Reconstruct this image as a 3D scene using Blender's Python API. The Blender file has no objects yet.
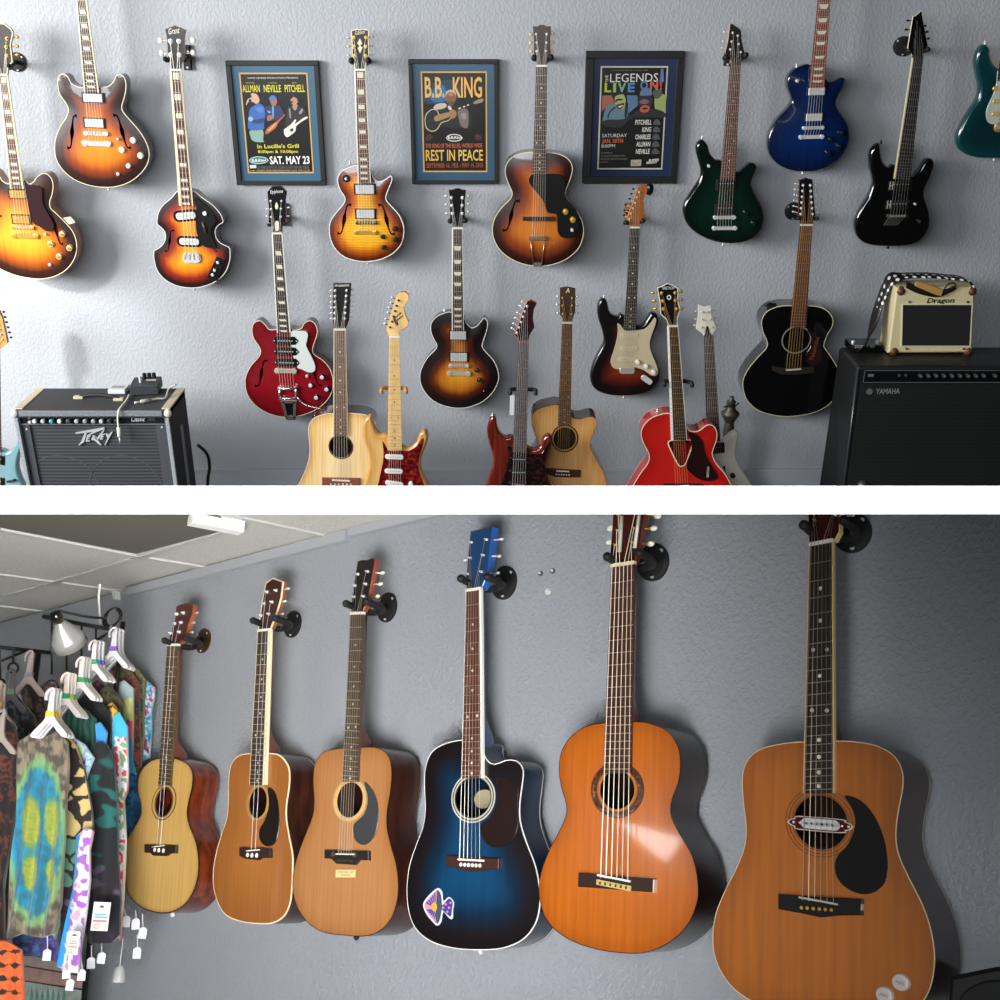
import bpy, bmesh, math, random
import numpy as np
from mathutils import Vector, Matrix
from mathutils.geometry import delaunay_2d_cdt
random.seed(7)
SC = bpy.context.scene
COL = SC.collection
FPX = 1134.0                      # focal length in pixels of the 1000 px frame
TH = math.atan(523.0 / FPX)       # the camera looks down by this much
CAMZ = 2.17
WALLY = 4.86
CX, CUP, CFW = Vector((1, 0, 0)), Vector((0, math.sin(TH), math.cos(TH))), Vector((0, math.cos(TH), -math.sin(TH)))
CAM = Vector((0, 0, CAMZ))

def cw(x, y, z):
    """camera-relative (right, up, forward) to world"""
    return CAM + CX * x + CUP * y + CFW * z
def ray(u, v):
    return CX * ((u - 500) / FPX) + CUP * ((500 - v) / FPX) + CFW

# ------------------------------------------------------------------ materials
def lin(c):
    if isinstance(c, str):
        c = c.lstrip('#'); c = [int(c[i:i + 2], 16) for i in (0, 2, 4)]
    o = []
    for x in c:
        x /= 255.0
        o.append(x / 12.92 if x <= .04045 else ((x + .055) / 1.055) ** 2.4)
    return tuple(o) + (1.0,)
MATS = {}
def new_mat(name):
    m = bpy.data.materials.new(name); m.use_nodes = True
    nt = m.node_tree
    return m, nt, nt.nodes['Principled BSDF'], nt.nodes, nt.links
def M(c, rough=.45, metal=0., coat=0., bump=0., bscale=200., var=0., name=None):
    key = ('M', c, rough, metal, coat, bump, bscale, var)
    if key in MATS: return MATS[key]
    m, nt, b, N, L = new_mat(name or ('paint_%d' % len(MATS)))
    b.inputs['Base Color'].default_value = lin(c)
    b.inputs['Roughness'].default_value = rough
    b.inputs['Metallic'].default_value = metal
    b.inputs['Coat Weight'].default_value = coat
    b.inputs['Coat Roughness'].default_value = .06
    if bump or var:
        tc = N.new('ShaderNodeTexCoord'); no = N.new('ShaderNodeTexNoise')
        no.inputs['Scale'].default_value = bscale; no.inputs['Detail'].default_value = 3
        L.new(tc.outputs['Object'], no.inputs['Vector'])
        if bump:
            bp = N.new('ShaderNodeBump'); bp.inputs['Strength'].default_value = bump; bp.inputs['Distance'].default_value = .002
            L.new(no.outputs['Fac'], bp.inputs['Height']); L.new(bp.outputs['Normal'], b.inputs['Normal'])
        if var:
            r = N.new('ShaderNodeValToRGB'); q = lin(c)
            r.color_ramp.elements[0].position = .3; r.color_ramp.elements[1].position = .7
            r.color_ramp.elements[0].color = tuple(x * (1 - var) for x in q[:3]) + (1,)
            r.color_ramp.elements[1].color = tuple(min(1, x * (1 + var)) for x in q[:3]) + (1,)
            L.new(no.outputs['Fac'], r.inputs['Fac']); L.new(r.outputs['Color'], b.inputs['Base Color'])
    MATS[key] = m
    return m
def ramp(N, stops):
    r = N.new('ShaderNodeValToRGB'); e = r.color_ramp.elements
    while len(e) < len(stops): e.new(.5)
    for el, (p, c) in zip(e, stops):
        el.position = p; el.color = lin(c)
    return r
def wood_mat(stops, grain=.25, gs=(90, 3, 20), rough=.3, coat=.6, edge=True, flame=0., name='wood'):
    """lacquered wood: colour by distance from the outline (sunburst) or flat, with grain along the neck"""
    key = ('W', tuple(stops), grain, gs, rough, coat, edge, flame)
    if key in MATS: return MATS[key]
    m, nt, b, N, L = new_mat(name + '_%d' % len(MATS))
    at = N.new('ShaderNodeAttribute'); at.attribute_name = 'gco'
    mp = N.new('ShaderNodeMapping'); mp.inputs['Scale'].default_value = gs
    L.new(at.outputs['Vector'], mp.inputs['Vector'])
    no = N.new('ShaderNodeTexNoise'); no.inputs['Scale'].default_value = 1.0; no.inputs['Detail'].default_value = 4
    L.new(mp.outputs['Vector'], no.inputs['Vector'])
    r = ramp(N, stops)
    if edge:
        ae = N.new('ShaderNodeAttribute'); ae.attribute_name = 'edge'
        ad = N.new('ShaderNodeMath'); ad.operation = 'MULTIPLY_ADD'
        L.new(no.outputs['Fac'], ad.inputs[0]); ad.inputs[1].default_value = .06
        sb = N.new('ShaderNodeMath'); sb.operation = 'SUBTRACT'; sb.inputs[1].default_value = .03
        L.new(ae.outputs['Fac'], sb.inputs[0]); L.new(sb.outputs[0], ad.inputs[2])
        L.new(ad.outputs[0], r.inputs['Fac'])
    else:
        L.new(no.outputs['Fac'], r.inputs['Fac'])
    mx = N.new('ShaderNodeMix'); mx.data_type = 'RGBA'; mx.blend_type = 'MULTIPLY'; mx.inputs['Factor'].default_value = grain
    g = ramp(N, [(.3, (90, 90, 90)), (.65, (255, 255, 255))])
    L.new(no.outputs['Fac'], g.inputs['Fac'])
    L.new(r.outputs['Color'], mx.inputs[6]); L.new(g.outputs['Color'], mx.inputs[7])
    out = mx.outputs[2]
    if flame:
        wv = N.new('ShaderNodeTexWave'); wv.bands_direction = 'Y'; wv.inputs['Scale'].default_value = 28
        wv.inputs['Distortion'].default_value = 3.5; wv.inputs['Detail'].default_value = 2
        L.new(at.outputs['Vector'], wv.inputs['Vector'])
        m2 = N.new('ShaderNodeMix'); m2.data_type = 'RGBA'; m2.blend_type = 'MULTIPLY'; m2.inputs['Factor'].default_value = flame
        g2 = ramp(N, [(0, (150, 150, 150)), (1, (255, 255, 255))]); L.new(wv.outputs['Fac'], g2.inputs['Fac'])
        L.new(out, m2.inputs[6]); L.new(g2.outputs['Color'], m2.inputs[7]); out = m2.outputs[2]
    L.new(out, b.inputs['Base Color'])
    b.inputs['Roughness'].default_value = rough; b.inputs['Coat Weight'].default_value = coat
    b.inputs['Coat Roughness'].default_value = .05
    MATS[key] = m
    return m
def flat_wood(c, d, **k):
    return wood_mat([(.3, d), (.7, c)], edge=False, **k)
def tort_mat(a, b_, c, name='tortoiseshell'):
    m, nt, b, N, L = new_mat(name)
    tc = N.new('ShaderNodeTexCoord'); no = N.new('ShaderNodeTexNoise')
    no.inputs['Scale'].default_value = 45; no.inputs['Detail'].default_value = 2; no.inputs['Distortion'].default_value = 1.2
    L.new(tc.outputs['Object'], no.inputs['Vector'])
    r = ramp(N, [(.36, a), (.52, b_), (.66, c)]); L.new(no.outputs['Fac'], r.inputs['Fac'])
    L.new(r.outputs['Color'], b.inputs['Base Color'])
    b.inputs['Roughness'].default_value = .2; b.inputs['Coat Weight'].default_value = .5
    return m
CHROME = M('#e2e4e6', .22, .35); NICKEL = M('#cfcabd', .28, .4); GOLD = M('#dcae4c', .28, .6)
BLACKMETAL = M('#1b1b1c', .4, .6); BLACKPL = M('#0b0b0c', .3, 0, .3); BLACKMATT = M('#0c0c0d', .65)
CREAM = M('#e6d9b4', .35, 0, .3); WHITEPL = M('#e8e6df', .35, 0, .3); PEARL = M('#e9e6d6', .25, 0, .5)
FRETM = M('#bdb6a6', .3, .9); STRINGM = M('#ddd6c4', .35, .3); BRONZE = M('#d6aa6c', .35, .3)
ROSEWOOD = M('#3a241c', .5, 0, .1, var=.3, bscale=60); EBONY = M('#1f1a19', .45, 0, .15); REDROSE = M('#5a2f22', .5, 0, .1, var=.3, bscale=60)
MAPLE = M('#e3bd7a', .3, 0, .5, var=.08, bscale=40); MAHOG = M('#6d331c', .35, 0, .4, var=.2, bscale=40)
NECKBROWN = M('#4a2414', .35, 0, .4, var=.2, bscale=40)
BLACKGLOSS = M('#070708', .12, 0, .8)

# ------------------------------------------------------------------ mesh building
class MB:
    def __init__(s, fr=None):
        s.v, s.f, s.m, s.sm, s.fr, s.attr = [], [], [], [], fr, None
    def W(s, p):
        return s.fr.W(*p) if s.fr else Vector(p)
    def add(s, pts, faces, mi=0, smooth=False, world=False):
        k = len(s.v)
        s.v.extend(Vector(p) if world else s.W(p) for p in pts)
        for f in faces:
            s.f.append([k + i for i in f]); s.m.append(mi); s.sm.append(smooth)
        return k
    def prism(s, poly, c0, c1, mi=0, mtop=None, cham=0.):
        """polygon in the frame's plane extruded from c0 to c1 (c1 is the side towards the room)"""
        n = len(poly); mtop = mi if mtop is None else mtop
        if area(poly) < 0: poly = poly[::-1]
        if cham:
            ins = offset(poly, -cham)
            rings = [[(x, y, c0) for x, y in poly], [(x, y, c1 - cham) for x, y in poly], [(x, y, c1) for x, y in ins]]
        else:
            rings = [[(x, y, c0) for x, y in poly], [(x, y, c1) for x, y in poly]]
        for a, b in zip(rings, rings[1:]):
            s.add(a + b, [(i, (i + 1) % n, n + (i + 1) % n, n + i) for i in range(n)], mi)
        top, bot = rings[-1], rings[0]
        tr = fill2d([p[:2] for p in top])
        s.add(top, tr, mtop); s.add(bot, [t[::-1] for t in tr], mi)
    def rect(s, c, w, h, c0, c1, rot=0., mi=0, cham=0., mtop=None):
        s.prism(rectp(c, w, h, rot), c0, c1, mi, mtop, cham)
    def cyl(s, c, r, c0, c1, mi=0, n=14, dome=0., ry=None, taper=1.):
        ry = r if ry is None else ry
        prof = [(1., c0), (taper, c1)]
        if dome: prof += [(taper * .8, c1 + dome * .6), (taper * .45, c1 + dome * .92)]
        rings = [[(c[0] + r * k * math.cos(2 * math.pi * i / n), c[1] + ry * k * math.sin(2 * math.pi * i / n), z) for i in range(n)] for k, z in prof]
        for a, b in zip(rings, rings[1:]):
            s.add(a + b, [(i, (i + 1) % n, n + (i + 1) % n, n + i) for i in range(n)], mi, bool(dome))
        s.add(rings[-1], [tuple(range(n))], mi); s.add(rings[0], [tuple(range(n))[::-1]], mi)
    def ring(s, c, rx0, ry0, rx1, ry1, c0, c1, mi=0, n=48):
        P = []
        for rx, ry, z in ((rx0, ry0, c0), (rx0, ry0, c1), (rx1, ry1, c1), (rx1, ry1, c0)):
            P.append([(c[0] + rx * math.cos(2 * math.pi * i / n), c[1] + ry * math.sin(2 * math.pi * i / n), z) for i in range(n)])
        for a, b in zip(P, P[1:] + P[:1]):
            s.add(a + b, [(i, (i + 1) % n, n + (i + 1) % n, n + i) for i in range(n)], mi)
    def tube(s, pts, r, mi=0, n=8, world=False, cap=True):
        P = [Vector(p) if world else s.W(p) for p in pts]
        rr = r if isinstance(r, (list, tuple)) else [r] * len(P)
        up = None; rings = []
        for i, p in enumerate(P):
            t = (P[min(i + 1, len(P) - 1)] - P[max(i - 1, 0)]).normalized()
            if up is None:
                up = t.orthogonal().normalized()
            up = (up - t * up.dot(t))
            if up.length < 1e-6: up = t.orthogonal()
            up.normalize(); sd = t.cross(up)
            rings.append([p + (up * math.cos(2 * math.pi * j / n) + sd * math.sin(2 * math.pi * j / n)) * rr[i] for j in range(n)])
        k = s.add([q for R in rings for q in R], [], world=True)
        for i in range(len(P) - 1):
            for j in range(n):
                s.f.append([k + i * n + j, k + i * n + (j + 1) % n, k + (i + 1) * n + (j + 1) % n, k + (i + 1) * n + j]); s.m.append(mi); s.sm.append(n > 4)
        if cap:
            s.f.append([k + j for j in range(n)][::-1]); s.m.append(mi); s.sm.append(False)
            s.f.append([k + (len(P) - 1) * n + j for j in range(n)]); s.m.append(mi); s.sm.append(False)
    def ball(s, c, r, mi=0, n=10, world=False, sc=(1, 1, 1)):
        P = []; h = n // 2
        for i in range(h + 1):
            a = math.pi * i / h
            for j in range(n):
                b = 2 * math.pi * j / n
                P.append((c[0] + r * sc[0] * math.sin(a) * math.cos(b), c[1] + r * sc[1] * math.sin(a) * math.sin(b), c[2] + r * sc[2] * math.cos(a)))
        s.add(P, [(i * n + j, i * n + (j + 1) % n, (i + 1) * n + (j + 1) % n, (i + 1) * n + j) for i in range(h) for j in range(n)], mi, True, world)
    def box(s, lo, hi, mi=0, bev=0.):
        """axis-aligned box in the frame (or world) with optional chamfer"""
        x0, y0, z0 = lo; x1, y1, z1 = hi
        if not bev:
            P = [(x, y, z) for z in (z0, z1) for y in (y0, y1) for x in (x0, x1)]
            s.add(P, [(0, 2, 3, 1), (4, 5, 7, 6), (0, 1, 5, 4), (2, 6, 7, 3), (0, 4, 6, 2), (1, 3, 7, 5)], mi)
        else:
            bm = bmesh.new(); bmesh.ops.create_cube(bm, size=1)
            for v in bm.verts:
                v.co = Vector(((x0 + x1) / 2 + v.co.x * (x1 - x0), (y0 + y1) / 2 + v.co.y * (y1 - y0), (z0 + z1) / 2 + v.co.z * (z1 - z0)))
            bmesh.ops.bevel(bm, geom=bm.edges[:], offset=bev, segments=2, affect='EDGES', profile=.6)
            bm.verts.index_update()
            s.add([tuple(v.co) for v in bm.verts], [[v.index for v in f.verts] for f in bm.faces], mi)
            bm.free()
    def lathe(s, prof, c, n=20, mi=0, axis=None):
        """profile of (radius, height) about the world z axis at c"""
        P = [(c[0] + r * math.cos(2 * math.pi * j / n), c[1] + r * math.sin(2 * math.pi * j / n), c[2] + z) for r, z in prof for j in range(n)]
        s.add(P, [(i * n + j, i * n + (j + 1) % n, (i + 1) * n + (j + 1) % n, (i + 1) * n + j) for i in range(len(prof) - 1) for j in range(n)], mi, True, world=True)
    def build(s, name, mats, parent=None, recalc=True):
        me = bpy.data.meshes.new(name)
        base = parent_base(parent) if parent is not None else None
        off = base if base is not None else Vector((0, 0, 0))
        if parent is None and s.v:
            lo = [min(p[i] for p in s.v) for i in range(3)]; hi = [max(p[i] for p in s.v) for i in range(3)]
            off = Vector(((lo[0] + hi[0]) / 2, (lo[1] + hi[1]) / 2, lo[2]))
        me.from_pydata([tuple(p - off) for p in s.v], [], s.f)
        for m in (mats if isinstance(mats, (list, tuple)) else [mats]): me.materials.append(m)
        me.polygons.foreach_set('material_index', s.m)
        me.polygons.foreach_set('use_smooth', s.sm)
        if s.attr:
            for an, (ty, data) in s.attr.items():
                a = me.attributes.new(an, ty, 'POINT')
                a.data.foreach_set('vector' if ty == 'FLOAT_VECTOR' else 'value', np.asarray(data, dtype=np.float32).ravel())
        if recalc:
            bm = bmesh.new(); bm.from_mesh(me); bmesh.ops.recalc_face_normals(bm, faces=bm.faces[:]); bm.to_mesh(me); bm.free()
        me.update()
        o = bpy.data.objects.new(name, me); COL.objects.link(o)
        if parent is not None: o.parent = parent
        else: o.location = off
        BASE[o.name] = off
        return o
BASE = {}
def parent_base(p): return BASE[p.name]
def tag(o, label, cat, group=None, kind=None):
    o['label'] = label; o['category'] = cat
    if group: o['group'] = group
    if kind: o['kind'] = kind
    return o
def thing(name, label, cat, loc, group=None):
    o = bpy.data.objects.new(name, None); COL.objects.link(o)
    o.empty_display_size = .05; o.location = loc; BASE[o.name] = Vector(loc)
    return tag(o, label, cat, group)
def struct(name, mb, mats):
    o = mb.build(name, mats); o['kind'] = 'structure'; return o
def part(mb, name, mats, parent, label=None):
    o = mb.build(name, mats, parent)
    if label: o['label'] = label
    return o

# ------------------------------------------------------------------ 2-D helpers
def area(p):
    return .5 * sum(p[i][0] * p[(i + 1) % len(p)][1] - p[(i + 1) % len(p)][0] * p[i][1] for i in range(len(p)))
def offset(poly, d):
    """move every corner outwards by d (inwards when negative)"""
    n = len(poly); sg = 1 if area(poly) > 0 else -1; out = []
    for i in range(n):
        ax, ay = poly[i - 1]; bx, by = poly[i]; cx, cy = poly[(i + 1) % n]
        e1 = Vector((bx - ax, by - ay)); e2 = Vector((cx - bx, cy - by))
        if e1.length > 1e-9: e1.normalize()
        if e2.length > 1e-9: e2.normalize()
        n1 = Vector((e1.y, -e1.x)) * sg; n2 = Vector((e2.y, -e2.x)) * sg
        m = n1 + n2
        if m.length < 1e-6: m = n1.copy()
        m.normalize(); k = max(.5, m.dot(n1))
        out.append((bx + m.x * d / k, by + m.y * d / k))
    return out
def smooth(pts, k=4):
    n = len(pts); out = []
    for i in range(n):
        p0, p1, p2, p3 = pts[i - 1], pts[i], pts[(i + 1) % n], pts[(i + 2) % n]
        for j in range(k):
            t = j / k
            out.append(tuple(.5 * (2 * p1[a] + (p2[a] - p0[a]) * t + (2 * p0[a] - 5 * p1[a] + 4 * p2[a] - p3[a]) * t * t + (3 * p1[a] - p0[a] - 3 * p2[a] + p3[a]) * t ** 3) for a in (0, 1)))
    return out
def curve(pts, k=6):
    """smooth open curve through points of any dimension"""
    out = []; n = len(pts); D = len(pts[0])
    for i in range(n - 1):
        p0, p1, p2, p3 = pts[max(i - 1, 0)], pts[i], pts[i + 1], pts[min(i + 2, n - 1)]
        for j in range(k):
            t = j / k
            out.append(tuple(.5 * (2 * p1[a] + (p2[a] - p0[a]) * t + (2 * p0[a] - 5 * p1[a] + 4 * p2[a] - p3[a]) * t * t + (3 * p1[a] - p0[a] - 3 * p2[a] + p3[a]) * t ** 3) for a in range(D)))
    out.append(tuple(pts[-1]))
    return out
def rectp(c, w, h, rot=0.):
    co, si = math.cos(rot), math.sin(rot)
    return [(c[0] + x * co - y * si, c[1] + x * si + y * co) for x, y in ((-w / 2, -h / 2), (w / 2, -h / 2), (w / 2, h / 2), (-w / 2, h / 2))]
def ellipse(c, rx, ry, n=40):
    return [(c[0] + rx * math.cos(2 * math.pi * i / n), c[1] + ry * math.sin(2 * math.pi * i / n)) for i in range(n)]
def inside(P, poly):
    """P (n,2) array in polygon"""
    x, y = P[:, 0], P[:, 1]; r = np.zeros(len(P), bool); q = np.asarray(poly); j = len(q) - 1
    for i in range(len(q)):
        xi, yi = q[i]; xj, yj = q[j]
        c = ((yi > y) != (yj > y))
        with np.errstate(divide='ignore', invalid='ignore'):
            c &= x < (xj - xi) * (y - yi) / (yj - yi + 1e-30) + xi
        r ^= c; j = i
    return r
def edist(P, poly):
    q = np.asarray(poly); d = np.full(len(P), 1e9)
    for i in range(len(q)):
        a = q[i]; b = q[(i + 1) % len(q)]; e = b - a
        t = np.clip(((P - a) @ e) / (e @ e + 1e-20), 0, 1)
        d = np.minimum(d, np.linalg.norm(P - (a + t[:, None] * e), axis=1))
    return d
def tri2d(poly, extra=(), holes=()):
    """constrained triangulation of a polygon with holes; returns points, triangles"""
    pts = [tuple(p) for p in poly]; ed = [(i, (i + 1) % len(poly)) for i in range(len(poly))]
    for h in holes:
        k = len(pts); pts += [tuple(p) for p in h]; ed += [(k + i, k + (i + 1) % len(h)) for i in range(len(h))]
    pts += [tuple(p) for p in extra]
    sc = 1.0
    r = delaunay_2d_cdt([Vector(p) for p in pts], ed, [], 0, 1e-7)
    V = np.array([tuple(v) for v in r[0]]); T = [tuple(f) for f in r[2]]
    if not T: return V, []
    C = np.array([V[list(t)].mean(0) for t in T])
    ok = inside(C, poly)
    for h in holes: ok &= ~inside(C, h)
    return V, [t for t, k in zip(T, ok) if k]
def fill2d(poly):
    n = len(poly)
    if n <= 4: return [tuple(range(n))]
    r = delaunay_2d_cdt([Vector(p) for p in poly], [(i, (i + 1) % n) for i in range(n)], [], 0, 1e-9)
    if len(r[0]) != n: return [tuple(range(n))]
    T = [tuple(f) for f in r[2]]
    C = np.array([np.array([tuple(r[0][i]) for i in t]).mean(0) for t in T]); ok = inside(C, poly)
    og = [o[0] if o else i for i, o in enumerate(r[3])]
    return [tuple(og[i] for i in t) for t, k in zip(T, ok) if k]

class Frame:
    """a plane in the world with its own axes; L() finds where the sight line through a photo point meets it"""
    def __init__(s, o, ax, ay):
        s.o, s.ax, s.ay = Vector(o), Vector(ax).normalized(), Vector(ay).normalized(); s.n = s.ax.cross(s.ay).normalized()
    def W(s, a, b, c=0.):
        return s.o + s.ax * a + s.ay * b + s.n * c
    def hit(s, u, v, c=0.):
        d = ray(u, v); o = s.o + s.n * c
        return CAM + d * ((o - CAM).dot(s.n) / d.dot(s.n))
    def L(s, u, v, c=0.):
        q = s.hit(u, v, c) - s.o
        return (q.dot(s.ax), q.dot(s.ay))
    def P(s, pts, c=0.):
        return [s.L(u, v, c) for u, v in pts]
    def scale(s, u, v):
        """metres per pixel along the two axes near a photo point"""
        x0, y0 = s.L(u - .5, v); x1, y1 = s.L(u + .5, v); x2, y2 = s.L(u, v - .5); x3, y3 = s.L(u, v + .5)
        J = np.array([[x1 - x0, x3 - x2], [y1 - y0, y3 - y2]]); I = np.linalg.inv(J)
        return 1 / np.linalg.norm(I[:, 0]), 1 / np.linalg.norm(I[:, 1])
    def along(s, u0, v0, u1, v1):
        """the same plane with its second axis from photo point 0 to photo point 1, starting at point 0"""
        p, q = s.hit(u0, v0), s.hit(u1, v1); ay = (q - p).normalized()
        return Frame(p, ay.cross(s.n), ay)
    def shift(s, d):
        return Frame(s.o + s.n * d, s.ax, s.ay)

TXT = {}
def text_polys(s, bold=0.):
    if (s, bold) in TXT: return TXT[(s, bold)]
    cu = bpy.data.curves.new('t', 'FONT'); cu.body = s; cu.size = 1; cu.resolution_u = 2; cu.offset = bold
    ob = bpy.data.objects.new('t', cu); COL.objects.link(ob)
    dg = bpy.context.evaluated_depsgraph_get()
    me = bpy.data.meshes.new_from_object(ob.evaluated_get(dg))
    v = [tuple(x.co[:2]) for x in me.vertices]; f = [tuple(p.vertices) for p in me.polygons]
    bpy.data.objects.remove(ob); bpy.data.curves.remove(cu); bpy.data.meshes.remove(me)
    TXT[(s, bold)] = (v, f)
    return v, f
def add_text(mb, s, p0, p1, h, c, mi=0, slant=0., bold=0.):
    """flat lettering from p0 to p1 (frame coordinates, baseline) of capital height h at level c"""
    v, f = text_polys(s, bold)
    if not v: return
    x0 = min(p[0] for p in v); x1 = max(p[0] for p in v)
    d = Vector((p1[0] - p0[0], p1[1] - p0[1])); w = d.length; d.normalize(); n = Vector((-d.y, d.x))
    P = []
    for x, y in v:
        X = (x - x0) / (x1 - x0 + 1e-9) * w; Y = y / .69 * h
        q = Vector(p0) + d * (X + slant * Y) + n * Y
        P.append((q.x, q.y, c))
    mb.add(P, f, mi)
def fhole(F, t, b, c=0., w=1.0):
    """outline of an f-hole between two photo points, top end and bottom end"""
    (ax, ay), (bx, by) = F.L(*t, c), F.L(*b, c); dx, dy = bx - ax, by - ay; ln = math.hypot(dx, dy)
    ctr = curve([(ax, ay), (ax + .24 * dx, ay + .01 * dy), (ax + .38 * dx, ay + .2 * dy), (ax + .5 * dx, ay + .5 * dy), (ax + .62 * dx, ay + .8 * dy), (ax + .76 * dx, ay + .99 * dy), (bx, by)], 5)
    n = len(ctr); W = []
    for i in range(n):
        k = i / (n - 1)
        W.append(ln * w * 1.35 * (.016 + .03 * math.exp(-((k - .5) / .1) ** 2) + .026 * math.exp(-(k / .07) ** 2) + .026 * math.exp(-((1 - k) / .07) ** 2)))
    L, R = [], []
    for i, (x, y) in enumerate(ctr):
        x0, y0 = ctr[max(i - 1, 0)]; x1, y1 = ctr[min(i + 1, n - 1)]
        d = Vector((x1 - x0, y1 - y0)).normalized()
        L.append((x - d.y * W[i], y + d.x * W[i])); R.append((x + d.y * W[i], y - d.x * W[i]))
    return L + R[::-1]

FC1 = .008      # top of the fretboard above the body's face
class Guitar:
    pass
def guitar(name, label, plane, N, B, out, fb, head=None, **k):
    """Everything is measured on the guitar's own face plane. N nut, B bridge; fb = nut left, nut right, end left, end right."""
    g = lambda q, d=None: k.get(q, d)
    F = plane.along(*B, *N); G = Guitar(); G.F = F
    sx, sy = F.scale(*B); G.s = (sx, sy)
    t = g('t', .045); rr = g('r', 0.); carve = g('carve', 0.)
    if g('ext'): out = [(u, v if v <= 487 else 487 + (v - 487) * g('ext')) for u, v in out]
    o2 = F.P(smooth(out, 4))
    G.t = t
    ys = [p[1] for p in o2]; G.ymin = min(ys); i0 = min(range(len(ys)), key=lambda i: ys[i])
    root = G.root = thing(name, label, g('cat', 'guitar'), F.W(o2[i0][0], o2[i0][1], -t), g('group'))
    # ---- body
    if area(o2) < 0: o2 = o2[::-1]
    poly = offset(o2, -rr) if rr else o2
    holes = [h(F) for h in g('holes', [])]
    P2 = np.array(poly); lo, hi = P2.min(0), P2.max(0); st = (hi[0] - lo[0]) / 26
    gx, gy = np.meshgrid(np.arange(lo[0], hi[0], st), np.arange(lo[1], hi[1], st))
    gx = gx + (np.arange(gx.shape[0]) % 2)[:, None] * st * .5
    E = np.stack([gx.ravel(), gy.ravel()], 1)
    E = E[inside(E, poly)]; E = E[edist(E, poly) > st * .45]
    for h in holes: E = E[edist(E, h) > st * .3]
    V, T = tri2d(poly, [tuple(e) for e in E], holes)
    D = edist(V, poly); half = (hi[0] - lo[0]) / 2
    mb = MB(F)
    cz = carve * (1 - np.clip(1 - D / (half * .75), 0, 1) ** 2)
    mb.add([(x, y, z) for (x, y), z in zip(V, cz)], T, 0, True)
    n = len(o2); edge = list(D / half)
    def ring(d, c):
        return [(x, y, c) for x, y in (offset(o2, d) if d else o2)]
    if rr:
        R = [ring(-rr, 0), ring(-rr * .3, -rr * .3), ring(0, -rr), ring(0, -t + rr), ring(-rr * .3, -t + rr * .3), ring(-rr, -t)]
    else:
        R = [ring(0, 0), ring(0, -t)]
    sm_ = 1 if g('side') else 0
    kk = mb.add([p for r in R for p in r], [], 0)
    for i in range(len(R) - 1):
        for j in range(n):
            mb.f.append([kk + i * n + j, kk + i * n + (j + 1) % n, kk + (i + 1) * n + (j + 1) % n, kk + (i + 1) * n + j]); mb.m.append(sm_); mb.sm.append(True)
    bt = fill2d([p[:2] for p in R[-1]]); mb.add(R[-1], [q[::-1] for q in bt], sm_)
    edge += [0.] * (len(mb.v) - len(edge))
    gco = [((p - F.o).dot(F.ax), (p - F.o).dot(F.ay), (p - F.o).dot(F.n)) for p in mb.v]
    mb.attr = {'edge': ('FLOAT', edge), 'gco': ('FLOAT_VECTOR', gco)}
    G.body = mb.build('body', [g('top'), g('side') or g('top')], root)
    G.carve = carve
    # ---- binding
    if g('bind'):
        bw = g('bw', 1.) * .68 * sx; mb = MB(F); q = offset(o2, -bw); oo = offset(o2, .0004)
        R = [[(x, y, .0006) for x, y in q], [(x, y, .0006) for x, y in oo], [(x, y, -g('bd', bw)) for x, y in oo]]
        for a, b in zip(R, R[1:]):
            mb.add(a + b, [(i, (i + 1) % n, n + (i + 1) % n, n + i) for i in range(n)], 0, False)
        if g('bindback'):
            R = [[(x, y, -t + bw) for x, y in oo], [(x, y, -t - .0004) for x, y in oo]]
            for a, b in zip(R, R[1:]): mb.add(a + b, [(i, (i + 1) % n, n + (i + 1) % n, n + i) for i in range(n)], 0, False)
        mb.build('binding', g('bind'), root)
    # ---- neck, fretboard, frets, inlays
    lift = carve * .8 + g('lift', 0.)
    c1 = FC1 + lift; G.c1 = c1
    nl, nr, el, er = [F.L(*p, c1) for p in fb]
    Lb = F.L(*N, c1)[1]; G.Lb = Lb
    def edgeat(y):
        f = (y - nl[1]) / (el[1] - nl[1]) if abs(el[1] - nl[1]) > 1e-9 else 0
        f2 = (y - nr[1]) / (er[1] - nr[1])
        return nl[0] + (el[0] - nl[0]) * f, nr[0] + (er[0] - nr[0]) * f2
    top_y = max(p[1] for p in o2 if abs(p[0]) < half * .35)
    mb = MB(F); nn = 7; S = []
    yy = [Lb + .002] + [Lb + (top_y + .05 - Lb) * i / 6 for i in range(1, 7)] + [top_y + .025, top_y + .008, top_y - .02]
    for y in yy:
        x0, x1 = edgeat(y); w = (x1 - x0) / 2; xc = (x0 + x1) / 2
        dep = g('nd', .019)
        if y < top_y + .045: dep = dep + (g('heel', t * .6) - dep) * min(1, max(0, (top_y + .045 - y) / .035))
        S.append([(xc - w * math.cos(math.pi * i / (nn - 1)) * (.98), y, c1 - .006 - dep * math.sin(math.pi * i / (nn - 1)) ** .7) for i in range(nn)])
    kk = mb.add([p for s_ in S for p in s_], [])
    for i in range(len(S) - 1):
        for j in range(nn - 1):
            mb.f.append([kk + i * nn + j, kk + i * nn + j + 1, kk + (i + 1) * nn + j + 1, kk + (i + 1) * nn + j]); mb.m.append(0); mb.sm.append(True)
    mb.f.append([kk + j for j in range(nn)]); mb.m.append(0); mb.sm.append(False)
    G.neck = mb.build('neck', g('neckm', NECKBROWN), root)
    mb = MB(F); mb.prism([nl, nr, er, el], c1 - .006, c1, 0)
    fbo = mb.build('fretboard', g('fbm', ROSEWOOD), root)
    BASE[fbo.name] = BASE[root.name]
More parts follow.
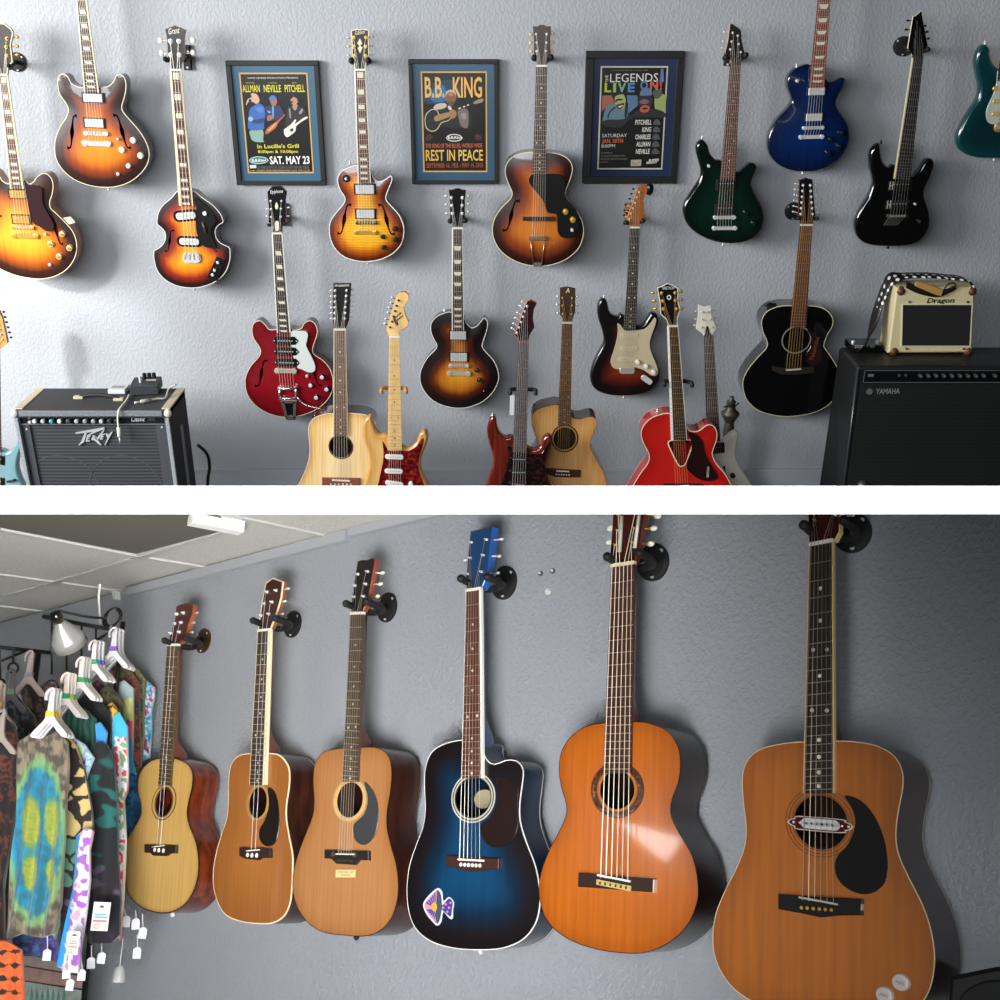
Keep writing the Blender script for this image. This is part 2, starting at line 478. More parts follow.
    if g('fbind'):
        bwl, bwr = g('fbw', (.8, .8))
        for sgn, wd in ((0, bwl), (1, bwr)):
            if wd <= 0: continue
            mb = MB(F); q = wd * sx
            if sgn == 0: pl = [(nl[0] - q * .3, nl[1]), (nl[0] + q * .7, nl[1]), (el[0] + q * .7, el[1]), (el[0] - q * .3, el[1])]
            else: pl = [(nr[0] - q * .7, nr[1]), (nr[0] + q * .3, nr[1]), (er[0] + q * .3, er[1]), (er[0] - q * .7, er[1])]
            mb.prism(pl, c1 - .007, c1 + .0006); mb.build('edge_binding', g('fbind'), fbo)
    yend = (el[1] + er[1]) / 2
    fw = g('fretw', .0013)
    ypos = [Lb * 2 ** (-i / 12) for i in range(0, 26)]
    slope = (nr[1] - nl[1]) / (nr[0] - nl[0] + 1e-9) if abs(nr[0] - nl[0]) > 1e-6 else 0
    for i in range(1, 25):
        if ypos[i] < yend + .003: break
        x0, x1 = edgeat(ypos[i]); mb = MB(F)
        mb.prism([(x0, ypos[i] - fw / 2 + x0 * slope), (x1, ypos[i] - fw / 2 + x1 * slope), (x1, ypos[i] + fw / 2 + x1 * slope), (x0, ypos[i] + fw / 2 + x0 * slope)], c1 - .001, c1 + .001)
        mb.build('fret', FRETM, fbo)
    inl = g('inl')
    if inl:
        ty, m = inl
        for i in (g('inlf') or ([1] if ty == 'block' else []) + [3, 5, 7, 9, 12, 15, 17, 19, 21]):
            y = (ypos[i] + ypos[i - 1]) / 2; hh = ypos[i - 1] - ypos[i]
            if ypos[i] < yend + .001: break
            x0, x1 = edgeat(y); w = x1 - x0; xc = (x0 + x1) / 2
            mb = MB(F)
            cc = (xc, y + xc * slope)
            if ty == 'block': mb.rect(cc, w * .56, hh * .62, c1 - .001, c1 + .0004)
            elif ty == 'para':
                mb.prism([(cc[0] - w * .3, y + hh * .3), (cc[0] + w * .22, y + hh * .3), (cc[0] + w * .3, y - hh * .3), (cc[0] - w * .22, y - hh * .3)], c1 - .001, c1 + .0004)
            elif ty == 'trap':
                mb.prism([(xc - w * .36, y + hh * .3), (xc + w * .36, y + hh * .3), (xc + w * .26, y - hh * .32), (xc - w * .26, y - hh * .32)], c1 - .001, c1 + .0004)
            elif ty == 'dot':
                r = g('dotr', .0034)
                if i in g('dbl', (12,)):
                    for s_ in (-1, 1): mb.cyl((cc[0] + s_ * w * .26, cc[1]), r, c1 - .001, c1 + .0004, n=10)
                else: mb.cyl(cc, r, c1 - .001, c1 + .0004, n=10)
            mb.build('inlay', m, fbo)
    # ---- nut and headstock
    mb = MB(F); h_ = .006
    mb.prism([(nl[0], nl[1] - .001), (nr[0], nr[1] - .001), (nr[0], nr[1] + h_), (nl[0], nl[1] + h_)], c1 - .008, c1 + .002)
    mb.build('nut', g('nutm', PEARL), root)
    ch = -.001 + lift; G.ch = ch
    if head:
        hp = F.P(head, ch); mb = MB(F)
        mb.prism(hp, ch - g('ht', .015), ch, 1, 0, cham=.0012)
        mb.attr = {'gco': ('FLOAT_VECTOR', [((p - F.o).dot(F.ax), (p - F.o).dot(F.ay), (p - F.o).dot(F.n)) for p in mb.v]), 'edge': ('FLOAT', [.5] * len(mb.v))}
        G.head = mb.build('headstock', [g('headm', BLACKGLOSS), g('heads', NECKBROWN)], root)
        BASE[G.head.name] = BASE[root.name]
        if g('hbind'):
            mb = MB(F); q = offset(hp, .0004); q2 = offset(hp, -.0028); nq = len(hp)
            R = [[(x, y, ch + .0005) for x, y in q2], [(x, y, ch + .0005) for x, y in q], [(x, y, ch - .004) for x, y in q]]
            for a, b in zip(R, R[1:]): mb.add(a + b, [(i, (i + 1) % nq, nq + (i + 1) % nq, nq + i) for i in range(nq)], 0)
            mb.build('headstock_binding', g('hbind'), G.head)
        if g('truss'):
            mb = MB(F); mb.prism(smooth(F.P(g('truss')[0], ch), 2), ch - .001, ch + .0015); mb.build('truss_rod_cover', g('truss')[1], G.head)
        for tx in g('logo', []):
            mb = MB(F); add_text(mb, tx[0], F.L(*tx[1], ch), F.L(*tx[2], ch), tx[3] * sy, ch + .0008, slant=tx[5] if len(tx) > 5 else 0.); mb.build('logo', tx[4], G.head)
    # ---- tuners: post on the face, key at the side
    tm, bmm = g('tm', CHROME), g('bm') or g('tm', CHROME)
    pr = g('pr', 1.1) * sx; br = g('br', 1.9)
    posts = [F.L(*p, ch) for p in g('posts', [])]
    btns = g('btns', [])
    for i, p in enumerate(posts):
        mb = MB(F)
        mb.cyl(p, pr, ch - .001, ch + .002, 0, 10); mb.cyl(p, pr * .55, ch, ch + .009, 0, 8, dome=.001)
        if i < len(btns) and btns[i]:
            q = F.L(*btns[i], ch - .008); ey = g('bsz', (1.7, 1.15))
            d = Vector((q[0] - p[0], q[1] - p[1])); d.normalize()
            mb.tube([(p[0], p[1], ch - .011), (q[0], q[1], ch - .009)], .0022, 0, 6)
            mb.ball((q[0], q[1], ch - .009), 1., 1, 10, sc=(ey[0] * sx, ey[1] * sy, .0045))
        mb.build('tuner', [tm, bmm], root)
    # ---- strings
    ns = g('ns', 6); cs = g('sc', c1 + .006)
    sr = g('sr', .0006)
    se = g('send') or B
    e0 = F.L(*se, cs); wn = g('swn', .78); wb = g('swb')
    xw = abs(nr[0] - nl[0]) * wn; xc = (nl[0] + nr[0]) / 2; xb = (wb * sx) if wb else abs(er[0] - el[0]) * .95
    order = g('order')
    keep = g('keep')
    for i in range(ns):
        if keep and i not in keep: continue
        f = i / (ns - 1) - .5 if ns != 12 else (i // 2) / 5 - .5 + (.022 if i % 2 else -.022)
        a = (xc + f * xw, Lb + f * xw * slope, c1 + .0026); b = (e0[0] + f * xb, e0[1] + f * xb * g('bslope', 0.), cs)
        pts = [a, b]
        if posts and order and i < len(order): pts = [(posts[order[i]][0], posts[order[i]][1], ch + .006)] + pts
        if g('tail'):
            q = F.L(*g('tail')[0], cs); tw = g('tail')[1] * sx; pts.append((q[0] + f * tw, q[1], g('tail')[2] + lift))
        mb = MB(F); mb.tube(pts, sr * max(.8, 1.25 - .1 * i), 0, 4)
        mb.build('string', g('strm', STRINGM), root)
    return G

# ------------------------------------------------------------------ hardware
def pickup(G, c, w, h, ty='chrome', rot=0., z=None):
    F = G.F; z = G.carve if z is None else z; sx, sy = G.s
    q = F.L(*c, z); w *= sx; h *= sy; mb = MB(F)
    if ty in ('chrome', 'gold', 'nickel', 'black'):
        mb.rect(q, w, h, z - .012, z + .003, rot, 0, .001)
        mb.rect(q, w * .84, h * .82, z, z + .008, rot, 1, .0015)
        mats = [BLACKPL if ty in ('chrome', 'gold', 'nickel') else BLACKMATT, {'chrome': CHROME, 'gold': GOLD, 'nickel': NICKEL, 'black': BLACKPL}[ty]]
        o = mb.build('pickup', mats, G.root); BASE[o.name] = BASE[G.root.name]
        for i in range(6):
            mb = MB(F); a = (i / 5 - .5) * w * .62
            mb.cyl((q[0] + a * math.cos(rot), q[1] + a * math.sin(rot) + h * .16), .0022, z + .007, z + .0092, n=8); mb.build('pole_screw', NICKEL, o)
    elif ty == 'bare':
        mb.rect(q, w, h, z - .012, z + .009, rot, 0, .0015)
        o = mb.build('pickup', [{'d': CHROME}['d']], G.root)
    elif ty == 'single':
        mb.prism(rrect(q, w, h, h * .45, rot), z, z + .005, 0, cham=.001)
        o = mb.build('pickup', [G.pm], G.root); BASE[o.name] = BASE[G.root.name]
        for i in range(6):
            mb = MB(F); a = (i / 5 - .5) * w * .62
            mb.cyl((q[0] + a * math.cos(rot), q[1] + a * math.sin(rot)), .0024, z + .004, z + .0062, n=8); mb.build('pole_piece', NICKEL, o)
    elif ty == 'dogear':
        mb.prism([(q[0] - w / 2, q[1]), (q[0] - w * .36, q[1] - h / 2), (q[0] + w * .36, q[1] - h / 2), (q[0] + w / 2, q[1]), (q[0] + w * .36, q[1] + h / 2), (q[0] - w * .36, q[1] + h / 2)], z, z + .008, 0, cham=.002)
        o = mb.build('pickup', [BLACKPL], G.root); BASE[o.name] = BASE[G.root.name]
        for i in range(6):
            mb = MB(F); mb.cyl((q[0] + (i / 5 - .5) * w * .5, q[1]), .0028, z + .007, z + .0095, n=8); mb.build('pole_screw', CHROME, o)
        for s_ in (-1, 1):
            mb = MB(F); mb.cyl((q[0] + s_ * w * .42, q[1]), .003, z + .002, z + .0085, n=8); mb.build('screw', CHROME, o)
    elif ty == 'bass':
        mb.prism(rrect(q, w, h, h * .45, rot), z, z + .004, 0, cham=.001)
        mb.prism(rrect(q, w * .76, h * .62, h * .25, rot), z, z + .009, 1, cham=.001)
        o = mb.build('pickup', [BLACKPL, WHITEPL], G.root); BASE[o.name] = BASE[G.root.name]
        for i in range(4):
            mb = MB(F); a = (i / 3 - .5) * w * .5
            mb.cyl((q[0] + a * math.cos(rot), q[1] + a * math.sin(rot)), .003, z + .008, z + .0105, n=8); mb.build('pole_piece', NICKEL, o)
    return o
def rrect(c, w, h, r, rot=0., k=4):
    pts = []
    for sx_, sy_, a0 in ((1, 1, 0), (-1, 1, 90), (-1, -1, 180), (1, -1, 270)):
        for i in range(k + 1):
            a = math.radians(a0 + 90 * i / k); pts.append((sx_ * (w / 2 - r) + r * math.cos(a), sy_ * (h / 2 - r) + r * math.sin(a)))
    co, si = math.cos(rot), math.sin(rot)
    return [(c[0] + x * co - y * si, c[1] + x * si + y * co) for x, y in pts]
def bar(G, c, w, h, m, nm='bridge', z=None, th=.009, saddles=0, studs=True, rot=0.):
    F = G.F; z = G.carve if z is None else z; q = F.L(*c, z + th * .5); w *= G.s[0]; h *= G.s[1]; mb = MB(F)
    mb.prism(rrect(q, w * .92, h, h * .42, rot), z + .002, z + th, 0, cham=.001)
    if studs:
        for s_ in (-1, 1): mb.cyl((q[0] + s_ * w * .46 * math.cos(rot), q[1] + s_ * w * .46 * math.sin(rot)), h * .62, z - .004, z + th + .001, 0, 10, dome=.001)
    o = mb.build(nm, m, G.root); BASE[o.name] = BASE[G.root.name]
    for i in range(saddles):
        a = (i / (saddles - 1) - .5) * w * .7
        mb = MB(F); mb.rect((q[0] + a, q[1] + h * .1), w * .07, h * .55, z + th - .001, z + th + .0025); mb.build('saddle', NICKEL, o)
    return o
def knob(G, c, r, m, z=None, hgt=.013, capm=None, nm='knob', dome=.002):
    F = G.F; z = G.carve * .6 if z is None else z; q = F.L(*c, z + hgt * .5); mb = MB(F); r *= G.s[0]
    mb.cyl(q, r, z - .004, z + hgt, 0, 16, taper=.86)
    mb.cyl(q, r * (.7 if capm else .8), z + hgt, z + hgt + .0012, 1 if capm else 0, 16, dome=dome * .5)
    return mb.build(nm, [m, capm or m], G.root)
def plate(G, px, c, m, th=.003, nm='pickguard', cham=.0008, sm=3, mtop=None, z=None):
    z = c; F = G.F; mb = MB(F); p = F.P(px, z + th)
    p = smooth(p, sm) if sm else p
    mb.prism(p, z - .006, z + th, 0, 1, cham=cham)
    o = mb.build(nm, [mtop or m, m], G.root); BASE[o.name] = BASE[G.root.name]; return o
def strap_button(G, c, m=CHROME):
    F = G.F; q = F.L(*c, -.02); mb = MB(F); mb.ball((q[0], q[1], -.02), .006, 0, 10); mb.tube([(q[0], q[1], -.02), (q[0], q[1] + .012, -.02)], .003, 0, 6)
    return mb.build('strap_button', m, G.root)
def acoustic_bridge(G, poly, saddle, pins, m, pinm, sm=0, th=.009, pr=.9, sadm=PEARL):
    F = G.F; mb = MB(F); p = F.P(poly, th)
    mb.prism(p, -.001, th, 0, cham=.0012); o = mb.build('bridge', m, G.root); BASE[o.name] = BASE[G.root.name]
    if saddle:
        (c, w, h, r) = saddle; q = F.L(*c, th + .003); mb = MB(F); mb.rect(q, w * G.s[0], h * G.s[1], th - .002, th + .003, r); mb.build('saddle', sadm, o)
    for c in pins:
        q = F.L(*c, th + .002); mb = MB(F); mb.cyl(q, pr * G.s[0], th - .002, th + .001, 0, 10, dome=.002); mb.build('bridge_pin', pinm, o)
    return o
def rosette(G, c, rings, nm='rosette', z=0.):
    """rings: (outer rx, outer ry, inner rx, inner ry, material) in pixels"""
    F = G.F; q = F.L(*c)
    for (a, b, d, e, m) in rings:
        mb = MB(F); mb.ring(q, a * G.s[0], b * G.s[1], d * G.s[0], e * G.s[1], z - .001, z + .0007); mb.build(nm, m, G.root)
def hole_ell(c, rx, ry):
    def f(F):
        sx, sy = F.scale(*c); q = F.L(*c); return ellipse(q, rx * sx, ry * sy, 36)
    return f
def hole_f(t, b, w=1.): return lambda F: fhole(F, t, b, 0., w)
def inner_back(G, c, rx, ry, m, t):
    """the wooden inside of the back, seen through the sound hole"""
    pass
def hanger(label, wall, pl, G, left, right, r=.007, shape='disc', pr=(9, 9), m=None, arm=True, rod=.009, screws=True, lo=-.03, hi=.012, bm=None):
    """wall hanger: plate on the wall, arm to a yoke that goes round the neck behind the headstock"""
    m = m or BLACKMATT; q = wall.L(*pl); c0 = wall.W(*q)
    t = thing('guitar_hanger', label, 'hanger', c0, 'wall hangers that hold the guitars')
    sx, sy = wall.scale(*pl); mb = MB(wall)
    if shape == 'disc': mb.cyl(q, pr[0] * sx, .0, .006, 0, 28, dome=.004, ry=pr[1] * sy)
    else: mb.rect(q, pr[0] * 2 * sx, pr[1] * 2 * sy, 0., .02, 0, 0, .002)
    o = mb.build('wall_plate', bm or m, t); BASE[o.name] = c0
    if screws:
        for dx, dy in ((.0, -.78), (.62, .5), (-.62, .5)):
            s = MB(wall); zz = .007 if shape == 'disc' else .02
            s.cyl((q[0] + dx * pr[0] * sx, q[1] + dy * pr[1] * sy), .0045, zz - .005, zz + .0015, n=8); s.build('screw', CHROME, o)
    F = G.F; L = F.L(*left, hi); R = F.L(*right, hi); lo = min(lo, -.038); ym = (L[1] + R[1]) / 2
    base = (L[0] * .5 + R[0] * .5, ym - .004, lo)
    mb = MB(F)
    pts = curve([(L[0], L[1] + .006, hi), (L[0] - .001, L[1], lo * .3), (L[0] * .75 + R[0] * .25, ym - .004, lo), (L[0] * .25 + R[0] * .75, ym - .004, lo), (R[0] + .001, R[1], lo * .3), (R[0], R[1] + .006, hi)], 4)
    mb.tube(pts, r, 0, 10)
    mb.ball((L[0], L[1] + .006, hi), r * 1.15, 0); mb.ball((R[0], R[1] + .006, hi), r * 1.15, 0)
    mb.build('yoke', m, t)
    if arm:
        mb = MB(); e = F.W(*base); mb.tube([c0 + wall.n * .003, c0 + wall.n * .02, e], rod, 0, 10, world=True); mb.build('arm', m, t)
    return t
# ------------------------------------------------------------------ camera
cam = bpy.data.objects.new('camera', bpy.data.cameras.new('camera')); COL.objects.link(cam)
cam.data.sensor_width = 36; cam.data.lens = FPX * 36 / 1000; cam.data.clip_start = .05
cam.location = CAM; cam.rotation_euler = (math.pi / 2 - TH, 0, 0); SC.camera = cam

# ------------------------------------------------------------------ guitar wall
UW = Frame((0, WALLY, 0), (1, 0, 0), (0, 0, 1))
def wall_mat(name, c, sc=55., st=.5, d=.006):
    m, nt, b, N, L = new_mat(name)
    tc = N.new('ShaderNodeTexCoord')
    mp = N.new('ShaderNodeMapping'); mp.inputs['Scale'].default_value = (1, 1, .75)
    L.new(tc.outputs['Object'], mp.inputs['Vector'])
    n1 = N.new('ShaderNodeTexNoise'); n1.inputs['Scale'].default_value = sc; n1.inputs['Detail'].default_value = 4; n1.inputs['Roughness'].default_value = .6
    n2 = N.new('ShaderNodeTexNoise'); n2.inputs['Scale'].default_value = 2.2; n2.inputs['Detail'].default_value = 3
    L.new(mp.outputs['Vector'], n1.inputs['Vector']); L.new(tc.outputs['Object'], n2.inputs['Vector'])
    rp = ramp(N, [(.42, (0, 0, 0)), (.62, (255, 255, 255))]); L.new(n1.outputs['Fac'], rp.inputs['Fac'])
    bp = N.new('ShaderNodeBump'); bp.inputs['Strength'].default_value = st; bp.inputs['Distance'].default_value = d
    L.new(rp.outputs['Color'], bp.inputs['Height']); L.new(bp.outputs['Normal'], b.inputs['Normal'])
    q = lin(c); r = N.new('ShaderNodeValToRGB')
    r.color_ramp.elements[0].position = .3; r.color_ramp.elements[1].position = .7
    r.color_ramp.elements[0].color = tuple(x * .95 for x in q[:3]) + (1,); r.color_ramp.elements[1].color = q
    L.new(n2.outputs['Fac'], r.inputs['Fac']); L.new(r.outputs['Color'], b.inputs['Base Color'])
    b.inputs['Roughness'].default_value = .5
    return m
WALLC = wall_mat('grey_plaster', (168, 172, 178), 85, .3, .004)
mb = MB(); mb.box((-4.2, WALLY, 0), (4.2, WALLY + .12, 3.4)); struct('wall_back', mb, WALLC)
mb = MB(); mb.box((-4.2, 4.02, -.06), (4.2, WALLY + .12, 0)); struct('floor', mb, M('#6f7174', .6))
mb = MB(); mb.box((-4.2, WALLY - .012, 0), (4.2, WALLY, .085)); mb.box((-4.2, WALLY - .016, .078), (4.2, WALLY, .092)); struct('baseboard_back', mb, M((172, 176, 183), .5))
# slab added as the white gap between the storeys, also screening their light apart
Y0, Y1 = (500 - 486) / FPX, (500 - 514) / FPX
Z0 = .6
mb = MB(); P = []
for z, ht in ((Z0, 1.), (3.9, .14)):
    for x in (-9., 9.):
        P += [cw(x, Y0 * Z0 * (1 if z < 1 else 1.2), z), cw(x, Y1 * Z0 * (1 if z < 1 else 1.2), z)]
mb.add(P, [(0, 2, 3, 1), (4, 5, 7, 6), (0, 4, 6, 2), (1, 3, 7, 5), (0, 1, 5, 4), (2, 6, 7, 3)], world=True)
mb.m = [0, 1, 1, 1, 1, 1]
struct('added_slab', mb, [M('#fbfbfb', .9), M('#3c3d40', .9)])  # faces behind the front edge are dark to cut bounced light

def up(d): return UW.shift(d)
HUNG = 'guitars hanging on the upper wall'
FLOORG = 'guitars standing on the floor'
BURST1 = wood_mat([(.0, (26, 12, 12)), (.16, (52, 20, 14)), (.34, (150, 62, 14)), (.55, (226, 124, 18)), (.95, (240, 152, 26))], .12, name='sunburst')
BURST2 = wood_mat([(.0, (30, 16, 14)), (.14, (60, 24, 14)), (.3, (170, 80, 14)), (.52, (240, 150, 30)), (.95, (250, 190, 60))], .12, name='sunburst')
BURST3 = wood_mat([(.0, (18, 9, 10)), (.12, (44, 14, 12)), (.28, (150, 40, 16)), (.44, (222, 120, 20)), (.7, (246, 182, 40))], .12, name='sunburst')
BURST4 = wood_mat([(.0, (66, 22, 10)), (.12, (112, 44, 14)), (.28, (196, 100, 20)), (.44, (246, 172, 34)), (.9, (252, 204, 54))], .1, flame=.3, name='flame_sunburst')
BURST5 = wood_mat([(.0, (26, 12, 11)), (.15, (56, 20, 14)), (.34, (140, 62, 20)), (.56, (200, 112, 34)), (.95, (214, 134, 44))], .15, name='sunburst')
BURST6 = wood_mat([(.0, (12, 8, 9)), (.2, (24, 11, 11)), (.36, (92, 34, 15)), (.54, (190, 112, 26)), (.85, (226, 158, 44))], .15, name='sunburst')
BURST7 = wood_mat([(.0, (10, 8, 8)), (.22, (18, 10, 9)), (.4, (78, 24, 12)), (.65, (122, 44, 18)), (1, (140, 56, 22))], .12, name='sunburst')
DARKSIDE = M('#1f1917', .2, 0, .6)
BLACKH = M('#121213', .22, 0, .5)
BLOCKIN = M('#ded9c6', .25, 0, .4)

# ---- 1 tan-sided semi-hollow at the left edge
G = guitar('electric_guitar', 'sunburst semi-hollow guitar with brown pickguard, cut off by the left edge above the blue-grey guitar', up(.17), (3, 75.5), (24.2, 228),
  [(23.1, 178.7), (28.7, 183.6), (33.6, 181.5), (37.1, 176.6), (43.4, 173.1), (49.7, 175.9), (53.2, 183.6), (52.5, 193.4), (49.9, 201.8), (50.9, 208.1), (56, 213), (65.8, 222.8), (73.5, 232.6), (77, 245.2), (74.9, 257.8), (67.2, 269), (56, 276), (42, 279.1), (28, 278.1), (14, 275), (0, 269), (-14, 261), (-27, 248), (-32, 232), (-28, 218), (-20, 207), (-18, 198), (-23, 188), (-25, 178), (-20, 170), (-12, 168), (-4, 172), (0, 177), (3, 181), (9, 183.5)],
  ((-1.3, 75.5), (7.3, 75.5), (10.5, 189), (23.3, 189)), [(-15, 32), (-8, 24), (0, 23.2), (4, 23.6), (11, 29), (13, 33), (10.5, 45), (12.5, 62), (8, 66.5), (7.3, 75), (-1.2, 75), (-3, 68), (-11, 65), (-12.5, 47), (-11, 36)],
  t=.062, top=BURST2, side=flat_wood((186, 112, 58), (150, 84, 40)), bind=CREAM, bw=.9, carve=.008, group=HUNG, inl=('block', BLOCKIN), fbind=CREAM, fbw=(1.2, 1.6), fbm=REDROSE, headm=M('#3a3733', .25, 0, .4), hbind=CREAM,
  posts=[(-8, 38), (-7.8, 47), (-7.6, 55.5), (7, 38.5), (6.5, 47), (7, 55.5)], btns=[(-16, 38), (-16, 47), (-16, 55), (17, 37), (17, 46.2), (17.2, 54.8)], tm=GOLD, pr=1.7, bsz=(2.1, 1.6), order=[2, 1, 0, 3, 4, 5], send=(24.2, 228), swb=15, tail=((25.2, 235.7), 15, .012), holes=[hole_f((48, 212), (63.6, 243.6)), hole_f((2.5, 216), (-5, 243))])
G.carve = .008
pickup(G, (18.2, 194), 19, 9.5, 'gold'); pickup(G, (21.7, 219.3), 20, 10, 'gold')
bar(G, (23.2, 227.4), 20, 3.6, GOLD, 'bridge', saddles=6); bar(G, (25.2, 235.7), 24, 4.6, GOLD, 'tailpiece')
plate(G, [(27.3, 185.7), (36.4, 185.7), (41.5, 188.5), (42.3, 196), (42.6, 203), (47.6, 213), (53.6, 224.2), (52.5, 230.5), (46.2, 231.2), (40, 227), (33.6, 223.5), (30, 215), (28, 206), (27, 195)], .012, M('#32191b', .2, 0, .6), .002)
for c in ((62.3, 234), (69.6, 248), (59.2, 256.4), (50.7, 243.8)): knob(G, c, 3.2, M('#e9d9ae', .3, 0, .3), capm=GOLD)
knob(G, (45.5, 234), 1.6, CREAM, hgt=.012, nm='selector_switch'); knob(G, (50, 264.8), 1.9, NICKEL, hgt=.006, nm='jack_socket')
mb = MB(G.F); mb.prism(G.F.P([(63, 218), (70.5, 216.5), (75.5, 222.5), (69, 224.5)], .004), .002, .0035); tg = mb.build('price_tag', M('#d8cfae', .6)); tag(tg, 'cream price tag on the side of the tan-sided sunburst guitar', 'tag')
hanger('round black hanger behind the leftmost headstock at the left edge', UW, (17, 62), G, (-5.5, 68), (9, 67.5), pr=(9.5, 10))

# ---- 2 double-cutaway sunburst
G = guitar('electric_guitar', 'dark-edged sunburst double-cutaway semi-hollow guitar with two chrome pickups, upper left', up(.15), (80.2, -8), (96.1, 133.5),
  [(83.5, 87.3), (77.9, 86.6), (71.6, 83.1), (67.4, 76.1), (62.5, 73.7), (58.3, 77.5), (57.6, 85.2), (59.7, 94.3), (66, 103.4), (68.1, 109.7), (66, 117.4), (59.7, 127.2), (55.5, 138.4), (54.5, 148.2), (56.2, 159.4), (63.2, 170.6), (74.4, 179.7), (88.4, 185.3), (102.4, 187.4), (116.4, 186.7), (130.4, 181.8), (141.6, 172.7), (147.9, 162.9), (149.3, 152.4), (145.8, 141.2), (138.8, 130), (129, 118.8), (123.4, 111.8), (122, 106.2), (124.8, 96.4), (126.2, 86.6), (124.8, 78.2), (120.6, 74.4), (116.4, 75.4), (113.6, 81), (108.7, 85.9), (102.4, 87)],
  ((75.6, -8), (85.4, -8), (84.6, 92.5), (98.6, 92.5)), [(75.6, -8), (85.4, -8), (88, -20), (90, -52), (80, -60), (68, -50), (72, -20)],
  t=.06, top=BURST1, side=DARKSIDE, bind=CREAM, bw=.9, carve=.009, group=HUNG, inl=('para', BLOCKIN), fbind=CREAM, fbw=(.9, 1.3), fbm=ROSEWOOD, headm=BLACKH, tail=((96.8, 143.6), 16, .012), swb=15, holes=[hole_f((113.6, 115.3), (131.5, 147.5)), hole_f((77.2, 116), (67.8, 147.5))])
pickup(G, (93.3, 97.8), 22.5, 10); pickup(G, (94.7, 123), 22, 10.5)
bar(G, (96.1, 133.5), 22, 4, CHROME, 'bridge', saddles=6); bar(G, (96.8, 143.6), 25, 5, CHROME, 'tailpiece')
for c in ((133.2, 140.2), (122, 149.6), (140.6, 155.5)): knob(G, c, 3.4, WHITEPL, capm=CREAM)
knob(G, (128.6, 165.7), 2.7, WHITEPL, capm=CREAM); knob(G, (118.2, 139.1), 1.7, NICKEL, hgt=.012, nm='selector_switch'); knob(G, (118.1, 174.1), 2.1, NICKEL, hgt=.006, nm='jack_socket')
strap_button(G, (108.7, 189)); hanger('black hanger above the frame holding the two-pickup sunburst', UW, (79, -22), G, (75, -19), (87, -19), pr=(6, 6))

# ---- 3 violin-shaped bass
G = guitar('bass_guitar', 'violin-shaped sunburst bass with black pickguard and four strings', up(.15), (175.7, 70.5), (191.4, 257.8),
  [(178.6, 190.5), (171.2, 198), (162.8, 205.1), (158.2, 212.9), (156.9, 221), (157.5, 224.6), (161, 227.5), (164.6, 232), (165.4, 237.6), (163.3, 243.5), (158.6, 248), (154.6, 250.2), (153.6, 253), (154.2, 261), (157.6, 271.4), (166, 280.5), (177.7, 286.1), (190.7, 288.1), (202.4, 286.8), (215.4, 281.8), (225.2, 272.7), (229.7, 261), (230.2, 251), (229, 247.3), (225, 245.2), (220, 242.5), (216.3, 237.6), (215.4, 231.1), (217.5, 226.2), (221.5, 223.4), (223.2, 221.5), (220.6, 214.2), (212.8, 205.1), (201.1, 196.7), (193.5, 191)],
  ((170.2, 70.5), (181.2, 70.5), (179.7, 205.8), (192.9, 205.8)), [(165, 29), (174.5, 25.4), (185.5, 30), (184, 40), (184.2, 52), (184.6, 59), (181.5, 63), (180.9, 70), (170.5, 70), (170, 63), (167.8, 57), (167, 40)],
  t=.055, top=BURST3, side=DARKSIDE, bind=WHITEPL, bw=.8, carve=.008, group=HUNG, cat='bass guitar', inl=('block', BLOCKIN), fbind=CREAM, fbw=(2.2, 1.2), fbm=REDROSE, headm=M('#2b2a29', .25, 0, .4), heads=flat_wood((190, 120, 60), (150, 90, 40)), ns=4, sr=.0011,
  logo=[('Grant', (168.5, 34.5), (179.5, 33), 5, WHITEPL, .25)], posts=[(170.7, 54.8), (170.5, 41.2), (178.8, 41.2), (179.2, 54.8)], btns=[(161.5, 53), (160.5, 40.5), (193, 40.3), (193, 53)], tm=CHROME, bm=M('#d9d6c8', .3), pr=2.2, bsz=(2.6, 3.2), order=[0, 1, 2, 3], swb=11, holes=[hole_f((174.6, 230.6), (165, 250.8), .9), hole_f((207.5, 232), (217.5, 250.8), .9)])
pickup(G, (186.2, 215.5), 25.5, 11, 'bass', .12); pickup(G, (189.6, 241.3), 25.5, 10.5, 'bass')
plate(G, [(194.5, 197.5), (201.1, 200.8), (210.2, 209), (216.1, 220.7), (211.5, 228.5), (212.2, 237.6), (216.7, 247.8), (210.2, 248), (202.4, 245.4), (197, 234), (195.6, 222), (196.4, 209)], .009, BLACKPL, .0025)
knob(G, (205, 213.3), 2.4, WHITEPL); mb = MB(G.F); mb.tube([(*G.F.L(202.5, 222, .016), .016), (*G.F.L(206, 233, .016), .014)], .006, 0, 8); mb.build('selector_switch', M('#4a3730', .4), G.root)
bar(G, (191.8, 257.8), 19.5, 10, CHROME, 'bridge', saddles=4, studs=False)
plate(G, [(216.7, 256.5), (225.2, 259.7), (217.3, 281.4), (207, 277.3)], .004, BLACKPL, .003, 'control_plate', sm=0)
for c in ((218, 262.3), (214.8, 270), (212.9, 274.7)): knob(G, c, 2.1, M('#2a2a2a', .3), capm=CHROME)
hanger('black wall hanger behind the bass headstock', UW, (187.6, 57.5), G, (165.5, 60.5), (187, 58), shape='rect', pr=(3.8, 12.5), r=.009)
strap_button(G, (194.5, 289.5))

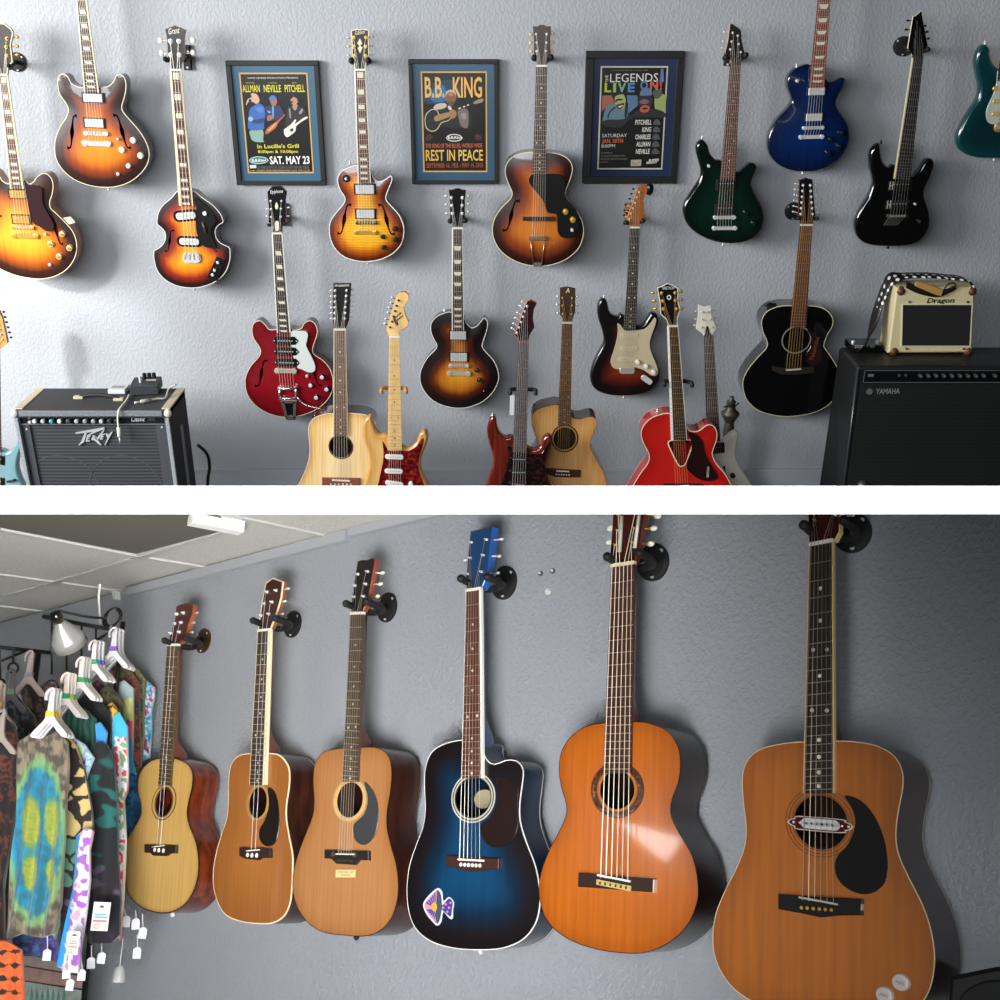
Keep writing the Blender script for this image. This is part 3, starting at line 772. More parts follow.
# ---- 4 flame-top single cutaway
G = guitar('electric_guitar', 'amber flame-top single-cutaway guitar with f-holes and white binding, between the two left posters', up(.14), (360, 70.5), (366.2, 222.8),
  [(357.8, 165.6), (351.2, 166.4), (342.8, 170), (338, 176), (337.4, 182.6), (340.4, 191), (344.6, 197.6), (343.4, 203.6), (336.8, 211.4), (330.8, 219.8), (329, 228.2), (330.2, 239), (335.6, 249.8), (345.2, 257.6), (357.2, 261.2), (368, 261.8), (381.2, 259.4), (393.2, 253.4), (401.6, 243.8), (404, 233), (403.4, 224.6), (399.2, 215), (392, 206.6), (387.2, 201.2), (386, 197), (388.4, 189.8), (392.2, 180), (391.2, 176.2), (389, 176.6), (384.8, 179.6), (378.8, 181.4), (374, 178.4), (371, 172)],
  ((354.4, 70.5), (365.6, 70.5), (358.2, 183.2), (370.6, 183.2)), [(351, 30.5), (355, 29.6), (358, 28.8), (360, 29.8), (362, 28.8), (366, 29.4), (369, 30), (368.5, 40), (369, 55), (366.5, 60), (365.5, 69.5), (354.5, 69.5), (354, 60), (352, 55), (351.8, 40)],
  t=.05, top=BURST4, side=M('#4a1e12', .25, 0, .6), bind=WHITEPL, bw=1.1, bd=.006, carve=.012, group=HUNG, inl=('block', BLOCKIN), fbind=WHITEPL, fbw=(1.2, .7), fbm=REDROSE, headm=BLACKH, hbind=CREAM,
  logo=[('Gibson', (355, 35.3), (364.8, 33.3), 3.6, CREAM, .2)], posts=[(354, 55.8), (354, 46.7), (353.6, 37.5), (365.8, 37.5), (365.5, 46.5), (365.5, 55.8)], btns=[(348.6, 55.3), (348.6, 46.3), (348.2, 37.8), (372.2, 36.8), (371.8, 46), (371.8, 54.6)], tm=GOLD, bm=NICKEL, pr=1.6, order=[0, 1, 2, 3, 4, 5], swb=14, tail=((365.6, 232.4), 14, .012), holes=[hole_f((351.4, 204.8), (337.6, 233)), hole_f((378.4, 204.8), (395, 233.6))])
mb = MB(G.F); mb.prism(G.F.P([(359.9, 38.2), (362.3, 43.5), (360.2, 45.6), (362.6, 47.5), (360.1, 53.5), (357.4, 48), (359.6, 46), (357.2, 43.5)], G.ch), G.ch, G.ch + .0008); mb.build('headstock_inlay', CREAM, G.head)
pickup(G, (365, 189.2), 21.6, 10.5); pickup(G, (365.7, 213.8), 21, 10.5)
bar(G, (366.2, 222.6), 19.5, 3.2, M('#7c776c', .3, .9), 'bridge', saddles=6); bar(G, (365.6, 232.4), 20.5, 3.6, GOLD, 'tailpiece')
for c in ((394.7, 228.8), (382.8, 236.6), (395, 239.6), (383.6, 247.4)): knob(G, c, 2.7, BLACKPL, capm=M('#3a3a3a', .2, .5))
q = G.F.L(346.6, 178.2); mb = MB(G.F); mb.cyl(q, .015, .004, .011, 0, 18); mb.cyl((q[0], q[1]), .006, .01, .02, 1, 10, dome=.004); mb.build('selector_switch', [BLACKPL, CHROME], G.root)
hanger('black yoke hanger holding the amber flame-top guitar', UW, (362, 60), G, (351.6, 62), (368.2, 62), pr=(6, 7), r=.011)
strap_button(G, (368, 263)); strap_button(G, (350, 163.5))

# ---- 5 archtop
G = guitar('archtop_guitar', 'large sunburst archtop guitar with trapeze tailpiece, between the middle and right posters', up(.17), (541.7, 66.5), (538.8, 218.7),
  [(533.2, 151.9), (522, 152.9), (511.5, 157.5), (505.9, 165.2), (505.2, 174.3), (508.7, 184.8), (511.9, 192.5), (510.1, 198.8), (502.4, 206.5), (495.4, 216.3), (492.3, 226.8), (493.3, 238), (499.6, 249.9), (510.8, 259), (524.8, 264.6), (538.8, 266.3), (552.8, 264.6), (566.8, 259), (578, 249.2), (582.9, 238), (583.6, 226.8), (580.1, 216.3), (572.4, 205.1), (566.1, 197.4), (565.7, 191.1), (570.3, 179.2), (572.7, 168.7), (569.6, 160.3), (561.2, 154.7), (550, 152.3)],
  ((536.3, 66.5), (547.2, 66.5), (532.7, 172.9), (546, 172.9)), [(533, 26.5), (538, 26.5), (540, 25), (544.5, 25), (546.5, 26.5), (551, 26.5), (550, 40), (550.5, 53), (547.5, 58), (547, 66), (536.8, 66), (536.5, 58), (534, 54), (534, 40)],
  t=.09, top=BURST5, side=M('#4a2212', .25, 0, .6), bind=CREAM, bw=.9, carve=.012, group=HUNG, cat='guitar', inl=('dot', BLOCKIN), fbm=ROSEWOOD, headm=M('#3b2f28', .3, 0, .3),
  posts=[(536.5, 51), (536.5, 42.5), (536, 34), (546.5, 34), (546.3, 42.5), (546, 51)], btns=[(531.2, 51.2), (530.8, 43), (530.8, 34.5), (552.5, 33.5), (552.2, 42.5), (552, 51.4)], tm=NICKEL, bm=M('#d9b878', .35), bsz=(1.9, 1.9), order=[0, 1, 2, 3, 4, 5], swb=12, tail=((537.7, 238.4), 11, .018), sc=.03, holes=[hole_f((519.6, 200.9), (502.7, 229.8))])
plate(G, [(534, 173.6), (529.4, 177.5), (529.5, 183.4), (536, 191.8), (543, 200.2), (546.8, 211), (550, 213.4), (555.6, 213.8), (557.4, 218.4), (557.4, 231), (561.2, 237), (567, 238.3), (573, 237), (577.5, 231), (579, 222.6), (576.2, 210), (567.5, 200.2), (564.3, 191.8), (565.2, 182), (558.4, 174.3), (545, 174)], .012, BLACKPL, .003, sm=2)
mb = MB(G.F); q = G.F.L(538.3, 218.7, .02); mb.rect(q, 31 * G.s[0], 3.6 * G.s[1], .012, .03, 0, 0, .002); mb.build('bridge', EBONY, G.root)
mb = MB(G.F); mb.rect(G.F.L(537.7, 238.5, .02), 18 * G.s[0], 3.8 * G.s[1], .014, .022, 0, 0, .001)
for a, b_ in (((530.6, 240), (533.4, 263.5)), ((544.9, 240), (541.6, 263.5))): mb.tube([(*G.F.L(*a, .018), .018), (*G.F.L(*b_, .01), .008)], .0022, 0, 6)
mb.rect(G.F.L(537.5, 264.5, .008), 9 * G.s[0], 4 * G.s[1], .0, .01, 0, 0, .001); mb.build('tailpiece', M('#b3a98c', .3, .85), G.root)
for c in ((565.7, 211.7), (572.9, 219.8)): knob(G, c, 3.1, M('#d9a441', .3, .3, .3), z=.014, capm=GOLD)
knob(G, (572.2, 230), 1.8, CHROME, z=.014, nm='selector_switch')
hanger('black yoke hanger holding the large archtop guitar', UW, (543, 58), G, (534.2, 59), (551, 58.5), pr=(6, 6), r=.01)

# ---- 6 green
GREEN = wood_mat([(0, (2, 16, 12)), (.25, (4, 30, 22)), (1, (6, 46, 34))], .2, rough=.15, coat=.8, name='green_lacquer')
G = guitar('electric_guitar', 'dark green double-cutaway electric guitar with chrome bridge', up(.13), (735.5, 64.5), (724.4, 217.5),
  [(721.3, 160.6), (716.3, 160), (710.6, 153.8), (707.8, 145), (702.5, 139.8), (697.5, 143.8), (696.5, 151.3), (699.4, 162.5), (701.3, 172.5), (698.8, 181.3), (691.3, 192.5), (685, 202.5), (683.3, 211.3), (686.3, 222.5), (693.8, 231.3), (705, 238.1), (717.5, 242.3), (730, 243.8), (742.5, 242.8), (753.8, 238.1), (761.3, 230), (764, 218.8), (762.5, 207.5), (756.3, 195), (751.9, 185), (753.1, 177.5), (756.9, 168.8), (755, 163.8), (750, 163.1), (743.8, 168.1), (736.3, 171.9)],
  ((730.3, 64.5), (740.7, 64.5), (720.4, 179.4), (735.2, 179.4)), [(730, 23.5), (733, 24), (741, 30), (742, 42), (744.5, 52), (742, 58), (740.5, 64.5), (730.3, 64.5), (730.5, 58), (725, 53), (728, 40)],
  t=.045, r=.009, top=GREEN, group=HUNG, fbm=REDROSE, neckm=flat_wood((190, 140, 90), (150, 100, 60)), inl=('dot', BLOCKIN), dotr=.0022, headm=BLACKH, heads=flat_wood((222, 170, 110), (190, 130, 80)), ht=.017,
  posts=[(730.2, 49.3), (731.5, 41.5), (732.7, 32.8), (737.8, 35.7), (738.7, 44), (740.8, 52.2)], btns=[(722.4, 48.2), (723.2, 41.2), (724.8, 31.8), (743.5, 35.5), (744.2, 42), (746, 51)], bsz=(1.5, 1.1), order=[0, 1, 2, 3, 4, 5], swb=14, tail=((724.4, 228.1), 14, .012), nutm=BLACKPL)
pickup(G, (726, 185), 20, 11, 'black'); pickup(G, (724.6, 209.4), 20, 11, 'black')
bar(G, (724.4, 217.4), 20.5, 3.4, CHROME, 'bridge', saddles=6); bar(G, (724.4, 228.1), 23, 3.6, CHROME, 'tailpiece')
for c in ((745.6, 212.8), (753.5, 223.4)): knob(G, c, 3, M('#0c2119', .15, 0, .5), capm=M('#2a3a34', .2, .6))
knob(G, (708.8, 166), 1.7, CHROME, nm='selector_switch', hgt=.01); strap_button(G, (702, 138)); strap_button(G, (723, 244.8))
hanger('black hanger with square plate holding the green guitar', UW, (727, 59), G, (726, 58.5), (745.8, 56.8), shape='rect', pr=(3.4, 6.6), r=.01)

# ---- 7 blue single cutaway
BLUE = wood_mat([(0, (4, 20, 52)), (.3, (5, 32, 80)), (1, (8, 46, 108))], .2, rough=.18, coat=.8, name='blue_lacquer')
G = guitar('electric_guitar', 'deep blue single-cutaway electric guitar with chrome pickups, its headstock above the frame', up(.13), (825.3, -13.4), (813.1, 128.1),
  [(810.6, 65), (802.5, 65.6), (793.8, 70), (788.1, 78.1), (788.1, 87.5), (791.3, 96.3), (791.9, 102.5), (786.3, 110), (776.9, 120), (770.6, 131.3), (768.1, 142.5), (770, 153.8), (777.5, 163.8), (790, 170), (803.8, 171.9), (817.5, 170.6), (831.3, 165), (842.5, 155), (848.8, 142.5), (849.4, 131.3), (846.3, 121.3), (840, 112.5), (836.3, 105), (837.5, 97.5), (842.5, 88.8), (845, 80), (841.9, 77.3), (835, 80.6), (828.8, 81.9), (825.6, 78)],
  ((819.4, -13.4), (831.6, -13.4), (809.2, 86.9), (824.6, 86.9)), [(819.4, -13.4), (831.6, -13.4), (835, -24), (838, -52), (828, -57), (817, -50), (817, -24)],
  t=.055, r=.006, top=BLUE, carve=.01, group=HUNG, fbm=M('#7a3d2c', .45, 0, .2, var=.2, bscale=60), inl=('trap', BLOCKIN), headm=BLACKH, swb=14, tail=((811.3, 136.9), 14, .012), neckm=M('#14204a', .3, 0, .5))
pickup(G, (816.3, 91.3), 19, 9, 'chrome'); pickup(G, (813.8, 117.1), 19, 9, 'chrome')
bar(G, (813.1, 127.8), 20, 3.2, CHROME, 'bridge', saddles=6); bar(G, (811.3, 136.9), 23, 3.8, CHROME, 'tailpiece')
for c in ((841.3, 132.8), (830, 139.4), (838.8, 146.6), (827.9, 153.1)): knob(G, c, 3.2, M('#10131c', .15, 0, .6), capm=M('#30343f', .2, .6))
knob(G, (797.3, 80.9), 1.8, CHROME, nm='selector_switch', hgt=.012); strap_button(G, (796.6, 66.5)); strap_button(G, (802.5, 173)); hanger('black hanger above the frame holding the deep blue guitar', UW, (826, -26), G, (817, -22), (835, -22), pr=(6, 6))

# ---- 8 black pointed-headstock guitar
G = guitar('electric_guitar', 'glossy black guitar with pointed headstock and thin horns, upper right', up(.13), (918, 58), (897.5, 216),
  [(895.6, 165), (889.4, 167.3), (884.4, 163.1), (881.9, 155), (880.6, 145), (878.1, 143.5), (873.1, 148.1), (870.4, 156.3), (870.6, 167.5), (872.8, 177.5), (873.1, 185), (868.8, 196.3), (862.5, 206.3), (856.9, 217.5), (855.4, 227.5), (857.5, 236.3), (863.8, 242.5), (873.8, 245.6), (888.8, 246.5), (903.8, 246.3), (915, 243.8), (925, 236.3), (930, 225), (929.4, 212.5), (925, 198.8), (925, 190), (930, 178.8), (934.4, 166.3), (933.1, 160), (928.1, 158.5), (923.8, 163.1), (918.8, 171.3), (913.1, 176.9), (910, 175)],
  ((912.6, 57.6), (923.2, 58.4), (894.3, 178.8), (910.2, 180.8)), [(921.5, 10.5), (915, 16), (912.8, 16.4), (907.6, 48), (911, 53), (912.6, 57.6), (923.2, 58.4), (923.5, 52), (928, 46), (925, 30), (922.5, 17)],
  t=.043, r=.008, top=BLACKGLOSS, group=HUNG, fbm=EBONY, fbind=CREAM, fbw=(1.2, 0), neckm=flat_wood((200, 170, 110), (160, 130, 80)), headm=BLACKGLOSS, heads=M('#d8cf9c', .35), ht=.006,
  posts=[(914, 38.5), (915, 30), (916.5, 21), (919.5, 28), (921, 35), (922.5, 42)], btns=[(905.5, 38.5), (906.2, 29.7), (908, 20.5), (925, 26), (927.2, 31.8), (928.6, 38.5)], tm=BLACKMETAL, order=[0, 1, 2, 3, 4, 5], swb=15, nutm=BLACKPL, send=(897.5, 216), tail=((891, 226), 13, .004), strm=M('#d6d6d2', .3, .8))
pickup(G, (900.4, 185.6), 23, 9.5, 'black', .0); pickup(G, (897.2, 205), 23, 9.5, 'black', .0)
for c in ((891.6, 185.8), (889.2, 204.6)):
    mb = MB(G.F); q = G.F.L(*c, .012)
    for dx, w_, h_ in ((-1.4, .8, 8), (1.4, .8, 8), (0, 2.4, .9)): mb.rect((q[0] + dx * G.s[0], q[1]), w_ * G.s[0], h_ * G.s[1], .008, .0095)
    mb.build('pickup_bracket', NICKEL, G.root)
bar(G, (897.2, 216), 19, 3.2, M('#6d675a', .35, .9), 'bridge', saddles=6)
knob(G, (919, 221.3), 2.4, BLACKPL, capm=M('#55565a', .3, .7)); knob(G, (915, 204), 1.3, CHROME, nm='selector_switch', hgt=.009)
hanger('round black hanger plate left of the pointed headstock', UW, (903, 46.2), G, (909, 52.5), (927.8, 51), pr=(10.2, 10.3), r=.008)
strap_button(G, (881, 142.6), BLACKMETAL); strap_button(G, (888, 247.6), BLACKMETAL)

# ---- 9 teal guitar at the right edge
TEAL = wood_mat([(0, (10, 60, 66)), (.3, (7, 46, 50)), (1, (7, 40, 44))], .1, rough=.22, coat=.7, name='teal_metallic')
G = guitar('electric_guitar', 'metallic teal double-cutaway guitar with mint pickguard, cut off by the right edge', up(.13), (1016, -20), (1001, 127),
  [(993, 62.5), (990.5, 55), (990, 48.2), (985.8, 44.7), (981.6, 46.8), (977.4, 53.8), (976, 65), (978.1, 76.2), (980.2, 88.8), (977.4, 100), (969, 112.6), (962, 125.2), (957.8, 136.4), (958.5, 146.2), (964.8, 153.2), (976, 157.4), (990, 158.4), (1007, 158), (1023, 154), (1034, 145), (1038, 132), (1034, 115), (1028, 103), (1027, 92), (1032, 80), (1036, 68), (1033, 60), (1026, 61), (1020, 70), (1013, 77), (1004, 72), (998, 68)],
  ((1011, -20), (1021, -20), (997.5, 81), (1011.5, 81)), [(1011, -20), (1021, -20), (1026, -30), (1020, -58), (1012, -58)],
  t=.045, r=.01, top=TEAL, group=HUNG, fbm=ROSEWOOD, neckm=MAPLE, swb=13, headm=MAPLE)
MINT = M('#b9bfb4', .3, 0, .4); G.pm = M('#d9bf6a', .3, .4)
plate(G, [(997.7, 70.6), (996.6, 83.2), (993.5, 94), (990, 101.4), (986.2, 112), (987, 120), (991.4, 124.1), (1003, 124.5), (1012, 126), (1024, 136), (1031, 130), (1026, 112), (1022, 100), (1024, 86), (1030, 72), (1022, 78), (1010, 83), (1001, 79)], 0, MINT, .003)
for c in ((1001, 88), (1001, 101), (1000, 113.5)): pickup(G, c, 17, 4.6, 'single', 0)
bar(G, (1000.5, 127), 14, 10, GOLD, 'bridge', saddles=6, studs=False); strap_button(G, (985, 43.4)); strap_button(G, (994, 159.8)); hanger('black hanger outside the frame holding the teal guitar', UW, (1018, -30), G, (1010, -27), (1026, -27), pr=(6, 6))

# ---- 10 red semi-hollow with vibrato
REDM = wood_mat([(0, (96, 10, 20)), (.2, (122, 14, 26)), (1, (138, 16, 30))], .1, rough=.2, coat=.7, name='cherry_lacquer')
G = guitar('electric_guitar', 'cherry red semi-hollow guitar with three black pickups, white pickguard and vibrato arm', up(.16), (277.3, 234), (285.6, 370.6),
  [(276.3, 329.4), (269.4, 329.4), (265, 324.4), (260, 320.6), (254.4, 322.5), (251.9, 328.1), (253.1, 337.5), (258.8, 346.3), (260.6, 351.9), (258.1, 357.5), (251.3, 365), (246.3, 374.4), (245, 383.8), (247.5, 395), (255, 405), (266.3, 412.5), (278.8, 416.5), (291.3, 417.3), (305, 414.4), (317.5, 408.8), (327.5, 400), (332.5, 390), (333.1, 380), (330, 368.8), (322.5, 360), (315, 355), (312.5, 350), (315, 341.3), (317.5, 332.5), (315.6, 324.4), (310, 320.6), (304.4, 323.1), (301.3, 328.1), (295.6, 330), (290, 328.5)],
  ((272, 234), (282.2, 234), (277.2, 333), (290.4, 333)), [(272, 186.5), (281, 186), (286.8, 192), (285.5, 200), (286, 215), (285.5, 223), (282.5, 226), (282, 233.4), (272.4, 233.4), (273, 226), (268.5, 222), (269, 210), (267.2, 192)],
  t=.06, top=REDM, side=M('#5a101c', .2, 0, .7), bind=CREAM, bw=.7, carve=.008, group=HUNG, inl=('para', BLOCKIN), fbind=WHITEPL, fbw=(1, 1), fbm=EBONY, headm=BLACKH, truss=([(275.3, 222), (277, 220.8), (278.6, 222), (279, 229), (277, 231), (275.2, 229)], M('#e6e2d4', .4)),
  logo=[('Epiphone', (270.5, 193.6), (283, 192.6), 3., WHITEPL, .2)], posts=[(271.2, 217), (271, 209), (270.7, 201), (281.5, 201), (281, 208.8), (280.8, 216.8)], btns=[(267, 216), (267, 208.6), (266.2, 200), (288.5, 199), (288.5, 207.5), (288, 216)], bsz=(1.4, .9), order=[0, 1, 2, 3, 4, 5], swb=14, tail=((287.5, 388.8), 13, .018),
  holes=[hole_f((268.1, 360.6), (255, 385.6)), hole_f((308, 362), (321.8, 385))])
mb = MB(G.F); mb.prism(smooth(G.F.P([(275, 206), (276.5, 202), (278.2, 206), (277.4, 209), (275.8, 209)], G.ch), 2), G.ch, G.ch + .0008); mb.build('headstock_inlay', CREAM, G.head)
plate(G, [(291, 332), (299, 331.3), (305, 331.3), (307.9, 334.4), (307, 341), (306.3, 346.3), (311.3, 356.3), (315, 365), (314.4, 371.3), (308.8, 372.5), (302, 369.5), (296.3, 366.3), (292, 350)], .012, M('#c9d1cd', .3, 0, .5), .0025)
for c in ((285.6, 340.3), (286.3, 351), (286.9, 362.1)): pickup(G, c, 26, 8, 'dogear', z=.01)
bar(G, (285.6, 370.8), 18.5, 4.2, NICKEL, 'bridge', saddles=6)
mb = MB(G.F); F = G.F
for a, b_, r_ in (((277.8, 388.8), (296.8, 388.4), .007), ((279.4, 398.9), (296.8, 398.3), .006), ((279.7, 388), (279.7, 399.5), .006), ((295.8, 386), (296.4, 400), .006)): mb.tube([(*F.L(*a, .02), .02), (*F.L(*b_, .02), .02)], r_, 0, 8)
mb.prism(F.P([(281, 401.5), (284, 401.5), (287.8, 416.5), (286, 419)], .01), .004, .014); mb.prism(F.P([(293.4, 401.5), (296.6, 401.5), (295.6, 419), (293.2, 417)], .01), .004, .014); mb.prism(F.P([(282, 401), (296, 401), (295.5, 403), (282.8, 403)], .01), .004, .014); mb.prism(F.P([(286, 416.2), (295.6, 416.2), (295.4, 419.8), (286.4, 419.8)], .01), -.01, .014)
vb = mb.build('vibrato_tailpiece', M('#d4d2c8', .2, .9), G.root); BASE[vb.name] = BASE[G.root.name]
mb = MB(F); mb.prism(F.P([(284, 403), (294, 403), (293.4, 416.3), (287.6, 416.3)], .006), .002, .006); mb.build('tailpiece_plate', BLACKPL, vb)
mb = MB(F); mb.tube([(*F.L(*p, .022), z_) for p, z_ in zip(curve([(297.5, 397.6), (301, 401.5), (306, 404.8), (314, 406.8), (324.4, 408.8)], 3), [.02 + .01 * i / 12 for i in range(13)])], .0045, 0, 8); mb.build('vibrato_arm', M('#c9c7be', .25, .9), vb)
for c in ((322.1, 376.9), (310.6, 385), (326.6, 389), (316.3, 397.3)): knob(G, c, 2.9, BLACKPL, capm=CHROME)
knob(G, (307.1, 376), 1.8, NICKEL, nm='selector_switch', hgt=.012)
hanger('hanger with wooden block behind the cherry red guitar headstock', UW, (284, 214), G, (268.6, 226.5), (285, 225), shape='rect', pr=(3.6, 11), r=.006, bm=flat_wood((168, 104, 66), (130, 76, 46)), screws=False)

# ---- 11 lower sunburst single cutaway
G = guitar('electric_guitar', 'dark-edged sunburst single-cutaway guitar hanging below the middle poster', up(.14), (457.6, 228.8), (458.3, 366.1),
  [(452, 312.1), (444.5, 312.9), (436.4, 316.7), (431.3, 323), (430.7, 331), (433.6, 339.1), (436.7, 344.8), (435.3, 349.4), (428.4, 356.3), (422.6, 365.5), (419.8, 374.7), (420.9, 385.1), (427.2, 395.4), (436.4, 402.9), (447.9, 406.9), (459.4, 408.3), (470.9, 406.7), (483.6, 401.1), (493.9, 390.8), (498.7, 379.3), (497.9, 370.1), (493.9, 360.9), (487, 352.9), (482.4, 346.6), (483.6, 340.2), (487, 329.9), (487.6, 321.8), (484.1, 317.8), (481.3, 320.7), (476.7, 325.9), (471.5, 327.6), (466.3, 323), (464, 318)],
  ((452.2, 228.8), (462.6, 228.8), (452.1, 330.5), (463.7, 330.5)), [(448.8, 190.4), (452.8, 190), (456, 188.6), (459.2, 188.6), (461.6, 190), (466, 190.4), (464.8, 200), (464.8, 218.4), (462.8, 223.2), (462.4, 228), (452.4, 228), (452.4, 223), (450, 218.4), (450, 200)],
  t=.05, top=BURST6, side=DARKSIDE, bind=WHITEPL, bw=.8, carve=.012, group=HUNG, inl=('trap', BLOCKIN), fbind=WHITEPL, fbw=(1.1, .5), fbm=ROSEWOOD, headm=BLACKH, truss=([(456.2, 215), (457.3, 214), (458.4, 215), (458.8, 224), (455.9, 224)], M('#26262a', .2)),
  posts=[(452.2, 213.4), (451.8, 205.4), (451.4, 197.6), (462.4, 197.6), (462.2, 205.4), (462.2, 213.4)], btns=[(446.8, 213.2), (446.4, 204.4), (446, 196.2), (468.6, 196), (468.4, 204), (468.4, 211.8)], pr=1.6, bsz=(1.8, 1.2), order=[0, 1, 2, 3, 4, 5], swb=13, tail=((458.9, 373.6), 13, .012))
pickup(G, (458.3, 335.1), 18.5, 9.5); pickup(G, (458.9, 356.9), 19.5, 10)
bar(G, (458.9, 366), 18.5, 3, NICKEL, 'bridge', saddles=6); bar(G, (458.9, 373.6), 21, 3.8, NICKEL, 'tailpiece')
for c in ((476.7, 370.1), (479, 379.9)): knob(G, c, 2.6, BLACKPL, capm=M('#4a4a48', .2, .5))
plate(G, [(480.4, 387.4), (484, 389.4), (484.4, 391.8), (482.4, 391.2), (480.2, 389.2)], .004, CHROME, .002, 'jack_plate', sm=0)
hanger('small black hanger prongs under the headstock of the lower sunburst single-cutaway', UW, (457.5, 216), G, (450.2, 222.4), (465, 222), pr=(5, 5), r=.01)
strap_button(G, (444.5, 310.8))

# ---- 12 sunburst with cream pickguard
G = guitar('electric_guitar', 'red-brown sunburst double-cutaway guitar with cream pickguard, hanging below the right poster', up(.13), (634.7, 228), (627.1, 367.2),
  [(622, 314.7), (617.9, 317), (611, 314.1), (608.2, 307.2), (607, 301.5), (603.6, 298.6), (599.5, 301.5), (597.5, 308.4), (598.4, 318.7), (601.8, 329.1), (603.9, 339.4), (602.4, 346.3), (597.2, 355.5), (592.6, 365.9), (590.3, 376.2), (592.1, 385.4), (598.4, 391.7), (608.7, 395.2), (620.2, 396.3), (631.7, 396), (643.2, 394), (653.6, 388.3), (659.3, 379.7), (659.3, 369.3), (655.3, 359), (651.3, 348.6), (651.3, 341.7), (654.7, 332.5), (658.7, 322.2), (657, 314.7), (651.8, 313), (648.4, 317.6), (643.8, 323.9), (637.5, 325.6)],
  ((630, 228), (639.6, 228), (624.2, 330.2), (636, 330.2)), [(630, 227), (627, 225.4), (627, 218.2), (629.7, 211), (634.2, 198.4), (637.4, 188.5), (639.6, 185.6), (645, 184.7), (647.7, 186.7), (647.3, 192.1), (644.1, 195.7), (643.2, 201.1), (644.6, 211), (644.1, 217.3), (640.5, 220.9), (639.4, 227)],
  t=.045, r=.009, top=BURST7, group=HUNG, fbm=EBONY, inl=('dot', BLOCKIN), neckm=flat_wood((196, 122, 62), (160, 92, 44)), headm=flat_wood((176, 104, 46), (150, 84, 34)), heads=flat_wood((216, 140, 70), (180, 110, 50)), ht=.016, tm=NICKEL, bm=M('#35312c', .35, .6),
  posts=[(629.3, 218.9), (631.1, 213.7), (633.2, 208.3), (635.1, 202.9), (636.9, 197.5), (639.2, 192.1)], btns=[(623.9, 215.5), (624.4, 210.5), (625.7, 204.7), (629.7, 198.9), (631.5, 193.9), (633.5, 189)], pr=1.1, bsz=(1.3, 1), order=[0, 1, 2, 3, 4, 5], swb=12, strm=NICKEL)
mb = MB(G.F); mb.ball((*G.F.L(649.6, 189.4, -.005), -.008), 1, 0, 12, sc=(4 * G.s[0], 5.6 * G.s[1], .009)); mb.build('headstock_tip', BLACKPL, G.head)  # black oval puts the shade on the headstock's round tip into its colour
TANPG = M('#c2b595', .35, 0, .3); G.pm = M('#cdc09f', .35, 0, .3)
plate(G, [(617.4, 323.3), (621, 325.5), (624.3, 330.2), (630, 330.8), (635.2, 330.2), (644.4, 329.2), (650.6, 323.3), (654.7, 317.6), (656.4, 321), (653.6, 330.2), (650.1, 340.6), (650.3, 348.6), (653.6, 357.8), (658, 369.3), (657.2, 375.2), (651.3, 375.6), (644.4, 370.5), (635.2, 367.6), (628, 368.5), (620.2, 369.3), (613.3, 368.2), (610.5, 361.3), (613.3, 352.1), (616.8, 339.4), (617.9, 330.2)], 0, TANPG, .003, sm=2)
for c in ((629.4, 335.4), (628.9, 348.4), (627.1, 359)): pickup(G, c, 18, 4.6, 'single', 0)
for c in ((637.8, 362.2), (646.1, 366.2), (653.6, 372.2)): knob(G, c, 2.5, WHITEPL, z=.003)
bar(G, (627.1, 370.4), 17, 6.5, NICKEL, 'bridge', saddles=6, studs=False, th=.007)
mb = MB(G.F); mb.prism(rrect(G.F.L(646.7, 379.7), 13 * G.s[0], 5.4 * G.s[1], .01, -.62), -.002, .002, 0, cham=.0008); mb.build('jack_plate', CHROME, G.root)
strap_button(G, (604, 297)); strap_button(G, (623.5, 397.5))
hanger('hanger with tan wood block and two rubber balls holding the cream-pickguard sunburst', UW, (627, 211), G, (626, 224), (642.8, 222.4), shape='rect', pr=(3, 8.5), r=.009, bm=flat_wood((206, 150, 84), (170, 116, 60)), screws=False)

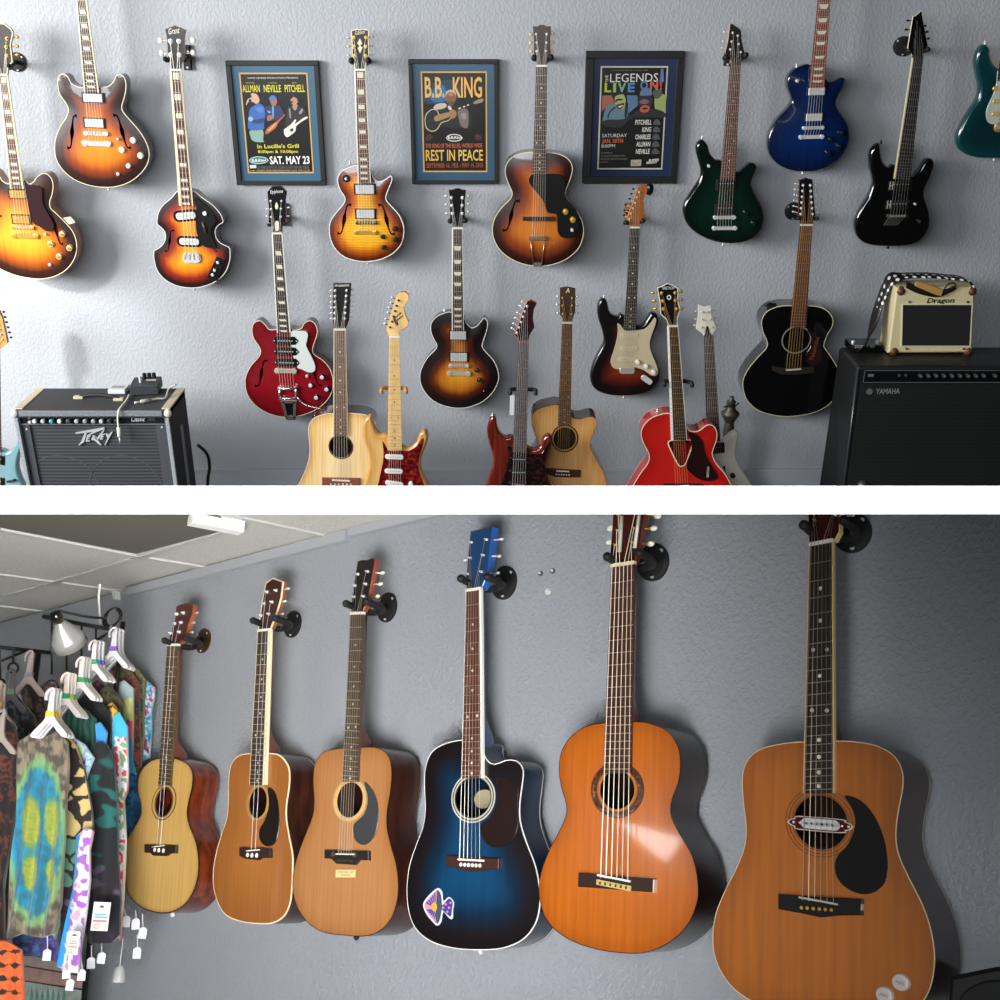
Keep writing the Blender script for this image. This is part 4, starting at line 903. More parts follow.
# ---- 13 black twelve-string acoustic
G = guitar('acoustic_guitar', 'black twelve-string acoustic guitar with white binding hanging above the black amplifier', up(.19), (806.4, 225.6), (793.2, 369.6),
  [(792.5, 305.5), (779, 306.2), (766.8, 311.6), (761.4, 321), (762.8, 331.8), (766.8, 341.3), (766.2, 348), (757.4, 357.5), (748.6, 368.3), (743.2, 379.1), (743.2, 389.9), (747.3, 400.7), (757.4, 410.1), (770.9, 414.8), (785.7, 416.6), (800.6, 415.5), (815.4, 412.1), (828.9, 404.7), (837.7, 392.6), (840.4, 380.4), (838.4, 369.6), (831.6, 357.5), (824.9, 348), (824.2, 344), (827.6, 334.5), (832.3, 326.4), (832.7, 318.3), (827.6, 310.9), (818.1, 306.5), (806, 305.6)],
  ((800.4, 225.6), (812.4, 225.6), (790.3, 327.1), (806.2, 327.1)), [(799.4, 180.4), (804.6, 178.8), (806.2, 177.6), (808.2, 178.8), (812.6, 179.6), (813.4, 194), (815.4, 214.8), (813.4, 221.2), (812.2, 225.2), (800.6, 225.2), (800.2, 221), (798.6, 214.8), (799, 194)],
  t=.105, top=BLACKGLOSS, side=M('#16181b', .15, 0, .7), bind=CREAM, bw=.8, group=HUNG, fbm=REDROSE, headm=BLACKH, ns=12, sr=.0005, strm=BRONZE, bindback=None, neckm=MAHOG,
  posts=[(803 - .48 * i, 185.2 + 5.76 * i) for i in range(6)] + [(810.2 + .48 * i, 185.2 + 5.76 * i) for i in range(6)], btns=[(795.8 - .5 * i, 183.6 + 5.6 * i) for i in range(6)] + [(815.4 + .4 * i, 184.4 + 5.6 * i) for i in range(6)], pr=1.3, bsz=(1.3, .9), order=[5, 4, 3, 2, 1, 0, 6, 7, 8, 9, 10, 11], swb=14, holes=[hole_ell((796.3, 339.7), 12.6, 11.6)])
rosette(G, (796.3, 339.7), [(14.6, 13.6, 13.4, 12.4, M('#8d8a84', .4))])
plate(G, [(807, 330), (813, 333), (819, 341), (822, 352), (821, 361), (815, 366), (808, 364), (806, 355), (811, 346), (811, 337)], 0, M('#2c0f0e', .2, 0, .6), .001)
mb = MB(G.F); add_text(mb, 'Takamine', G.F.L(813, 361.5, .002), G.F.L(819.5, 337.5, .002), 4.2 * G.s[0], .0026, slant=.25); mb.build('signature', M('#7a4a34', .5), G.root)
acoustic_bridge(G, [(772.5, 366.5), (786, 368.5), (814, 367), (814.5, 373), (800, 374.5), (783, 375), (773, 371)], ((793.8, 369.6), 15, 1.3, .06), [], M('#2a2420', .4), PEARL)
mb = MB(G.F); mb.prism(G.F.P([(764, 306), (770, 302.5), (777, 303.5), (770, 307.5)], -.03), -.06, -.03); mb.build('control_panel', BLACKPL, G.root)
hanger('round black hanger plate left of the black twelve-string headstock', UW, (793, 211), G, (798.5, 219.5), (817.2, 220), pr=(8.6, 8.8), r=.007)

# ---- floor guitars and stands
def stand(label, G, left, right, m=BLACKMATT, r=.007):
    """floor stand: yoke under the headstock, pole behind the body, tripod legs, two rests under the body"""
    F = G.F; hid = left is None; left, right = left or (500, 400), right or (510, 400); L = F.L(*left, .012); R = F.L(*right, .012); lo = -.032; ym = (L[1] + R[1]) / 2; cb = -G.t - .035
    bx = F.W(0, G.ymin, cb); ft = Vector((bx.x, min(bx.y, WALLY - .2), 0)); mid = (L[0] + R[0]) / 2
    t = thing('guitar_stand', label, 'stand', ft, 'floor stands behind the guitars')
    if hid:
        mb = MB(); mb.tube([F.W(0, G.ymin + .2, cb), F.W(0, G.ymin + .12, cb), Vector((ft.x, ft.y, .12))], r, 0, 10, world=True); mb.build('pole', m, t)
    else:
     mb = MB(F); mb.tube(curve([(L[0] - .004, L[1] - .012, .014), (L[0] - .004, L[1] + .004, .012), (L[0] + .004, L[1] + .002, lo * .3), (L[0] * .7 + R[0] * .3, ym - .006, lo), (L[0] * .3 + R[0] * .7, ym - .006, lo), (R[0] - .004, R[1] + .002, lo * .3), (R[0] + .004, R[1] + .004, .012), (R[0] + .004, R[1] - .012, .014)], 4), r, 0, 10); mb.build('yoke', m, t)
     mb = MB(); mb.tube([F.W(mid, ym - .006, lo), F.W(mid, ym - .03, cb), F.W(mid * .5, G.ymin + .2, cb), Vector((ft.x, ft.y, .12))], r, 0, 10, world=True); mb.build('pole', m, t)
    for dx, dy in ((-.09, .04), (.09, .04), (0, .1)):
        mb = MB(); mb.tube([Vector((ft.x, ft.y, .13)), Vector((ft.x + dx * .8, ft.y + dy * .8, .02)), Vector((ft.x + dx, ft.y + dy, .007))], .006, 0, 8, world=True); mb.build('leg', m, t)
    for s_ in (-1, 1):
        zb = max(.012, bx.z - .012); x = ft.x + s_ * .07
        mb = MB(); mb.tube([Vector((ft.x, ft.y, .12)), Vector((x, ft.y, zb)), Vector((x, ft.y - .05 - G.t, zb)), Vector((x, ft.y - .06 - G.t, zb + .012))], .005, 0, 8, world=True); mb.build('rest_arm', m, t)
    return t
NATURAL = wood_mat([(0, (214, 160, 92)), (.12, (238, 200, 134)), (.4, (246, 218, 164)), (1, (248, 222, 172))], .3, gs=(160, 4, 20), name='spruce')
G = guitar('acoustic_guitar', 'natural spruce twelve-string acoustic standing beside the cream maple-necked guitar', up(.50), (339.8, 330.2), (340.7, 483.5),
  [(333.2, 413.3), (324.5, 414.2), (314.8, 417.5), (309.5, 423.5), (308.3, 432.5), (309.5, 444.5), (309.2, 456.5), (305.8, 468.5), (300.5, 480.5), (294, 496), (289, 514), (288, 532), (292, 550), (303, 563), (320, 570), (342, 572), (364, 570), (381, 562), (391, 549), (395, 531), (394, 513), (389, 496), (381, 479), (376.5, 466), (374.5, 452), (375, 438), (376, 427), (374, 420.5), (367.5, 415.5), (357, 413.6), (346, 413)],
  ((333.8, 330.2), (345.6, 330.2), (333.3, 435.5), (348, 435.5)), [(333.4, 283.6), (351.2, 283.6), (350.2, 299), (349, 320.6), (346, 327.8), (345.4, 329.6), (334, 329.6), (333.4, 325.4), (332.8, 318), (332.6, 305)],
  t=.1, top=NATURAL, side=M('#2a1d18', .12, 0, .8), bind=WHITEPL, bw=.6, ext=.5, group=FLOORG, fbm=M('#6a4a3c', .5, var=.2, bscale=60), inl=('dot', BLOCKIN), headm=M('#202022', .3, 0, .3), ns=12, sr=.0005, fbind=CREAM, fbw=(.5, .5),
  logo=[('maison', (335, 286.6), (349, 286.2), 2.4, WHITEPL)], posts=[(335.2 - .1 * i, 290.6 + 5.6 * i) for i in range(6)] + [(346.6 - .36 * i, 290.4 + 5.6 * i) for i in range(6)], btns=[(331.2, 290.6 + 5.6 * i) for i in range(6)] + [(352.6 - .3 * i, 289.6 + 5.5 * i) for i in range(6)], pr=1.3, bsz=(1.4, .9), order=[5, 4, 3, 2, 1, 0, 6, 7, 8, 9, 10, 11], swb=14, send=(340.7, 481), holes=[hole_ell((340.9, 446.8), 11.2, 11)])
rosette(G, (340.9, 446.8), [(12.2, 12, 11.1, 10.9, M('#3d2a1a', .4))])
acoustic_bridge(G, [(322, 478), (360, 478.5), (360, 488), (322, 487.5)], ((341, 480.6), 18, 1.4, 0), [(331 + 4 * i, 484.5) for i in range(6)], M('#7a4a34', .4), CHROME)
stand('low dark stand behind the natural twelve-string acoustic', G, None, None, r=.006)
CREAMST = wood_mat([(0, (206, 152, 82)), (.2, (226, 180, 110)), (1, (240, 204, 138))], .25, gs=(70, 4, 10), name='ash')
RTORT = tort_mat((60, 8, 12), (104, 16, 20), (140, 44, 34))
G = guitar('electric_guitar', 'cream maple-necked electric guitar with red tortoiseshell pickguard, standing on the floor', up(.66), (394.4, 337.4), (394.9, 497),
  [(387.5, 435.5), (380, 434.8), (375.5, 429.5), (371.8, 419), (369.5, 416.8), (365, 419.8), (362.3, 428), (363.5, 440), (368, 452), (369.5, 464), (366.5, 476), (362.5, 488), (357.5, 501), (355, 515), (358, 528), (366, 537), (382, 542), (402, 542.5), (420, 539), (432, 529), (436, 515), (433.5, 500), (428.8, 486), (423.5, 476), (420.5, 467), (422, 456.5), (426.5, 444.5), (428, 437), (425, 431.8), (419.8, 434), (416, 443), (408.5, 448.3), (401.8, 446.8)],
  ((389.2, 337.4), (399.6, 337.4), (387.6, 450.5), (402, 450.5)), [(399.4, 336.5), (400, 331.4), (407.8, 326.6), (408.6, 321.8), (405.4, 314.6), (403.6, 307.4), (406.4, 303.4), (409, 298.6), (408.6, 294.5), (404.8, 292), (400, 292.2), (395.8, 296.6), (392.8, 307.4), (388, 323), (386.2, 330.2), (389, 336.5)],
  t=.045, r=.009, top=CREAMST, ext=.5, group=FLOORG, fbm=MAPLE, inl=('dot', BLACKPL), dotr=.0028, neckm=MAPLE, headm=MAPLE, heads=M('#c2924e', .35, 0, .4), tm=BLACKMETAL, bm=CHROME, nutm=WHITEPL, logo=[('F', (396.5, 326), (405, 319.5), 7, BLACKPL, .2)],
  posts=[(390.2, 327.2), (392.2, 321.6), (393.6, 316.4), (395.2, 311), (396.6, 305.8), (398.6, 300.4)], btns=[(385, 323.5), (385.8, 318.8), (388, 312.4), (389.2, 307.5), (391, 302.6), (392.2, 297.6)], bsz=(1.3, 1), order=[0, 1, 2, 3, 4, 5], swb=12)
G.pm = WHITEPL
plate(G, [(382.3, 441.5), (385.2, 445), (388.3, 450.3), (395, 451.4), (401.8, 450.5), (410, 450.6), (417, 445.5), (422, 438.5), (423.4, 441.5), (420, 455), (418, 465.5), (420.5, 476), (424.5, 486), (428, 500), (426, 511), (416, 511), (405, 501), (392, 499.5), (381, 498.5), (376, 491), (378.3, 483.5), (380.5, 473), (383, 461), (383.4, 450.5)], 0, RTORT, .003, sm=2)
for c, ro in (((394.3, 456.5), 0), ((393.7, 470.8), 0), ((394.3, 483.2), -.12)): pickup(G, c, 18, 4.8, 'single', ro)
for c in ((411, 484), (418, 491), (423, 501)): knob(G, c, 2.6, WHITEPL, z=.003)
bar(G, (394.9, 497), 15, 5, CHROME, 'bridge', saddles=6, studs=False)
stand('tan wooden-yoke stand holding the cream maple-necked guitar', G, (382.6, 390.2), (404.8, 390.2), m=flat_wood((208, 148, 84), (180, 120, 62)), r=.008)

MAHST = flat_wood((120, 40, 24), (66, 20, 16), gs=(60, 3, 10), rough=.18)
DTORT = tort_mat((14, 8, 9), (30, 14, 14), (60, 26, 20), 'dark_tortoiseshell')
G = guitar('electric_guitar', 'dark mahogany electric guitar with dark tortoiseshell pickguard and rosewood neck, standing on the floor', up(.62), (523.5, 342.4), (518.5, 495),
  [(512.9, 437.4), (505.9, 438.1), (499.6, 433.2), (496.8, 424.8), (496.1, 419.2), (492.6, 416.7), (488.4, 423.4), (487, 431.8), (489.1, 443), (492.6, 454.2), (493.3, 464), (490.5, 473.8), (485.5, 487), (480.5, 500), (478, 514), (481, 527), (490, 537), (506, 542), (526, 542), (543, 537), (553, 526), (556, 511), (553.5, 496), (549.5, 483), (545.8, 472.4), (545.1, 464), (548.6, 455.6), (552.1, 443), (551.4, 437.4), (547.2, 435.7), (543, 440.2), (540.2, 447.2), (533.2, 450), (527.6, 447.9)],
  ((518.5, 342.4), (528.6, 342.4), (512.7, 452.1), (526.6, 452.1)), [(518.8, 340.6), (514.6, 334.6), (518.8, 323.2), (523.6, 308.8), (527.2, 301), (530.8, 299.8), (536.8, 303.4), (533.8, 310), (533, 318.4), (534.6, 327.4), (529.6, 335.2), (528.4, 341.4)],
  t=.045, r=.008, top=MAHST, ext=.48, group=FLOORG, fbm=M('#4b3f3c', .45, var=.2, bscale=60), neckm=flat_wood((196, 124, 74), (160, 92, 50)), headm=M('#2d1413', .2, 0, .5), heads=flat_wood((214, 140, 86), (180, 110, 60)), nutm=M('#7a3a22', .4), tm=CHROME,
  posts=[(517, 332.8), (519.1, 327.4), (521.2, 322), (523, 316.6), (524.8, 311.4), (527, 306.2)], btns=[(512, 328), (513.6, 323.4), (515.2, 317.8), (517.6, 312.6), (520, 305.8), (522.4, 301.6)], pr=1.2, bsz=(1.3, 1), order=[0, 1, 2, 3, 4, 5], swb=13, strm=CHROME)
plate(G, [(507.3, 445.8), (511.5, 447.5), (513.2, 452.3), (520, 453.6), (526.2, 453), (535, 454.4), (541.6, 453.6), (545.8, 447.2), (548.6, 441.6), (550, 445.8), (546.4, 458.4), (545.4, 466.8), (548.5, 481), (551.5, 496), (549, 507), (538, 506), (526, 500), (508, 499), (500, 492), (501.4, 483.6), (504.8, 472.4), (508, 461.2), (509.4, 454)], 0, DTORT, .003, sm=2)
G.pm = BLACKPL
for c, ro in (((519, 459), 0), ((518.6, 472), 0), ((518, 484), -.1)): pickup(G, c, 18, 4.8, 'single', ro)
bar(G, (518.5, 495), 15, 5, CHROME, 'bridge', saddles=6, studs=False); strap_button(G, (492.4, 415.6))
stand('black curled-yoke stand holding the dark mahogany guitar', G, (511.5, 391.5), (534.8, 391.8), r=.008)
mb = MB(G.F); mb.rect(G.F.L(512, 405, -.02), 4.4 * G.s[0], 19 * G.s[1], -.022, -.0205); tg = mb.build('price_tag', M('#c7ccd2', .3)); tag(tg, 'pale paper tag hanging from the black stand behind the dark mahogany guitar', 'tag')

SPRUCE2 = wood_mat([(0, (212, 152, 82)), (.2, (226, 172, 104)), (1, (232, 182, 114))], .3, gs=(160, 4, 20), name='spruce')
G = guitar('acoustic_guitar', 'natural cutaway acoustic guitar with gold tuners standing behind the dark mahogany guitar', up(.5), (567.3, 323.4), (562.6, 470.4),
  [(558.1, 404.9), (548.6, 405.9), (538.8, 408.7), (532.9, 414.3), (531.8, 423.4), (534.6, 433.2), (537.1, 441.6), (535.5, 449), (531, 457), (526, 466), (522.5, 478), (521, 491), (523, 504), (531, 514), (545, 520), (562, 522), (580, 521), (596, 515), (605, 505), (608.5, 493), (607, 484), (604.6, 475.2), (599, 464), (592, 451.4), (589.9, 444.4), (592, 436), (596.2, 426.2), (596.9, 421.3), (593.4, 417.1), (587.8, 416.7), (579.4, 418.9), (572.4, 417.5), (570.3, 412)],
  ((562.2, 323.4), (572.4, 323.4), (557.8, 425.5), (570.6, 425.5)), [(560, 288.4), (567.4, 287.2), (575.4, 289), (575.2, 311.2), (572.8, 318.4), (572.2, 322.8), (562.4, 322.8), (562.6, 318.4), (560, 314.8)],
  t=.1, top=SPRUCE2, side=M('#3a322c', .25, 0, .5), bind=M('#4a3424', .4), bw=.4, ext=1, group=FLOORG, fbm=M('#5a3c2c', .5, var=.25, bscale=60), headm=M('#3f2a1c', .4, 0, .3), tm=GOLD, bm=CHROME, inl=('dot', BLOCKIN), dotr=.002,
  logo=[('A', (565.5, 293), (569.5, 292.5), 4, CREAM, .3)], posts=[(562.6, 313.8), (562.4, 305.6), (562.6, 297.8), (572, 297.8), (571.9, 305.6), (571.6, 313.8)], btns=[(557.8, 313), (557.2, 304.6), (557.8, 296.2), (577.4, 296.8), (577.4, 305.2), (577, 313)], bsz=(1.5, 1.2), order=[0, 1, 2, 3, 4, 5], swb=11.5, holes=[hole_ell((564.7, 438.5), 11.2, 11.2)], strm=BRONZE)
rosette(G, (564.7, 438.5), [(13.6, 13.6, 12.2, 12.2, M('#4a2c18', .4)), (12.2, 12.2, 11.1, 11.1, M('#b98a4e', .4))])
acoustic_bridge(G, [(545.8, 468.6), (580.6, 470.6), (580.4, 477.2), (568, 477.6), (556, 477), (545.6, 473.6)], ((562.8, 471.4), 13, 1.2, -.05), [(556.5 + 2.5 * i, 474.6 + .15 * i) for i in range(6)], M('#4a2c20', .4), PEARL, pr=.8)
stand('low dark stand behind the natural cutaway acoustic', G, None, None, r=.006)

RED2 = wood_mat([(0, (168, 24, 20)), (.2, (190, 30, 24)), (1, (204, 36, 28))], .1, rough=.15, coat=.9, name='orange_red_lacquer')
G = guitar('acoustic_guitar', 'bright orange-red cutaway guitar with triangular sound hole and white bindings, standing on the floor', up(.63), (672.5, 326.8), (681.6, 484.3),
  [(671.8, 413.6), (660.6, 414.3), (649.4, 419.2), (642.4, 427.6), (641, 436), (644.5, 445.8), (648.7, 454.2), (648, 462.6), (641, 472.4), (633.3, 485), (627.5, 499), (626.5, 516), (633, 533), (648, 546), (670, 552), (695, 551), (717, 543), (731, 529), (737, 512), (736, 497), (731.3, 485), (725, 473.8), (716.6, 464), (712.7, 455.6), (713.1, 450), (716.6, 440.2), (716.9, 431.8), (713.1, 425.5), (706.8, 425.1), (700.5, 429.7), (695.6, 431.5), (688.6, 429.7), (684, 421)],
  ((667.8, 326.8), (678.2, 326.8), (671.8, 440.2), (686.9, 440.2)), [(657, 287.7), (662, 286), (667.5, 283), (673, 285), (678, 288.3), (678, 302), (680.2, 309.7), (677.4, 318.5), (677.4, 326), (668.4, 326), (666.4, 319.6), (660.4, 314.1), (659.8, 302)],
  t=.08, top=RED2, side=M('#a81624', .15, 0, .8), bind=CREAM, bw=.9, bindback=1, ext=.78, group=FLOORG, fbm=EBONY, fbind=WHITEPL, fbw=(2.2, .6), headm=BLACKH, hbind=WHITEPL, tm=GOLD, neckm=M('#9a1420', .2, 0, .6),
  logo=[('GRETSCH', (662, 289.4), (674, 289.2), 2.4, WHITEPL)], posts=[(663.3, 308.8), (662.8, 300.9), (661.5, 293), (675, 292.7), (675.4, 300.4), (676.5, 308.8)], btns=[(655.4, 308.8), (654.3, 300.9), (653, 292.7), (680.7, 291.6), (681, 299.8), (681.8, 308.3)], pr=1.8, bsz=(2.2, 1.5), order=[0, 1, 2, 3, 4, 5], swb=12, strm=BRONZE,
  holes=[lambda F: smooth(F.P([(668.6, 445), (668.8, 442), (671.5, 440.6), (680, 440.4), (689, 440.2), (692, 441.4), (692, 444.5), (689, 453), (686.3, 461), (683.5, 465), (679.8, 465.6), (677, 462), (672.5, 453)]), 3)])
mb = MB(G.F)
q = smooth(G.F.P([(667.8, 445), (668, 441.6), (671.2, 439.8), (680, 439.5), (689.4, 439.3), (693, 441), (693, 444.8), (690, 453.4), (687.2, 461.6), (684, 466), (679.4, 466.6), (676.2, 462.6), (671.6, 453.4)]), 3); q2 = offset(q, -.005 if area(q) > 0 else -.005); nq = len(q)
mb.add([(x, y, .0008) for x, y in q] + [(x, y, .0008) for x, y in q2], [(i, (i + 1) % nq, nq + (i + 1) % nq, nq + i) for i in range(nq)], 0); mb.build('rosette', CREAM, G.root)
mb = MB(G.F); qq = G.F.L(669, 297.4, G.ch); mb.ring(qq, 2.1 * G.s[0], 2.1 * G.s[1], 1.2 * G.s[0], 1.2 * G.s[1], G.ch, G.ch + .001, n=20); mb.build('headstock_inlay', WHITEPL, G.head)
plate(G, [(688, 432.8), (695.6, 433.9), (702.6, 441.6), (705.4, 454.2), (712.4, 466.8), (718, 476.6), (712.4, 480.8), (701.2, 480.1), (691.4, 473.8), (686, 465.4), (691.4, 450.5), (690.5, 440)], .002, M('#24100f', .15, 0, .7), .002, mtop=M('#24100f', .15, 0, .7))
mb = MB(G.F); add_text(mb, 'GRETSCH', G.F.L(708.6, 477.5, .005), G.F.L(709.4, 466.8, .005), 2.2 * G.s[0], .0055); mb.build('logo', WHITEPL, G.root)
acoustic_bridge(G, [(663.5, 484), (701, 484), (701, 492), (663.5, 492)], ((681.6, 486.5), 15, 1.4, 0), [(675 + 2.6 * i, 489.5) for i in range(6)], EBONY, PEARL)
strap_button(G, (657.4, 411.5))
stand('black stand with curved yoke holding the orange-red guitar', G, (665.4, 383), (690.8, 384), r=.008)

WHITEG = wood_mat([(0, (222, 218, 202)), (.3, (230, 226, 210)), (1, (232, 228, 214))], .05, rough=.2, coat=.6, name='white_lacquer')
G = guitar('electric_guitar', 'white double-cutaway electric guitar half hidden behind the orange-red one', up(.46), (708.8, 336.7), (716.5, 482),
  [(704, 444), (698, 446), (692, 442), (686, 432), (681, 430), (677, 436), (677, 447), (680, 458), (681, 468), (677, 480), (672, 494), (671, 510), (678, 524), (692, 533), (712, 537), (733, 534), (749, 525), (757, 511), (757, 497), (750.2, 482.2), (741.8, 469.6), (736.2, 457), (736.9, 445.8), (739, 436), (737.6, 433), (734.1, 432.8), (730.6, 435.3), (726.4, 438.8), (721, 442)],
  ((704.2, 336.7), (713.4, 336.7), (707, 440.6), (720.4, 440.6)), [(698.1, 304.4), (704.9, 306.6), (710.7, 305.9), (712, 316.3), (716.7, 328.4), (712.6, 333.9), (712.4, 336.4), (703.8, 336.4), (702.7, 333.9), (696.1, 329), (698.3, 316.3)],
  t=.045, r=.008, top=WHITEG, ext=.72, group=FLOORG, fbm=ROSEWOOD, headm=WHITEG, heads=WHITEG, tm=NICKEL, truss=([(706.2, 327), (708, 326.5), (710, 332), (711, 336), (704.6, 336)], BLACKPL), neckm=M('#d0cebf', .3, 0, .4), nutm=BLACKPL,
  posts=[(701.6, 327.1), (702.2, 319.3), (702.7, 311.9), (708, 311.9), (710.4, 319.3), (712.1, 327.1)], btns=[(694.7, 325.4), (695.6, 319), (696.1, 311.1), (713.5, 311), (714.2, 318), (716.2, 325)], bsz=(1.3, 1), order=[0, 1, 2, 3, 4, 5], swb=12)
pickup(G, (715, 448.6), 19, 10, 'black', z=0); pickup(G, (716, 472), 19, 10, 'black', z=0); knob(G, (732.7, 475.6), 2.8, BLACKPL, z=0)
bar(G, (716.5, 482), 17, 4, CHROME, 'bridge', saddles=6)
stand('low dark stand behind the white guitar', G, None, None, r=.006)

# ---- pale blue guitar at the lower left edge
SKY = wood_mat([(0, (112, 152, 160)), (.3, (126, 164, 172)), (1, (130, 168, 176))], .05, rough=.25, coat=.5, name='sky_lacquer')
G = guitar('electric_guitar', 'pale blue-grey electric guitar mostly outside the left edge, standing beside the grey amplifier', up(.33), (-5.5, 350), (-6, 500),
  [(-12, 449), (-19, 447), (-26, 440), (-32, 443), (-31, 456), (-26, 468), (-28, 480), (-36, 495), (-38, 512), (-30, 526), (-8, 532), (14, 529), (27, 516), (29, 500), (22, 484), (17, 470), (18, 458), (21, 447), (18, 441), (14, 445.5), (11, 450), (6, 452.5), (1, 450.5)],
  ((-10.5, 350), (-.6, 350), (-12.4, 452), (1, 452)), [(-10.5, 349.4), (-.6, 349.4), (7.6, 343), (5.8, 334), (2.4, 318), (-2, 309), (-10, 306), (-16, 315), (-14, 335)],
  t=.045, r=.009, top=SKY, ext=.55, group=FLOORG, fbm=ROSEWOOD, headm=M('#c08a50', .35, 0, .4), heads=M('#a06c38', .35), neckm=flat_wood((120, 80, 44), (90, 56, 30)), tm=NICKEL, bm=BLACKMETAL,
  posts=[(-4 + i * 1.3, 314 + i * 5) for i in range(6)], btns=[(3.6 + i * 1.45, 312 + i * 5.1) for i in range(6)], bsz=(1.5, 1), order=[5, 4, 3, 2, 1, 0], swb=13)
for c in ((-5, 459), (-5, 481)): pickup(G, c, 20, 9, 'black', z=0)
bar(G, (-6, 500), 15, 5, CHROME, 'bridge', studs=False)
mb = MB(G.F); mb.tube([(*G.F.L(7, 482, .008), .006), (*G.F.L(16, 479.5, .01), .012)], .005, 0, 8); mb.build('selector_switch', BLACKPL, G.root)
stand('low dark stand behind the pale blue-grey guitar', G, None, None, r=.006)

# ---- lantern on the floor
q = UW.shift(.12).hit(728.8, 430); cx_, cy_ = q.x, q.y
zt = UW.shift(.12).hit(728.8, 396.5).z
t = thing('lantern', 'old grey metal lantern standing on the floor behind the white guitar', 'lantern', (cx_, cy_, 0))
LM = M('#5e5b52', .45, .7, var=.35, bscale=30)
s_ = UW.shift(.12).scale(728, 420)[0]
mb = MB(); mb.lathe([(0, .0), (.05, .0), (.054, .02), (.05, .06), (.042, .1), (5.4 * s_, .16), (5.4 * s_, zt - .15), (4.6 * s_, zt - .12)], (cx_, cy_, 0)); mb.build('body', LM, t)
mb = MB(); mb.lathe([(4.6 * s_, zt - .12), (9 * s_, zt - .085), (9 * s_, zt - .075), (5 * s_, zt - .06), (4.2 * s_, zt - .03), (5 * s_, zt - .026), (2.2 * s_, zt - .01), (2.4 * s_, zt), (0, zt + .002)], (cx_, cy_, 0)); mb.build('cap', LM, t)
mb = MB(); mb.tube([Vector((cx_ - 7 * s_, cy_, zt - .05)), Vector((cx_ - 3 * s_, cy_ - .02, zt - .036)), Vector((cx_ + 4 * s_, cy_ - .02, zt - .036)), Vector((cx_ + 7.5 * s_, cy_, zt - .03))], .0035, 0, 6, world=True); mb.build('wire_handle', BLACKMETAL, t)
# ------------------------------------------------------------------ framed posters
PF = UW.shift(.03)
def quad_px(F, a, b, c, d, z=0): return [F.L(*p, z) for p in (a, b, c, d)]
def tprect(F, tl, tr, br, bl, z):
    P = quad_px(F, tl, tr, br, bl, z)
    x0 = (P[0][0] + P[3][0]) / 2; x1 = (P[1][0] + P[2][0]) / 2; y1 = (P[0][1] + P[1][1]) / 2; y0 = (P[2][1] + P[3][1]) / 2
    return x0, y0, x1, y1
def poster(label, outer, inner, pr, matc, framec, linec, paper):
    F = PF
    X0, Y0, X1, Y1 = tprect(F, *outer, 0); a0, b0, a1, b1 = tprect(F, *inner, 0); p0, q0, p1, q1 = tprect(F, *pr, 0)
    t = thing('framed_poster', label, 'poster', F.W((X0 + X1) / 2, Y0, -.03), 'framed concert posters')
    mb = MB(F)
    for r in ((X0, Y0, X1, b0), (X0, b1, X1, Y1), (X0, b0, a0, b1), (a1, b0, X1, b1)):
        mb.box((r[0], r[1], -.028), (r[2], r[3], .004), 0, .002)
    mb.build('frame', M(framec, .5), t)
    mb = MB(F); mb.box((a0 - .002, b0 - .002, -.02), (a1 + .002, b1 + .002, -.008)); mb.build('mat_board', M(matc, .25, 0, .5), t)
    mb = MB(F); mb.box((p0 - .006, q0 - .006, -.009), (p1 + .006, q1 + .006, -.007)); mb.build('mat_edge', M(linec, .5), t)
    mb = MB(F); mb.box((p0, q0, -.008), (p1, q1, -.0064)); pp = mb.build('print', M(paper, .3, 0, .3), t); BASE[pp.name] = BASE[t.name]
    return t, pp, (p0, q0, p1, q1)
PL_ = [-.006]
def lay():
    PL_[0] += .00012; return PL_[0]
def ptext(pp, s, u0, v0, u1, v1, h, col, slant=0., bold=0.):
    F = PF; z = lay(); mb = MB(F); sy = F.scale(u0, v0)[1]
    add_text(mb, s, F.L(u0, v0, z), F.L(u1, v1, z), h * sy, z, 0, slant, bold); mb.build('lettering', M(col, .4), pp)
def pshape(pp, nm, px, col, sm=3):
    F = PF; z = lay(); p = F.P(px, z); p = smooth(p, sm) if sm else p
    mb = MB(F); mb.add([(x, y, z) for x, y in p], fill2d(p)); mb.build(nm, M(col, .4), pp)
def zm(x0, y0, s): return lambda *p: [(x0 + a / s, y0 + b / s) for a, b in p]

# left poster
PL_[0] = -.0062
t, pp, R = poster('black framed concert poster reading SAT. MAY 23 with three musicians, leftmost of the posters', ((224.7, 61.1), (317.4, 60.4), (326.6, 184.8), (237.3, 185.6)), ((231, 66), (313, 65.4), (321.3, 180.6), (241.5, 181.4)), ((240, 74.7), (305.6, 74), (312.3, 171.7), (249, 172.4)), '#416780', '#08080a', '#c9a05a', '#12110f')
z_ = zm(220, 55, 7.41)
ptext(pp, 'DAVID KENNER PRODUCTIONS PRESENTS', 247.9, 78.8, 298, 78.6, 1.6, '#d8d2c4')
ptext(pp, 'ALLMAN', 242.7, 92, 260, 92, 7, '#d8cf30', bold=.012); ptext(pp, 'NEVILLE', 264, 92, 281.2, 92, 7, '#d8cf30', bold=.012); ptext(pp, 'PITCHELL', 285, 92, 305, 91.8, 7, '#d8cf30', bold=.012)
for s_, a, b in (('MICHAEL', 246, 255), ('CHARLES', 268, 277), ('JAY', 292, 297)): ptext(pp, s_, a, 83.4, b, 83.4, 1.3, '#b9b04a')
z_ = zm(228, 90, 11.11)
pshape(pp, 'trousers', z_((245, 450), (385, 445), (390, 560), (410, 575), (330, 580), (270, 560), (250, 520)), '#86a898')
